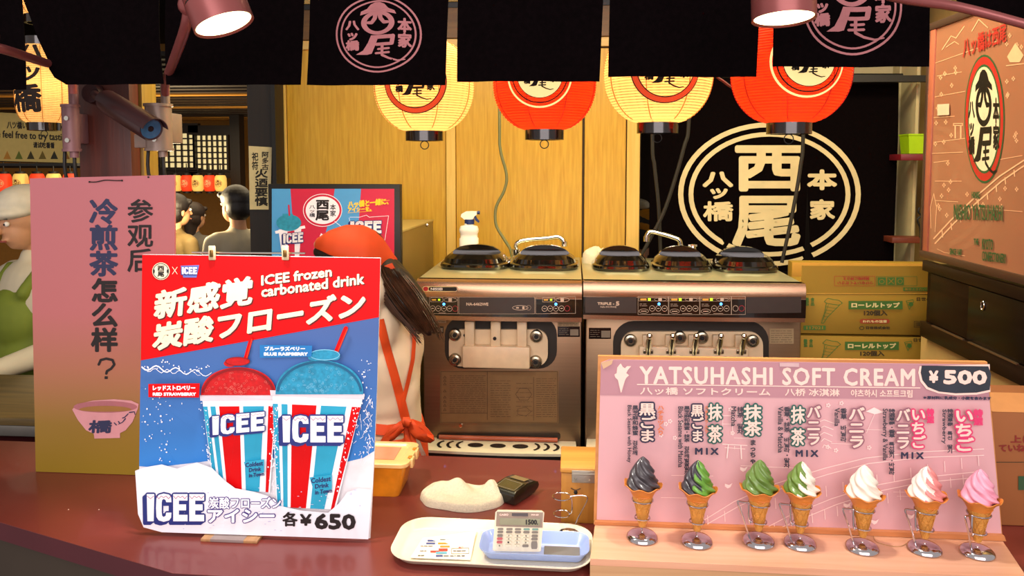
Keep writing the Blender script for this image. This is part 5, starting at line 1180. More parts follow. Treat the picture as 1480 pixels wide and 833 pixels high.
def ribbon(path, w0, w1, name, m, tree=None, lift=.004, n=26, parent=None, Ydef=None):
    """cloth strip laid on the body along a path"""
    pts = []
    for i in range(n+1):
        u = i/n*(len(path)-1); j = min(int(u), len(path)-2); f = u-j; x = path[j][0]*(1-f)+path[j+1][0]*f; y = path[j][1]*(1-f)+path[j+1][1]*f
        pts.append((x, y))
    L_ = []; Rr = []; last = None
    for i, (x, y) in enumerate(pts):
        a1, b1 = pts[max(0, i-1)], pts[min(n, i+1)]; dx, dy = b1[0]-a1[0], b1[1]-a1[1]; L0 = math.hypot(dx, dy) or 1; w_ = (w0+(w1-w0)*i/n)/2; nx, ny = -dy/L0*w_, dx/L0*w_
        rw = []
        for s_ in (-1, 1):
            p = cast(tree, x+s_*nx, y+s_*ny, lift)[0] if tree else None
            if p is None: p = P(x+s_*nx, y+s_*ny, (last if last else (Ydef or 2.05)))
            rw.append(p)
        if tree: last = (rw[0].y+rw[1].y)/2
        L_.append(rw[0]); Rr.append(rw[1])
    mb = MB()
    for i in range(n+1):
        o_ = Vector((0, -.003, 0)); mb.v += [tuple(L_[i]), tuple(Rr[i]), tuple(Rr[i]+o_), tuple(L_[i]+o_)]
    for i in range(n):
        for j in range(4): mb.f.append((4*i+j, 4*i+(j+1) % 4, 4*i+4+(j+1) % 4, 4*i+4+j))
    mb.f += [(0, 1, 2, 3), (4*n, 4*n+1, 4*n+2, 4*n+3)]
    return mb.build(name, m, parent or t, smooth=50)
ribbon([(549, 462), (558, 500), (571, 545), (580, 580), (588, 612)], 12, 13, 'apron_strap', ORNG, bv)
ribbon([(594, 452), (599, 490), (597, 520), (590, 552), (583, 580), (586, 612)], 5, 6, 'apron_strap', ORNG, bv)
ribbon([(520, 618), (560, 622), (586, 618)], 16, 14, 'waist_band', ORNG, bv, .006)
# bow
yb_ = 2.2-.165
def loop(c, pts, r, nm, z=.0):
    MB().tube([P(x, y, yb_-dy) for x, y, dy in pts], r, 10, smooth=5).build(nm, ORNG, t)
def petal(pts, nm, th=.012, Y=yb_):
    cx_ = sum(p[0] for p in pts)/len(pts); cy_ = sum(p[1] for p in pts)/len(pts); n = len(pts); rings = []
    for s_, yy in ((.5, 0), (.92, .004), (1, th/2), (.92, th-.004), (.5, th)): rings.append([P(cx_+(x-cx_)*s_, cy_+(y-cy_)*s_, Y-th+yy+.008*math.sin(i*2.1)) for i, (x, y) in enumerate(pts)])
    return MB().loft(rings).build(nm, ORNG, t, smooth=70)
petal([(588, 607), (597, 606), (608, 610), (619, 620), (627, 630), (628, 637), (622, 641), (610, 639), (600, 634), (592, 625), (587, 616)], 'bow_loop', .030)
petal([(586, 607), (578, 609), (566, 617), (556, 628), (548, 640), (560, 641), (570, 636), (580, 626), (587, 618)], 'bow_loop', .026, yb_+.01)
petal([(582, 603), (592, 603), (595, 610), (592, 618), (583, 618), (580, 611)], 'bow_knot', .030, yb_-.01)
petal([(589, 615), (596, 614), (602, 640), (612, 668), (617, 694), (604, 697), (600, 670), (594, 645)], 'bow_tail', .010, yb_-.002)
petal([(583, 616), (590, 616), (596, 650), (600, 694), (592, 697), (588, 670), (584, 645)], 'bow_tail', .010, yb_+.004)
petal([(598, 628), (604, 630), (612, 650), (616, 658), (608, 664), (602, 650)], 'shirt_hem', .008, yb_+.02).data.materials[0] = MC['worker_white_shirt']
# ------------------------------------------------------------------ soft cream display box and menu sign
BZ = CZ+.036
fl = PZ(853, 808, BZ); frr = PZ(1440, 834, BZ); bkr = PZ(1447, 777, BZ); bkl = PZ(861, 757, BZ)
udir = (frr-fl).normalized(); nrm = Vector((udir.y, -udir.x, 0))
if nrm.y > 0: nrm = -nrm
DW = wood('orange_pine', 'd69c78', 'e4ae8c', .38, 'X', 8, coat=.2)
rgt = fl+udir*(PZ(1492, 835, BZ)-fl).dot(udir)
fl2 = fl; 
bkr2 = PZ(1449, 779, BZ)
t = thing('display_stand', 'pale pine display stand box for the sample cones on the counter', 'stand', ((fl+frr)/2).to_tuple()[:2]+(CZ,))
p_bl = bkl+nrm*-.012; p_br = bkr2+nrm*-.012
MB().slab([fl, PZ(1485, 836, BZ), p_br, p_bl], (0, 0, -.012)).build('shelf_board', DW, t)
MB().slab([fl+Vector((0, 0, -.0125)), PZ(1485, 836, BZ-.0125), PZ(1485, 836, BZ-.0125)-nrm*.012, fl+Vector((0, 0, -.0125))-nrm*.012], (0, 0, -.0225)).build('front_board', wood('pale_pine_front', 'c39a6e', 'd0a97c', .5, 'X', 8), t)
MB().slab([p_bl+nrm*.012+Vector((0, 0, -.0125)), p_br+nrm*.012+Vector((0, 0, -.0125)), p_br+Vector((0, 0, -.0125)), p_bl+Vector((0, 0, -.0125))], (0, 0, -.0225)).build('rear_board', DW, t)
# menu sign stands on it
pl = Plane(bkl+nrm*-.004, nrm)
o_ = lambda x, y, l=0: pl.at(x, y, l)
m_t = thing('menu_sign', 'pink soft cream menu sign in Japanese with prices behind the sample cones', 'sign', o_(1150, 770))
BK = wood('sign_backing_pine', 'b5763f', 'c98a4e', .45, 'X', 8)
def zc(x, y, l=0):
    p = o_(x, y, l); p.z = max(p.z, BZ+.001); return p
MB().slab([zc(864.5, 515), zc(1427, 523.5), zc(1449, 782), zc(858, 762)], -nrm*.010).build('backing_board', BK, m_t)
MB().slab([zc(860, 751, .0015), zc(1447, 771, .0015), zc(1449, 790, .0015), zc(858, 768, .0015)], nrm*.010).build('ledge_strip', wood('ledge_pine', 'b26e3c', 'c98350', .5, 'X', 8), m_t)
PINKP = mat('menu_pink', 'd3a0a4', .4, var=.015, scale=5, coat=.15); MAUVE = mat('menu_mauve', 'b27f88', .4, var=.03, scale=4, coat=.15)
MB().slab([o_(868.5, 524, .0005), o_(880, 519.5, .0005), o_(1425, 527, .0005), o_(1447, 771, .0005), o_(862.5, 751, .0005)], nrm*.0008).build('menu_sheet', PINKP, m_t)
pr = Print(pl, m_t, base=.0014)
pr(poly((869, 525), (880, 520), (1425, 527.5), (1430, 579), (867, 571)), MAUVE, 'header_band')
CRM = mat('menu_cream_ink', 'f3cdbf', .4, var=.01); NV = mat('menu_navy_ink', '2b2a44', .5, var=.02); GRN = mat('menu_green_ink', '1f5a52', .5); PK = mat('menu_pink_ink', 'd8356a', .5); MV = mat('menu_mauve_ink', '93606e', .5); LTP = mat('menu_line_art', 'f4d6d0', .45, var=.01); ORI = mat('menu_orange_ink', 'd8764e', .5); GRK = mat('menu_small_ink', '3a3440', .55)
S_ = .0125
pr(txt('YATSUHASHI SOFT CREAM', (924, 529, 1322, 555), .95, .009, n=8, sp=1.12)+line([(921, 555.5), (1329, 560.5)], 1.4), CRM, 'lettering')
pr(txt('八ッ橋 ソフトクリーム', (925, 559, 1113, 570), .35, .010, n=4)+txt('八桥 冰淇淋', (1134, 561, 1213, 572), .35, .010, n=4)+txt('야츠하시 소프트크림', (1229, 562.5, 1318, 573.5), .3, .010, n=4), CRM, 'lettering')
pr(poly((888, 541), (891, 539), (892, 531), (895, 527), (897, 525), (900, 530), (903, 532), (906, 529), (912, 529), (907, 535), (905, 539), (909, 542), (905, 546), (903, 550), (898, 567), (897, 567), (893, 549), (889, 545)), CRM, 'cone_icon')
pr(poly(*[(x, y) for x, y in ((1328, 529), (1326, 538), (1329, 551), (1338, 562), (1355, 568), (1380, 571), (1410, 570), (1430, 566), (1429, 526))]), CRM, 'price_outline')
pr(poly(*[(x, y) for x, y in ((1331, 528), (1329.5, 538), (1332, 549), (1340, 559), (1356, 565.5), (1380, 568), (1410, 567), (1429, 563), (1431, 541), (1427, 529))]), mat('menu_price_navy', '282c38', .2, var=.2, scale=20, coat=.5), 'price_blob')
pr(txt('¥', (1341, 535, 1355, 553), 1.1)+txt('500', (1362, 534, 1425, 555), 1.5, .012, n=12), CRM, 'price_lettering')
pr(txt('＊原材料に乳成分・小麦を含みます', (1333, 571.5, 1431, 576.5), .3, .012, n=4), NV, 'lettering')
# light line art: torii, bridge, birds, water lines
L = []
L += line([(1044, 641), (1079, 643)], 1.2)+line([(1047, 646), (1076, 648)], .9)+line([(1052, 642), (1050, 661)], 1.6)+line([(1070, 643), (1071, 662)], 1.6)+line([(1061, 644), (1061, 648)], .8)
for k in range(4): L += line([(860+210+k*20, 672+k*1.0), (1090+k*25, 673+k)], .7)
L += line([(1010, 755), (1060, 724), (1120, 698), (1190, 676), (1250, 661), (1330, 652), (1420, 648)], 1.1)+line([(1022, 756), (1068, 730), (1126, 706), (1194, 685), (1254, 669), (1332, 660), (1420, 657)], 1.1)
L += line([(1100, 765), (1140, 744), (1200, 720), (1260, 701), (1320, 690), (1420, 680)], 1.1)+line([(1112, 768), (1150, 752), (1208, 728), (1268, 709), (1326, 697), (1420, 688)], 1.1)
for k in range(17):
    u = k/16; x = 1022+390*u; y = 746-105*u+18*u*u; L += line([(x, y-2), (x+1, y+13)], .9)
    x = 1118+290*u; y = 757-80*u+6*u*u; L += line([(x, y-2), (x+1, y+12)], .9)
for x, y in ((985, 702), (1052, 700), (1074, 676), (1223, 728), (1315, 744), (1263, 752)): L += poly((x-5, y-2), (x+1, y), (x+6, y-3), (x+3, y+3), (x-1, y+5), (x-5, y+2))
for x, y, l_ in ((970, 686, 60), (955, 718, 55), (990, 700, 40), (1290, 710, 60), (1295, 716, 45), (1200, 640, 30), (1250, 620, 40), (1060, 632, 26)): L += line([(x, y), (x+l_, y+1)], .6)
for x, y in ((1055, 591), (1066, 596), (1073, 612), (1058, 625), (962, 612), (968, 608), (984, 611), (1196, 585), (1215, 582), (1245, 600), (1195, 645), (1207, 650), (1255, 646), (955, 628), (975, 632)):
    for a_ in range(5): L += ell(x+2.2*math.cos(a_*1.257), y+2.2*math.sin(a_*1.257), 1.2, 1.2, 6)
for i in range(5): L += line([(1180+2*i, 610+9*i), (1190, 606+9*i), (1204-i, 611+9*i)], .9)
L += line([(1040, 605), (1044, 600), (1058, 600), (1062, 605)], .9)+line([(1042, 612), (1060, 612)], .7)+line([(1044, 606), (1044, 628)], .7)+line([(1058, 606), (1058, 628)], .7)
L += poly((1250, 594), (1262, 588), (1276, 595), (1263, 598))+line([(1263, 597), (1251, 625)], .6)
pr(L, LTP, 'line_art')
def outl(tr, r, mo, mi, bold=.7):
    base = dil(tr, bold, 6); pr(dil(tr, bold+r, 12), mo, 'lettering_outline'); pr(base, mi, 'lettering')
ci = CRM
outl(col('黒ごま', (922, 581, 948, 638))+[] , 2.3, NV, ci, .6)
outl(col('黒ごま', (997, 583, 1017, 638)), 2.1, NV, ci, .5)
outl(col('抹', (1022, 582, 1043, 607))+col('茶', (1022, 613, 1043, 639)), 2.2, GRN, ci, .6)
outl(col('抹茶', (1073, 583, 1100, 629)), 2.4, GRN, ci, .7)
outl(col('抹', (1141, 585, 1162, 611))+col('茶', (1141, 617, 1162, 643)), 2.2, GRN, ci, .6)
outl(col('バニラ', (1163, 584, 1185, 642)), 2.0, MV, ci, .7); outl(col('バニラ', (1223, 586, 1248, 646)), 2.1, MV, ci, .8); outl(col('バニラ', (1291, 588, 1313, 647)), 2.0, MV, ci, .7)
outl(col('いちご', (1312, 587, 1335, 646)), 2.1, PK, ci, .7); outl(col('いちご', (1374, 588, 1404, 650)), 2.3, PK, ci, .9)
pr(col('特選', (1335, 588, 1346, 609), .9, 6)+col('特選', (1402, 589, 1416, 612), 1.1, 6), PK, 'lettering')
pr(col('ハチミツ入り', (949, 583, 959, 626), .5, 4)+col('ハチミツ入り', (1017, 583, 1022, 624), .3, 4), ORI, 'lettering')
pr(txt('MIX', (1003, 644, 1037, 654), .7, .01, sp=1.5)+txt('MIX', (1147, 647, 1180, 657), .7, .01, sp=1.5)+txt('MIX', (1298, 650, 1331, 660), .7, .01, sp=1.5), NV, 'lettering')
sm_ = col('黒芝麻和蜂蜜 검은깨', (913, 583, 922, 655), .35, 4)+txt_rot('Black Sesame with Honey', (905, 583, 912, 665), .25)
sm_ += col('黒芝麻和蜂蜜・抹茶 검은깨벌꿀말차', (987, 584, 996, 682), .35, 4)+txt_rot('Black Sesame with Matcha', (979, 585, 986, 672), .25)
sm_ += col('抹茶 말차', (1063, 585, 1073, 625), .35, 4)+txt_rot('Matcha', (1055, 585, 1062, 613), .3)+col('まっちゃ', (1081, 632, 1091, 667), .5, 5)
sm_ += col('香草・抹茶 바닐라・말차', (1130, 585, 1140, 673), .35, 4)+txt_rot('Vanilla & Matcha', (1122, 585, 1129, 651), .3)
sm_ += col('香草 바닐라', (1211, 587, 1221, 636), .35, 4)+txt_rot('Vanilla', (1203, 587, 1210, 613), .3)
sm_ += col('特選草莓・香草 특선딸기・바닐라', (1280, 588, 1290, 683), .35, 4)+txt_rot('Strawberry & Vanilla', (1270, 588, 1279, 662), .3)
sm_ += col('特選草莓 특선 딸기', (1364, 588, 1373, 652), .35, 4)+txt_rot('Strawberry', (1356, 589, 1363, 638), .3)
pr(sm_, GRK, 'lettering')
MB().slab([o_(x, y, .003) for x, y in ((1126, 524), (1154, 524.5), (1154, 530), (1126, 529.5))], nrm*.0006).build('clear_tape', mat('pale_tape', 'c9a6a8', .25, coat=.6), m_t)
MB().slab([o_(x, y, .0022) for x, y in ((868.5, 524), (886, 519.8), (884, 526), (872, 533))], nrm*.0012).build('curled_corner', mat('sheet_back', 'c8a07c', .5), m_t)
# ------------------------------------------------------------------ sample cones and their wire stands (built at the origin, z = 0 at the base)
WAF = mat('wafer_cone', 'c98a3a', .5, var=.12, scale=60, bump=.8, bscale=260); WAFR = mat('wafer_rim', 'd07c2c', .45, var=.1, scale=40)
CH2 = mat('stand_chrome', 'c9c2c6', .12, 1., var=.02)
u_ = .0013  # metres per photo pixel on the stand
def swirl_mat(n, c): return mat(n, c, .35, var=.05, scale=30, coat=.25)
def make_cone(ma, mb_):
    t = thing('sample_cone', '', 'ice cream', (0, 0, 0))
    # cone from tip (z .020) to lip (z .098)
    zt, zl = .023, .105
    prof = [(.0, zt), (.0062, zt+.001), (.0078, zt+.008), (.0115, zt+.030), (.0165, zt+.052), (.0178, zt+.0525), (.0195, zt+.062), (.0235, zt+.070)]
    body = MB().lathe(prof, 36); body.f = [f for f in body.f]; body.build('wafer_cone', WAF, t)
    # diamond relief lines
    rl = MB()
    def rad(z): return .0079+(z-zt-.008)*(.0165-.0078)/.044+.0003
    for s in (-1, 1):
        for k in range(7):
            a0 = 2*PI*k/7; rl.tube([(rad(z)*math.cos(a0+s*(z-zt)*26), rad(z)*math.sin(a0+s*(z-zt)*26), z) for z in [zt+.009+.0425*i/10 for i in range(11)]], .0006, 4)
    rl.build('wafer_relief', WAF, t)
    em = MB()
    em.tube([(.0212*math.cos(a), .0212*math.sin(a), zt+.0625+.004*math.sin((a+PI/2)*5.2)) for a in [-PI/2-.6+1.2*i/20 for i in range(21)]], .0007, 5)
    em.tube([(.0220*math.cos(a), .0220*math.sin(a), zt+.0655) for a in [-PI/2-.5+1.0*i/20 for i in range(21)]], .0007, 5); em.build('embossed_mark', WAFR, t)
    n = 72; pr_ = [(.0185, zt+.060), (.0235, zt+.070), (.028, zt+.077), (.0345, zt+.0825), (.0358, zt+.0835), (.035, zt+.0845), (.0285, zt+.0795), (.0235, zt+.075), (.018, zt+.070)]
    def mod(r, z, a, j):
        w_ = max(0, (r-.0235)/.0123); return r*(1+.04*w_*math.cos(7*a+.6)), z+.0028*w_*math.cos(7*a)
    lp = MB().lathe(pr_, n, mod=mod); lp.f = [f for f in lp.f if len(f) == 4]; lp.build('flared_rim', WAFR, t)
    # swirl
    z0 = zt+.070; hz = .0675; N = 96; M = 80; sw = MB(); mi = []
    for j in range(M+1):
        v = j/M
        R0 = .0320*(1-v**1.8)**.74*(1-.10*math.sin(v*PI*6.2)*(1-v)) if v < 1 else 0
        tw = 3.9*v**.9; R0 *= min(1, .66+2.6*v)
        for i in range(N):
            a = 2*PI*i/N; ph = (6*(a+tw)) % (2*PI)/(2*PI)
            rg = 1-.22*abs(2*ph-1)**1.5*(1-.15*v)
            lean = .0012*math.sin(v*9)
            sw.v.append(((R0*rg)*math.cos(a)+lean*(1-v), (R0*rg)*math.sin(a), z0+hz*v-(.003*(ph-.5))*(1-v)))
    for j in range(M):
        for i in range(N):
            sw.f.append((j*N+i, j*N+(i+1) % N, (j+1)*N+(i+1) % N, (j+1)*N+i)); v = j/M; a = 2*PI*(i+.5)/N+3.9*v**.9; mi.append(v)
    sw.f.append(tuple(range(M*N, M*N+N)))
    mats = [ma, mb_ or ma]
    o = sw.build('soft_cream_swirl', mats, t, smooth=75)
    if mb_:
        for p in o.data.polygons:
            c = p.center; v = max(0, min(1, (c.z-z0)/hz)); a = (math.atan2(c.y, c.x)+3.9*v**.9) % (2*PI)
            q = int(a/(PI/2)+1e-6) % 4; side = math.cos(math.atan2(c.y, c.x)-.15)
            p.material_index = 1 if (side+(.45 if q % 2 else -.45) > 0) else 0
    return t
def make_stand(kind):
    t = thing('cone_stand', '', 'stand', (0, 0, 0))
    MB().lathe([(0, 0), (.0285, 0), (.030, .002), (.029, .006), (.024, .0105), (.013, .0132), (0, .0138)], 40, (0, 0, 0)).build('dome_base', CH2, t)
    MB().lathe([(0, .013), (.003, .0138), (.003, .0145), (0, .0148)], 12).build('base_rivet', CHROME, t)
    r1, z1, r2, z2 = .0195, .0765, .0140, .0415; w_ = .0015
    x0 = 0
    def rg(r, z): return [(r*math.cos(a), r*math.sin(a), z) for a in [2*PI*i/32 for i in range(32)]]
    MB().tube(rg(r1, z1), w_, 8, closed=True).build('upper_ring', CH2, t); MB().tube(rg(r2, z2), w_, 8, closed=True).build('lower_ring', CH2, t)
    if kind == 'side':
        MB().tube([(-.017, 0, .010), (-.030, 0, .050), (-.040, 0, .076), (-.038, 0, .0795), (-.030, 0, .0785), (-r1, 0, z1+.001)], .0017, 8, smooth=4).build('bent_rod', CH2, t)
        MB().tube([(-r1, 0, z1), (-.0195, 0, .060), (-.0185, 0, .045), (-.0165, 0, .038), (-r2, 0, z2)], .0017, 8, smooth=4).build('link_rod', CH2, t)
    else:
        MB().tube([(0, .002, .012), (0, .010, .020), (0, .0145, .034), (0, .0195, .050), (0, .0202, .0725)], .0017, 8, smooth=4).build('back_rod', CH2, t)
    return t
cols_ = [('3a3438', None, 'dark grey black sesame sample cone, farthest left on the display stand'), ('2e2a30', '5a8a2c', 'black and green mixed swirl sample cone, second from the left'),
         ('5c7830', None, 'all green matcha sample cone below the torii on the menu'), ('64802f', 'e8dccb', 'green and white mixed swirl sample cone'),
         ('eadccb', None, 'all white vanilla sample cone in the middle right of the row'), ('efe0d4', 'd9807c', 'white and red striped strawberry vanilla sample cone'), ('e89ab0', None, 'all pink strawberry sample cone at the right end of the row')]
pos = [(928, 784, 'back'), (1007, 790, 'back'), (1096, 790, 'side'), (1156, 793, 'side'), (1246, 799, 'side'), (1336, 801, 'side'), (1412, 806, 'side2')]
tops = [651, 650, 652, 660, 657, 656, 665]
proto_c = {}; st_b = make_stand('back'); st_s = make_stand('side'); used_b = used_s = False; base_cone = None
stand_lab = ['chrome wire cone stand under the dark grey cone', 'chrome wire cone stand under the black and green cone', 'chrome wire cone stand under the all green cone', 'chrome wire cone stand under the green and white cone', 'chrome wire cone stand under the all white cone', 'chrome wire cone stand under the white and red striped cone', 'chrome wire cone stand under the pink cone']
for i, ((px, py, kd), (c1, c2, lab)) in enumerate(zip(pos, cols_)):
    b_ = PZ(px, py-5, BZ); b_.z = BZ+.0005
    sc = (py-tops[i])/130*1.0
    ma = swirl_mat('swirl_%s' % ('sesame', 'sesame_mix', 'matcha', 'matcha_mix', 'vanilla', 'vanilla_mix', 'strawberry')[i], c1); mb_ = swirl_mat('swirl_%s_second' % ('', 'matcha', '', 'vanilla', '', 'strawberry', '')[i], c2) if c2 else None
    if i == 0: base_cone = c = make_cone(ma, None)
    else:
        c = copy_tree(base_cone)
        for ch in c.children:
            if ch.name.startswith('soft_cream'):
                ch.data = ch.data.copy(); ch.data.materials[0] = ma; ch.data.materials[1] = mb_ or ma
                if mb_:
                    for p in ch.data.polygons:
                        q_ = p.center; v = max(0, min(1, (q_.z-.093)/.0675)); an = math.atan2(q_.y, q_.x); a = (an+3.9*v**.9) % (2*PI); q = int(a/(PI/6)+.5) % 2
                        p.material_index = 1 if math.cos(an+(0, .0, .15, .3, .5, .2, .6)[i])+(.32 if q else -.32) > -.16 else 0
    if kd == 'back': s = st_b if not used_b else copy_tree(st_b); used_b = True
    else: s = st_s if not used_s else copy_tree(st_s); used_s = True
    dxs = 0
    c['label'] = lab; c['group'] = 'sample cones on the display stand'; s['label'] = stand_lab[i]; s['group'] = 'cone stands on the display stand'
    off = Vector((0, 0, 0))
    s.location = b_; s.rotation_euler.z = (0, 0, .05, .1, .2, .15, .55)[i]
    c.location = b_; c.rotation_euler.z = (.2, .9, .3, .1, 1.4, .2, .8)[i]*0+(0, .0, .15, .3, .5, .2, .6)[i]
    k_ = (b_.y/ (1.42)) ; s.scale = c.scale = (k_, k_, k_)
MB().tube([P(1267, 771, 1.49)*0+PZ(x, y, BZ+.001) for x, y in ((1262, 772), (1266, 783), (1285, 789), (1302, 790), (1316, 782), (1330, 774))], .0006, 5, smooth=5).build('loose_thread', mat('tan_thread', 'b48a5a', .8), None, loc=PZ(1290, 789, BZ), label='thin tan loose thread lying on the display stand behind the cones', cat='thread')
# ------------------------------------------------------------------ white tray, blue coin tray, calculator, payment card
def rrloft(cx, cy, z, hx, hy, r, ang, spec, n=8, th=.002):
    R = Matrix.Rotation(ang, 3, 'Z')
    def rg(gx, zz):
        pts = rrpts(-hx-gx, hx+gx, -hy-gx, hy+gx, max(.004, r+gx), n); return [Vector((cx, cy, z+zz))+R @ Vector((p[0], p[1], 0)) for p in pts]
    return MB().loft([rg(g, zz) for g, zz in spec])
tl = PZ(566, 790, CZ+.017); trr = PZ(857, 797, CZ+.017); tb_ = PZ(700, 817, CZ+.017); tt = PZ(720, 753, CZ+.017)
cx, cy = (tl.x+trr.x)/2, (tb_.y+tt.y)/2; hx = (trr.x-tl.x)/2; hy = (tt.y-tb_.y)/2; ang = -.02
t = thing('serving_tray', 'cream white plastic tray with rounded corners on the maroon counter', 'tray', (cx, cy, CZ))
TRW = mat('cream_tray_plastic', 'e9dfc6', .3, var=.03, coat=.2)
rrloft(cx, cy, CZ, hx-.018, hy-.018, .035, ang, [(-.004, .001), (.004, .004), (.013, .014), (.018, .0165), (.018, .018), (.0125, .0165), (.003, .0055), (-.004, .003)], 8).build('tray_body', TRW, t)
ca = PZ(593, 807, CZ+.0055); cb = PZ(680, 810, CZ+.0055); cc_ = PZ(688, 775, CZ+.0055); cdd = PZ(611, 778, CZ+.0055)
t = thing('payment_card', 'white leaflet with coloured payment logos lying at the left of the tray', 'leaflet', (ca+cb+cc_+cdd)/4)
tip = PZ(688, 771.5, CZ+.0055)+Vector((0, 0, .004))
MB().slab([ca, cb, tip, cdd], (0, 0, .0006)).build('paper', mat('leaflet_white', 'efe6d4', .5), t)
zp = CZ+.0085
def cardfn(x, y):
    p = PZ(x, y, CZ+.0055); u = max(0, (x-650)/38)*max(0, (800-y)/28); return p+Vector((0, 0, .0009+.004*min(1, u)))
ink = {'3f4f86': rect(618, 781, 633, 784)+rect(616, 785, 629, 788)+rect(630, 803, 640, 806), 'c0392b': rect(622, 797, 634, 800)+rect(666, 780, 676, 783)+rect(664, 786, 676, 788.5)+rect(663, 792, 674, 793.5)+rect(634, 794, 647, 798), 'd78a2a': rect(633, 785.5, 648, 788)+rect(636, 790, 650, 792.5), '5aa0b8': rect(630, 799, 646, 802), '5f5a52': fine(636, 780, 655, 783, 1, 2, 1.2)+fine(608, 790, 626, 791.5, 1, 3, 1)+fine(604, 803, 614, 806, 1, 4, 1.4)+fine(641, 804, 672, 806, 1, 6, 1.2)+frame(652, 794, 678, 802, .6)+fine(655, 797, 675, 799, 1, 7, 1.2)+fine(607, 797, 620, 799, 1, 9, 1)}
for k_, (h_, tr_) in enumerate(ink.items()): ink_mesh(tr_, lambda x, y: cardfn(x, y)+Vector((0, 0, .0002*k_)), 'logo_print', mat('leaflet_ink_'+h_, h_, .5), t)
a1 = PZ(707, 809, CZ+.004); a2 = PZ(836, 809, CZ+.004); b1 = PZ(693, 776, CZ+.022); b2 = PZ(852, 777, CZ+.022)
cx, cy = (a1.x+a2.x)/2, (a1.y+PZ(770, 778, CZ+.004).y)/2+.001; hx = (a2.x-a1.x)/2+.006; hy = .036
t = thing('coin_tray', 'pale blue plastic coin tray standing in the white tray', 'tray', (cx, cy, CZ+.004))
BLT = mat('pale_blue_plastic', '8fa3d8', .35, var=.03, coat=.2)
cyb = PZ(770, 811, CZ+.005).y+hy-.004
rrloft(cx, cyb, CZ+.0035, hx, hy-.004, .012, 0, [(-.003, .001), (0, .002), (.010, .016), (.014, .020), (.0145, .022), (.010, .020), (.0, .005), (-.003, .003)], 8).build('tray_body', BLT, t)
MB().bb((PZ(786, 800, CZ+.008).x, cyb-.020, CZ+.0066), (PZ(838, 800, CZ+.008).x, cyb+.020, CZ+.0082), .0005).build('rubber_mat', mat('grey_rubber_mat', '6e6a66', .8), t)
# calculator
cA = P(711, 796, cyb-.024); zb_ = CZ+.0075; bL = PZ(711, 797, zb_+.001); bR = PZ(779, 797, zb_+.001)
base_y = cyb-hy*.55
bL = P(711, 797, base_y); bR = P(779, 797, base_y)
zlo = max(bL.z, zb_); top = P(751, 738, base_y+.030)
nrmc = Vector((0, -1, .32)).normalized()
plc = Plane(Vector((0, base_y, zlo)), nrmc)
t = thing('calculator', 'small cream desk calculator showing 1500 leaning in the blue coin tray', 'calculator', (bL+bR)/2)
CALC = mat('calculator_shell', 'd9ccb0', .35, var=.02); 
def zz_(x, y, l=0): return plc.at(x, y, l)
MB().slab([zz_(x, y) for x, y in ((712, 795), (716, 741), (719, 738), (783, 739), (786.5, 742), (781.5, 797), (779, 798), (714, 797))], -nrmc*.010).build('shell', CALC, t)
pr = Print(plc, t)
pr(poly((718, 740), (785, 741), (784, 763), (717, 761)), mat('calculator_face', '8a7462', .4), 'face_print')
MB().slab([zz_(x, y, .0012) for x, y in ((740, 742), (763, 742), (763, 746.5), (740, 746))], nrmc*.0006).build('solar_cell', mat('solar_cell', '2a1418', .15), t)
MB().slab([zz_(x, y, .0012) for x, y in ((722.5, 749), (781, 750), (780.5, 760), (722, 758.5))], nrmc*.0008).build('display_window', mat('lcd_green_grey', '7e7a5a', .2, coat=.4), t)
plp = Print(plc, t, base=.0022); plp(txt('1500.', (760, 751, 778, 758.5), .45, .01, n=4), INKK, 'display_digits'); plp(txt('CASIO', (722, 742.5, 735, 745.5), .2, n=4)+txt('MW-8V', (768, 743, 779, 745.5), .15, n=4), CRM, 'lettering')
KEYC = {'w': mat('key_cream', 'cfc2a6', .4), 'g': mat('key_grey', '6f6458', .4), 'r': mat('key_red', 'b2484a', .4), 't': mat('key_teal', '5f8a7c', .4)}
grid = [('g', 'g', 'g', 't', 't'), ('g', 'g', 'g', 'g', 'g'), ('g', 'w', 'w', 'w', 'g'), ('r', 'w', 'w', 'w', 'g'), ('r', 'w', 'w', 'w', 'b'), ('w', 'w', 'w', 'g', None)]
ly = [(763.5, 766), (767.5, 770.5), (772.5, 776), (777, 780.5), (782, 785.5), (787, 790.5)]
num = {(2, 1): '7', (2, 2): '8', (2, 3): '9', (3, 1): '4', (3, 2): '5', (3, 3): '6', (4, 1): '1', (4, 2): '2', (4, 3): '3', (5, 0): '0', (5, 2): '.'}
for r_, row in enumerate(grid):
    for c_, kc in enumerate(row):
        if kc is None: continue
        y0, y1 = ly[r_]; x0 = 719.5+12.4*c_-.7*r_*.5; x1 = x0+(9 if c_ else 8)
        if kc == 'b': y1 = 793; kc = 'g'; x1 = x0+9
        kb = MB().slab([zz_(x0+p[0]*(x1-x0), y0+p[1]*(y1-y0)+.012*(x0-719), .0004) for p in ((.1, 0), (.9, 0), (1, .3), (1, .75), (.9, 1), (.1, 1), (0, .75), (0, .3))], nrmc*.0022).build('key', KEYC[kc], t)
        if (r_, c_) in num: ink_mesh(txt(num[(r_, c_)], (x0+3.2, y0+.7+.012*(x0-719), x0+5.6, y1-.6+.012*(x0-719)), .1, n=4) if num[(r_, c_)] != '.' else ell(x0+4.4, y1-1.2, .5, .5, 8), lambda x, y: zz_(x, y, .0029), 'key_print', INKK, kb)
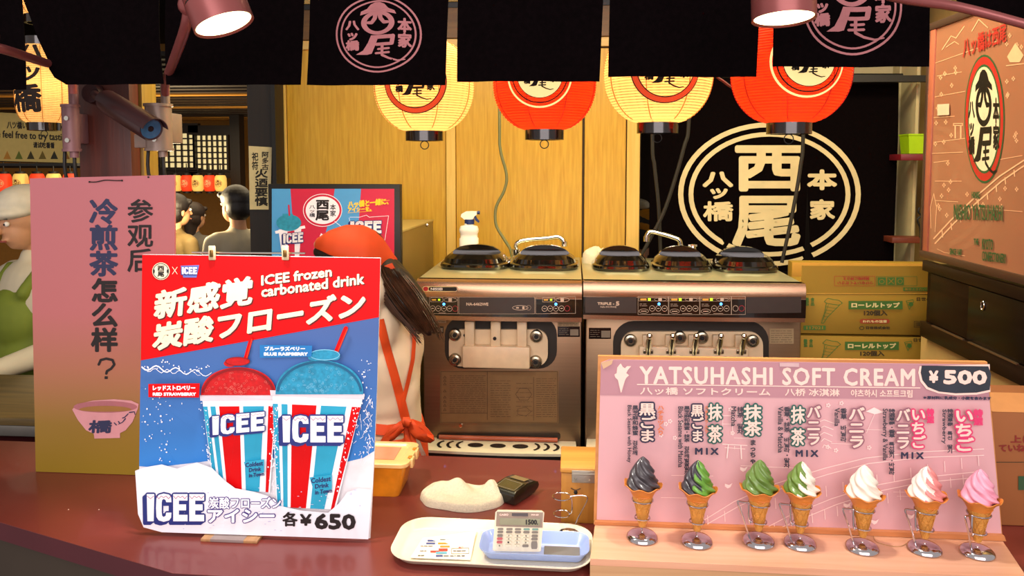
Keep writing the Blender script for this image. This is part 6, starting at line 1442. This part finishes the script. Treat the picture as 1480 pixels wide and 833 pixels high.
# towel, card reader, wooden box, empty wire stand, food container
tc = PZ(664, 733, CZ)
def towel_h(u, v, r):
    g = lambda a, b, sa, sb: math.exp(-((u-a)/sa)**2-((v-b)/sb)**2)
    h = .016*(max(0, 1-r**6))**.4
    h += .016*g(-.55, .35, .32, .40)+.020*g(-.10, .45, .22, .30)+.026*g(.70, .40, .20, .42)-.006*g(.28, .5, .16, .5)
    h += .006*abs(math.sin(3.2*u+1.6*v+1.0))*g(0, -.1, .9, .6)+.0035*noise.noise(Vector((u*3.1, v*2.6, 7)))+.004*math.exp(-((r-.93)/.06)**2)
    return max(.001, h)
crumple('hand_towel', 'crumpled cream terry towel on the counter beside the card reader', 'towel', (tc.x, tc.y+.030, CZ+.0005), .096, .056, .040, TERRY, 23, hfun=towel_h)
t = thing('card_reader', 'small black card reader with a grey screen lying beside the towel', 'card reader', PZ(747, 735, CZ))
f1 = PZ(709, 722, CZ); f2 = PZ(755, 737, CZ); b_1 = PZ(783, 722, CZ)
ux = (f2-f1).normalized(); uy = Vector((-ux.y, ux.x, 0)); Lx = .066; Ly = .095
def cr(u, v, z): return f1+ux*(u*Lx)+uy*(v*Ly)+Vector((0, 0, z))
sec = [(0, 0.004, .022), (.1, .002, .030), (.55, .002, .034), (.85, .004, .030), (1, .010, .024)]
rings = []
for v, z0_, z1_ in sec: rings.append([cr(.03, v, z0_), cr(0, v, z0_+.006), cr(0, v, z1_-.005), cr(.04, v, z1_), cr(.96, v, z1_), cr(1, v, z1_-.005), cr(1, v, z0_+.006), cr(.97, v, z0_)])
MB().loft(rings).build('reader_body', mat('reader_black', '17140f', .25, coat=.3), t)
q4 = [cr(.10, .08, .0300), cr(.90, .08, .0300), cr(.90, .50, .0345), cr(.10, .50, .0345)]
MB().slab(q4, (0, 0, .0006)).build('screen', mat('olive_grey_screen', '3c3a24', .15, coat=.5), t)
q4 = [cr(.2, .58, .0345), cr(.8, .58, .0345), cr(.8, .8, .032), cr(.2, .8, .032)]
MB().slab(q4, (0, 0, .0010)).build('key_field', mat('reader_keys', '7a6a44', .4), t)
q5 = [cr(.14, .12, .0308), cr(.86, .12, .0308), cr(.86, .45, .0346), cr(.14, .45, .0346)]
for i_ in range(4): MB().cyl(q5[i_]+Vector((0, 0, .0003)), q5[(i_+1) % 4]+Vector((0, 0, .0003)), .0004, n=5).build('screen_line', mat('grey_print', '8a7a64', .6), t)
# wooden box with hinge
wy = PZ(830, 757, CZ).y; W0 = P(810, 757, wy); W1 = P(880, 757, wy)
t = thing('wooden_box', 'small worn yellow wooden box with a metal hinge behind the menu sign', 'box', (W0.x+.05, wy, CZ))
WB = wood('worn_yellow_wood', '9c641c', 'b57c2c', .5, 'Z', 8); hb = P(812, 676, wy).z; hb2 = P(812, 683, wy).z
x0 = P(811, 720, wy).x; x1 = x0+.15
MB().bb((x0, wy, CZ+.0005), (x1, wy+.12, hb-.012), .002).build('box_body', WB, t); MB().bb((x0-.002, wy-.002, hb-.011), (x1+.002, wy+.122, hb), .003).build('box_lid', wood('worn_yellow_lid', 'b0742a', 'cb913e', .5, 'X', 8), t)
h_ = MB().bb((x0+.022, wy-.004, hb-.030), (x0+.075, wy-.0015, hb-.004), .0006); h_ = h_.build('hinge', mat('zinc_hinge', 'a8a094', .35, .7), t)
MB().cyl((x0+.022, wy-.005, hb-.011), (x0+.075, wy-.005, hb-.011), .0022, n=10).build('hinge_pin', MC['zinc_hinge'], h_)
for xx in (.030, .058): MB().cyl((x0+xx, wy-.004, hb-.022), (x0+xx, wy-.0055, hb-.022), .0022, n=10).build('hinge_screw', KNOB, h_)
MB().ball((x0+.030, wy-.0005, hb-.052), (.004, .0012, .005), 10).build('nail_hole', BLACK, t); MB().tube([(x0+.020, wy-.0012, hb-.043), (x0+.030, wy-.0012, hb-.047), (x0+.040, wy-.0012, hb-.043)], .0012, 5, smooth=3).build('dark_dent', mat('dark_dent', '4a2c0c', .7), t)
# empty wire stand behind the tray
sb_ = PZ(826, 772, CZ); 
t = thing('cone_stand', 'empty chrome wire cone stand between the tray and the wooden box', 'stand', (sb_.x, sb_.y, CZ)); sy = sb_.y+.005
MB().lathe([(0, 0), (.0285, 0), (.030, .002), (.029, .006), (.023, .0105), (.012, .0128), (0, .013)], 40, (sb_.x, sy, CZ+.0006)).build('dome_base', CH2, t)
def pp(x, y): return P(x, y, sy)
for nm, cxp, cyp, r in (('upper_ring', 812, 718, .0185), ('lower_ring', 812, 743, .0165)):
    c_ = pp(cxp, cyp); MB().tube([(c_.x+r*math.cos(a), c_.y+r*math.sin(a), c_.z) for a in [2*PI*i/32 for i in range(32)]], .0012, 8, closed=True).build(nm, CH2, t)
u1 = pp(824, 718); MB().tube([Vector((sb_.x+.006, sy, CZ+.011)), pp(834, 752), pp(843, 735), pp(849, 723), pp(847, 717.5), pp(836, 716.5), u1], .0013, 8, smooth=4).build('bent_rod', CH2, t)
MB().tube([pp(826, 718), pp(827, 730), pp(826, 741), pp(822, 743)], .0012, 8, smooth=4).build('link_rod', CH2, t)
# food container
fy = PZ(560, 722, CZ).y
t = thing('food_container', 'clear lidded plastic food container with orange contents behind the red poster', 'container', (P(500, 722, fy).x, fy+.05, CZ))
xr_ = P(588, 700, fy).x; x0 = xr_-.20; zt_ = P(560, 676, fy).z
ORC = mat('orange_translucent_plastic', 'd98418', .3, var=.25, scale=18, coat=.3); LIDC = mat('milky_lid', 'e3b878', .3, coat=.3)
def rg2(x0_, x1_, y0_, y1_, r, z): return [Vector((p[0], p[1], z)) for p in rrpts(x0_, x1_, y0_, y1_, r, 6)]
MB().loft([rg2(x0+.02, xr_-.022, fy+.012, fy+.115, .012, CZ+.0005), rg2(x0+.004, xr_-.004, fy+.002, fy+.128, .016, zt_-.004), rg2(x0, xr_, fy-.002, fy+.132, .018, zt_-.002), rg2(x0, xr_, fy-.002, fy+.132, .018, zt_)]).build('tub', ORC, t)
MB().loft([rg2(x0-.003, xr_+.003, fy-.005, fy+.135, .02, zt_+.0005), rg2(x0-.003, xr_+.003, fy-.005, fy+.135, .02, zt_+.008), rg2(x0+.002, xr_-.002, fy, fy+.130, .018, zt_+.010), rg2(x0+.014, xr_-.014, fy+.012, fy+.118, .012, zt_+.010), rg2(x0+.018, xr_-.018, fy+.016, fy+.114, .010, zt_+.006)]).build('lid', LIDC, t)
MB().bb((x0+.03, fy+.028, zt_+.0065), (xr_-.035, fy+.102, zt_+.0075)).build('lid_window', mat('peach_lid_window', 'c98a6a', .15, coat=.5), t)
for yy in (fy+.035, fy+.085):
    c_ = MB().bb((xr_+.002, yy-.012, zt_-.010), (xr_+.009, yy+.012, zt_+.011), .002).build('lid_clip', LIDC, t)
    MB().bb((xr_-.004, yy-.006, zt_+.010), (xr_+.004, yy+.006, zt_+.013), .001).build('clip_slot', ORC, c_)
# ------------------------------------------------------------------ cartons at the right
CARD = mat('yellow_brown_card', '94741a', .75, var=.05, scale=5, bump=.1); CARD2 = mat('folded_card_edge', 'b0822c', .75); GI = mat('green_print', '3f6a24', .7); RI = mat('brown_red_print', '9c3a1a', .7); KI = mat('faded_black_print', '3a2c10', .7); CREAMI = mat('cream_print', 'e0cf90', .7)
def carton(label, x0, x1, y0, y1, Y, dep, flaps=False, ink=True, oy=0, cone_full=True, Z1=None):
    pl = Plane((0, Y, 0), (0, -1, 0)); a_ = pl.at((x0+x1)/2, y0); xa = pl.at(x0, (y0+y1)/2).x; xb = pl.at(x1, (y0+y1)/2).x; zt = a_.z; zb = pl.at((x0+x1)/2, y1).z
    t = thing('cardboard_box', label, 'box', ((xa+xb)/2, Y+dep/2, zb), 'cone cartons stacked beside the machine')
    MB().bb((xa, Y, zb), (xb, Y+dep, zt), .003).build('carton', CARD, t)
    return t, pl
Yc = 2.60
t, pl = carton('upper cone carton with an opened flap and green lettering', 1156.5, 1369, 424, 484, Yc, .36)
MB().slab([pl.at(x, y, .001) for x, y in ((1159, 384), (1369, 385), (1369.5, 424), (1158, 424))], (0, .0035, 0)).build('opened_flap', CARD, t)
MB().tube([pl.at(1158, 424.5, .0005), pl.at(1369, 424.5, .0005)], .0012, 5).build('fold_line', CARD2, t)
pr = Print(pl, t, base=.0015)
pr(frame(1205.5, 399, 1264.5, 413.5, .6)+[tuple((2*1235-p[0], 2*406-p[1]) for p in q) for q in txt('開封時に押さえ', (1214, 407, 1252, 412), .3, n=4)+txt('つけないでください', (1208, 400.5, 1260, 405.5), .3, n=4)], RI, 'lettering')
pr(frame(1266, 399.5, 1325, 413.5, .6)+rect(1268, 401, 1280, 412)+rect(1282, 401, 1293, 412)+rect(1295, 401, 1306, 412)+rect(1305, 415.5, 1365, 420.5), GI, 'green_print')
pr(ring(1274, 407, 4, 3.4, .8, 14)+line([(1284, 403), (1291, 410)], 1)+line([(1291, 403), (1284, 410)], 1)+ring(1300.5, 406.5, 3.6, 3.6, .8, 14)+txt('衛生上きれいなところへ', (1307, 416.4, 1363, 419.8), .1, n=4), CARD, 'symbol_print')
def cone_print(pr, dy, dx=0, clip=999):
    X = lambda l: [(x+dx, y+dy) for x, y in l if True]
    g = txt('衛生 清潔'[:2], (1164+dx, 430+dy, 1169+dx, 441+dy), .2, n=4)+col('食品', (1171+dx, 430+dy, 1177+dx, 442+dy), .2, 4)+col('衛生', (1163+dx, 430+dy, 1169+dx, 442+dy), .2, 4)
    ln = line(X([(1191, 436), (1196, 431), (1204, 433), (1212, 434), (1217, 438), (1212, 441), (1203, 440), (1194, 438), (1191, 436)]), .9)+line(X([(1194, 438), (1192, 450), (1188, 463), (1187, 467), (1190, 467), (1196, 458), (1206, 448), (1213, 441)]), .9)
    if clip > 470:
        for k in range(5): ln += line(X([(1193-k*1.2, 443+4.5*k), (1209-k*4, 446+4*k)]), .5)+line(X([(1197, 440), (1190, 460)]), .4)
    ln += line(X([(1309, 435), (1319, 433), (1320, 437), (1310, 437), (1309, 435)]), .8)+line(X([(1310, 437), (1314, 447), (1319, 438)]), .8)+ell(1316+dx, 440+dy, 3.6, 3, 12)
    return g+ln
pr(cone_print(pr, 0)+rect(1226, 435, 1304, 447)+rect(1161, 470.5, 1193, 477), GI, 'green_print')
pr(txt('ローレルトップ', (1230, 437, 1300, 445), .55, n=6), CREAMI, 'lettering'); pr(txt('117021', (1165, 471.5, 1189, 476), .3, n=4), CARD, 'lettering')
pr(txt('120個入', (1248, 448, 1282, 456.5), .45, n=6)+txt('日世のコーン', (1324, 429.5, 1367, 435), .25, n=4)+txt('日世株式会社', (1251, 471.5, 1286, 476), .25, n=4)+ring(1245, 474, 3.6, 2.8, 1, 14), KI, 'lettering')
pr(poly(*rrpts(1242, 1285, 461, 467.5, 3.2)), RI, 'red_pill'); pr(txt('われもの注意', (1246, 462.3, 1281, 466.3), .25, n=4), CREAMI, 'lettering')
bars = frame(1320, 464, 1362, 473, .7); rb = random.Random(3); x = 1322
while x < 1360: w_ = rb.choice((.5, .8, 1.4)); bars += rect(x, 465.5, x+w_, 471.5); x += w_+rb.choice((.6, 1.0))
pr(bars, KI, 'barcode')
t, pl = carton('lower cone carton half hidden by the menu sign', 1155, 1367, 487, 640, Yc, .36)
pr = Print(pl, t, base=.001)
pr(cone_print(pr, 60, -2)+rect(1221, 494, 1299, 506), GI, 'green_print'); pr(txt('ローレルトップ', (1225, 496, 1295, 504), .55, n=6), CREAMI, 'lettering')
pr(txt('120個入', (1243, 507, 1278, 515), .45, n=6)+txt('日世のコーン', (1320, 488.5, 1363, 494), .25, n=4), KI, 'lettering')
zlow = min((t.matrix_world.translation.z if False else t.location.z), 9)
zf = t.location.z
ca_ = pl.at(1160, 600); cb_ = pl.at(1372, 600)
t = thing('side_table', 'low dark stand under the cone cartons', 'table', ((ca_.x+cb_.x)/2, Yc+.18, 0))
ca_.x = max(ca_.x, P(1158, 600, FLB).x+.012)
MB().bb((ca_.x, Yc-.01, zf-.03), (cb_.x, Yc+.37, zf-.001), .003).build('table_top', DARKWOOD_X, t)
for x in (ca_.x+.02, cb_.x-.02):
    for y in (Yc+.01, Yc+.35): MB().bb((x-.015, y-.015, 0), (x+.015, y+.015, zf-.03)).build('leg', DARKWOOD, t)
pl2 = Plane((0, Yc+.40, 0), (0, -1, 0)); a_ = pl2.at(1143, 378); b_ = pl2.at(1345, 378)
t = thing('cardboard_box', 'plain carton standing behind the printed cone cartons', 'box', ((a_.x+b_.x)/2, Yc+.46, 0), 'cone cartons stacked beside the machine')
MB().bb((a_.x, Yc+.385, 0), (b_.x, Yc+.44, a_.z), .003).build('carton', CARD, t)
MB().bb((a_.x, Yc+.381, a_.z-.08), (b_.x, Yc+.384, a_.z-.002), .001).build('flap', CARD2, t)
# brown carton at far right on the counter
by = 1.60; pl = Plane((0, by, 0), (0, -1, 0)); a_ = pl.at(1434, 600); zt_ = pl.at(1460, 596).z
t = thing('cardboard_box', 'brown carton with dark red lettering at the right edge beside the menu sign', 'box', (a_.x+.15, by+.1, CZ))
BC = mat('brown_card', '8c5226', .75, var=.05, scale=5)
xR_ = 1.28
MB().bb((a_.x, by, CZ+.0005), (xR_, by+.20, zt_), .003).build('carton', BC, t)
MB().slab([Vector((a_.x, by, zt_)), Vector((xR_, by, zt_)), Vector((xR_, by+.06, zt_+.020)), Vector((a_.x-.005, by+.06, zt_+.020))], (0, .003, .002)).build('raised_flap', mat('light_card_flap', 'ad7440', .75), t)
pr = Print(pl, t, base=.001)
pr(txt('上に', (1460, 629, 1492, 640), .6, n=6)+txt('ていねい', (1443, 642, 1494, 653), .6, n=6), mat('dark_red_print2', '7c2014', .7), 'lettering')
pr(rect(1437, 667.5, 1500, 668.5), KI, 'print_line'); pr(rect(1471, 688, 1500, 708), mat('dark_green_print', '2a4a2c', .6), 'green_print')
# ------------------------------------------------------------------ right: lightbox sign, cabinet, shelves
SX = P(1337, 200, 2.5).x; pl = Plane((SX, 0, 0), (-1, 0, 0))
c1, c2, c3, c4 = pl.at(1344, 40), pl.at(1331, 366), pl.at(1481, 407), pl.at(1481, -30)
ya = (c1.y+c2.y)/2; yb2 = c3.y-.16; zt_ = c1.z; zb2 = c2.z
t = thing('lightbox_sign', 'large salmon lightbox sign with oval emblem and green English lettering on the right wall', 'sign', (SX, (ya+yb2)/2, zb2))
SAL = mat('salmon_panel', 'a06c52', .3, var=.06, scale=3, coat=.3)
MB().bb((SX+.004, yb2, zb2+.01), (SX+.10, ya, zt_-.01)).build('panel', SAL, t)
FR_ = mat('bronze_frame', '5a4236', .35, .5); fw = .022
MB().bb((SX-.003, yb2-.01, zb2-.012), (SX+.11, ya+.008, zb2+.010), .002).build('frame_rail', FR_, t); MB().bb((SX-.003, yb2-.01, zt_-.010), (SX+.11, ya+.008, zt_+.012), .002).build('frame_rail', FR_, t)
MB().bb((SX-.003, ya-.008, zb2+.010), (SX+.11, ya+.008, zt_-.010), .002).build('frame_post', FR_, t)
MB().bb((SX-.001, ya-.040, zb2+.010), (SX+.01, ya-.008, zt_-.010), .001).build('inner_frame', mat('salmon_frame', 'a8604a', .35), t)
plf = Plane((SX+.004, 0, 0), (-1, 0, 0)); pr = Print(plf, t)
LA = mat('sign_line_art', 'dcae88', .4, emit=.1)
L = []
for (x0, y0, x1, y1) in ((1350, 92, 1440, 60), (1352, 140, 1395, 132), (1395, 200, 1350, 206), (1350, 235, 1372, 232), (1352, 262, 1390, 262), (1352, 290, 1385, 292), (1420, 235, 1478, 225), (1400, 300, 1478, 306), (1355, 110, 1390, 104), (1350, 170, 1380, 168), (1345, 222, 1392, 220)): L += line([(x0, y0), (x1, y1)], .9)
L += line([(1362, 72), (1375, 52), (1382, 55), (1394, 38)], 1.2)+line([(1405, 45), (1415, 28), (1428, 40)], 1.2)+line([(1368, 68), (1380, 60), (1386, 64)], 1)
L += poly((1456, 82), (1468, 62), (1480, 80), (1474, 90), (1460, 90))+line([(1455, 95), (1480, 92)], 1.4)
L += line([(1350, 345), (1375, 318), (1410, 285), (1445, 255), (1480, 232)], 2.0)+line([(1352, 352), (1380, 322), (1413, 292), (1448, 262), (1480, 240)], 2.0)
for k in range(9): L += line([(1362+13*k, 334-11*k), (1363+13*k, 343-11*k)], 1.6)
rs = random.Random(9)
for k in range(42):
    x, y = (rs.uniform(1352, 1385), rs.uniform(85, 330)) if k < 20 else (rs.uniform(1455, 1479), rs.uniform(50, 210)) if k < 34 else (rs.uniform(1395, 1470), rs.uniform(270, 300))
    for a_ in range(4): L += ell(x+1.6*math.cos(a_*PI/2), y+2.2*math.sin(a_*PI/2), 1.0, 1.5, 6)
L += frame(1378, 178, 1392, 182, 1.2)+rect(1380, 182, 1382, 200)+rect(1388, 182, 1390, 200)
L += line([(1346, 330), (1345, 300), (1350, 280), (1354, 300), (1352, 335)], 1.0)+line([(1355, 360), (1365, 365), (1395, 370)], .8)
pr(L, LA, 'line_art')
RS = mat('sign_red', 'b02c24', .4, emit=.05); GS = mat('sign_green', '2c5a34', .4); BS = mat('sign_black', '17130f', .4); CS = mat('sign_cream', 'd8cba8', .4, emit=.12)
pr(ell(1423.5, 172, 29, 93), GS, 'oval_green_rim'); pr(ell(1423.5, 172, 27.5, 90), RS, 'oval_red_ring'); pr(ell(1423.5, 172, 23.5, 79), GS, 'oval_green_line'); pr(ell(1423.5, 172, 22, 75.5), CS, 'oval_field')
a_, b_ = seal(); c_ = [q for q in place([(tuple((p[0], p[1]) for p in q)) for q in b_], 1423, 182, 29, 98)]
pr(c_, BS, 'emblem_lettering')
pr(txt('八ッ橋は西尾', (1393, 56, 1456, 84), .35, -.38, n=6), RS, 'lettering')
pr(txt('HONKE', (1406, 277, 1418, 287), .2, n=5)+txt('NISHIO YATSUHASHI', (1380, 295, 1451, 318), .25, .02, n=6)+txt('THE', (1409, 345, 1416, 354), .25, n=5)+txt('KYOTO', (1421, 345, 1437, 361), .3, .05, n=5)+txt('CONFECTIONERY', (1421, 363, 1456, 377), .25, .12, n=5)+txt('SINCE 1687', (1374, 359, 1392, 368), .2, .08, n=5), GS, 'lettering')
MB().slab([plf.at(x, y, .004) for x, y in ((1357, 151), (1374, 150), (1374, 166), (1357, 167))], (-.0006, 0, 0)).build('paper_sticker', mat('cream_sticker', 'dcc0a8', .5), t)
# dark cabinet below
t = thing('wall_cabinet', 'dark brown wall cabinet with sliding doors under the lightbox sign', 'cabinet', (SX+.15, (ya+yb2)/2, 1.0))
zb3 = (PX(1385, 513, SX).z+PX(1478, 557, SX).z)/2+.03; yA = P(1368, 450, ya).y; CBM = wood('dark_cabinet_wood', '1a0f09', '26170e', .35, 'Y', 8)
MB().bb((SX+.010, 1.70, zb3), (1.495, ya-.03, zb2-.03)).build('cabinet_body', CBM, t)
MB().bb((SX-.004, 1.70, zb2-.052), (SX+.012, ya-.02, zb2-.020), .001).build('top_rail', CBM, t); MB().bb((SX-.004, 1.70, zb3-.03), (SX+.012, ya-.02, zb3+.018), .001).build('bottom_rail', CBM, t)
plc2 = Plane((SX+.009, 0, 0), (-1, 0, 0)); ym = plc2.at(1403, 450).y
d1 = MB().bb((SX+.001, 1.72, zb3+.022), (SX+.009, ym, zb2-.056), .001).build('sliding_door', wood('dark_door_panel', '0e0907', '1a100b', .25, 'Y', 8), t)
d2 = MB().bb((SX+.004, ym-.02, zb3+.022), (SX+.0095, ya-.06, zb2-.056), .001).build('sliding_door', CBM, t)
hp = Plane((SX, 0, 0), (-1, 0, 0)).at(1420, 442); MB().tube([hp+Vector((0, .008*math.cos(a), .012*math.sin(a))) for a in [2*PI*i/20 for i in range(20)]], .0016, 6, closed=True).build('finger_pull', CHROME, d1)
MB().bb((SX-.006, 1.95, zb3+.017), (SX+.001, ym-.02, zb3+.021)).build('door_track', STEEL_B, t); MB().bb((SX-.006, ym+.01, zb3+.017), (SX+.001, ya-.10, zb3+.021)).build('door_track', STEEL_B, t)
sb('trim_13', (SX+.02, 1.86, 0), (1.499, 2.52, zb3-.032), mat('beige_side_wall', 'bb9e62'))
for _m in (CBM, MC['dark_door_panel']): _m.node_tree.nodes['Principled BSDF'].inputs['Specular IOR Level'].default_value = .15
# red shelf with lime basket, bracket below with clip
Ysh = 3.2; a_ = P(1303, 222, Ysh); b_ = P(1334, 232, Ysh)
MB().bb((a_.x-.01, Ysh-.02, b_.z), (b_.x+.14, Ysh+.095, P(1310, 223, Ysh).z), .002).build('wall_shelf', mat('maroon_shelf', '6a1420', .4), None, loc=(a_.x+.05, Ysh+.04, b_.z), label='small maroon wall shelf holding the lime green basket', cat='shelf')
t = thing('plastic_basket', 'lime green plastic basket on the small maroon shelf', 'basket', (P(1322, 222, Ysh).x, Ysh+.03, P(1310, 222.5, Ysh).z))
c_ = t.location; k_ = mpp(Ysh); LIME = mat('lime_plastic', '9ac414', .35)
gx = 16*k_
MB().loft([[Vector((c_.x+.015+sx*(gx*s_), c_.y+sy_*(.045*s_), c_.z+z_)) for sx, sy_ in ((-1, -1), (1, -1), (1, 1), (-1, 1))] for s_, z_ in ((.86, .001), (1, .072), (1.05, .074), (1.05, .080), (.95, .080), (.82, .006))]).build('basket_body', LIME, t)
MB().bb((a_.x-.02, 3.21, P(1310, 352, Ysh).z), (a_.x+.11, 3.299, P(1310, 344, Ysh).z), .001).build('wall_shelf', wood('red_brown_shelf', '5a2416', '70301c', .5, 'X', 8), None, loc=(a_.x+.05, 3.25, P(1310, 352, Ysh).z), label='narrow red brown shelf low on the plaster column', cat='shelf')
MB().tube([P(x, y, 3.22) for x, y in ((1329, 300), (1327, 306), (1331, 312), (1326, 318), (1330, 330), (1330, 344))], .004, 8, smooth=4).build('coat_hook', BLACK, None, loc=P(1330, 344, 3.22), label='small black hook hanging above the narrow red brown shelf', cat='hook')
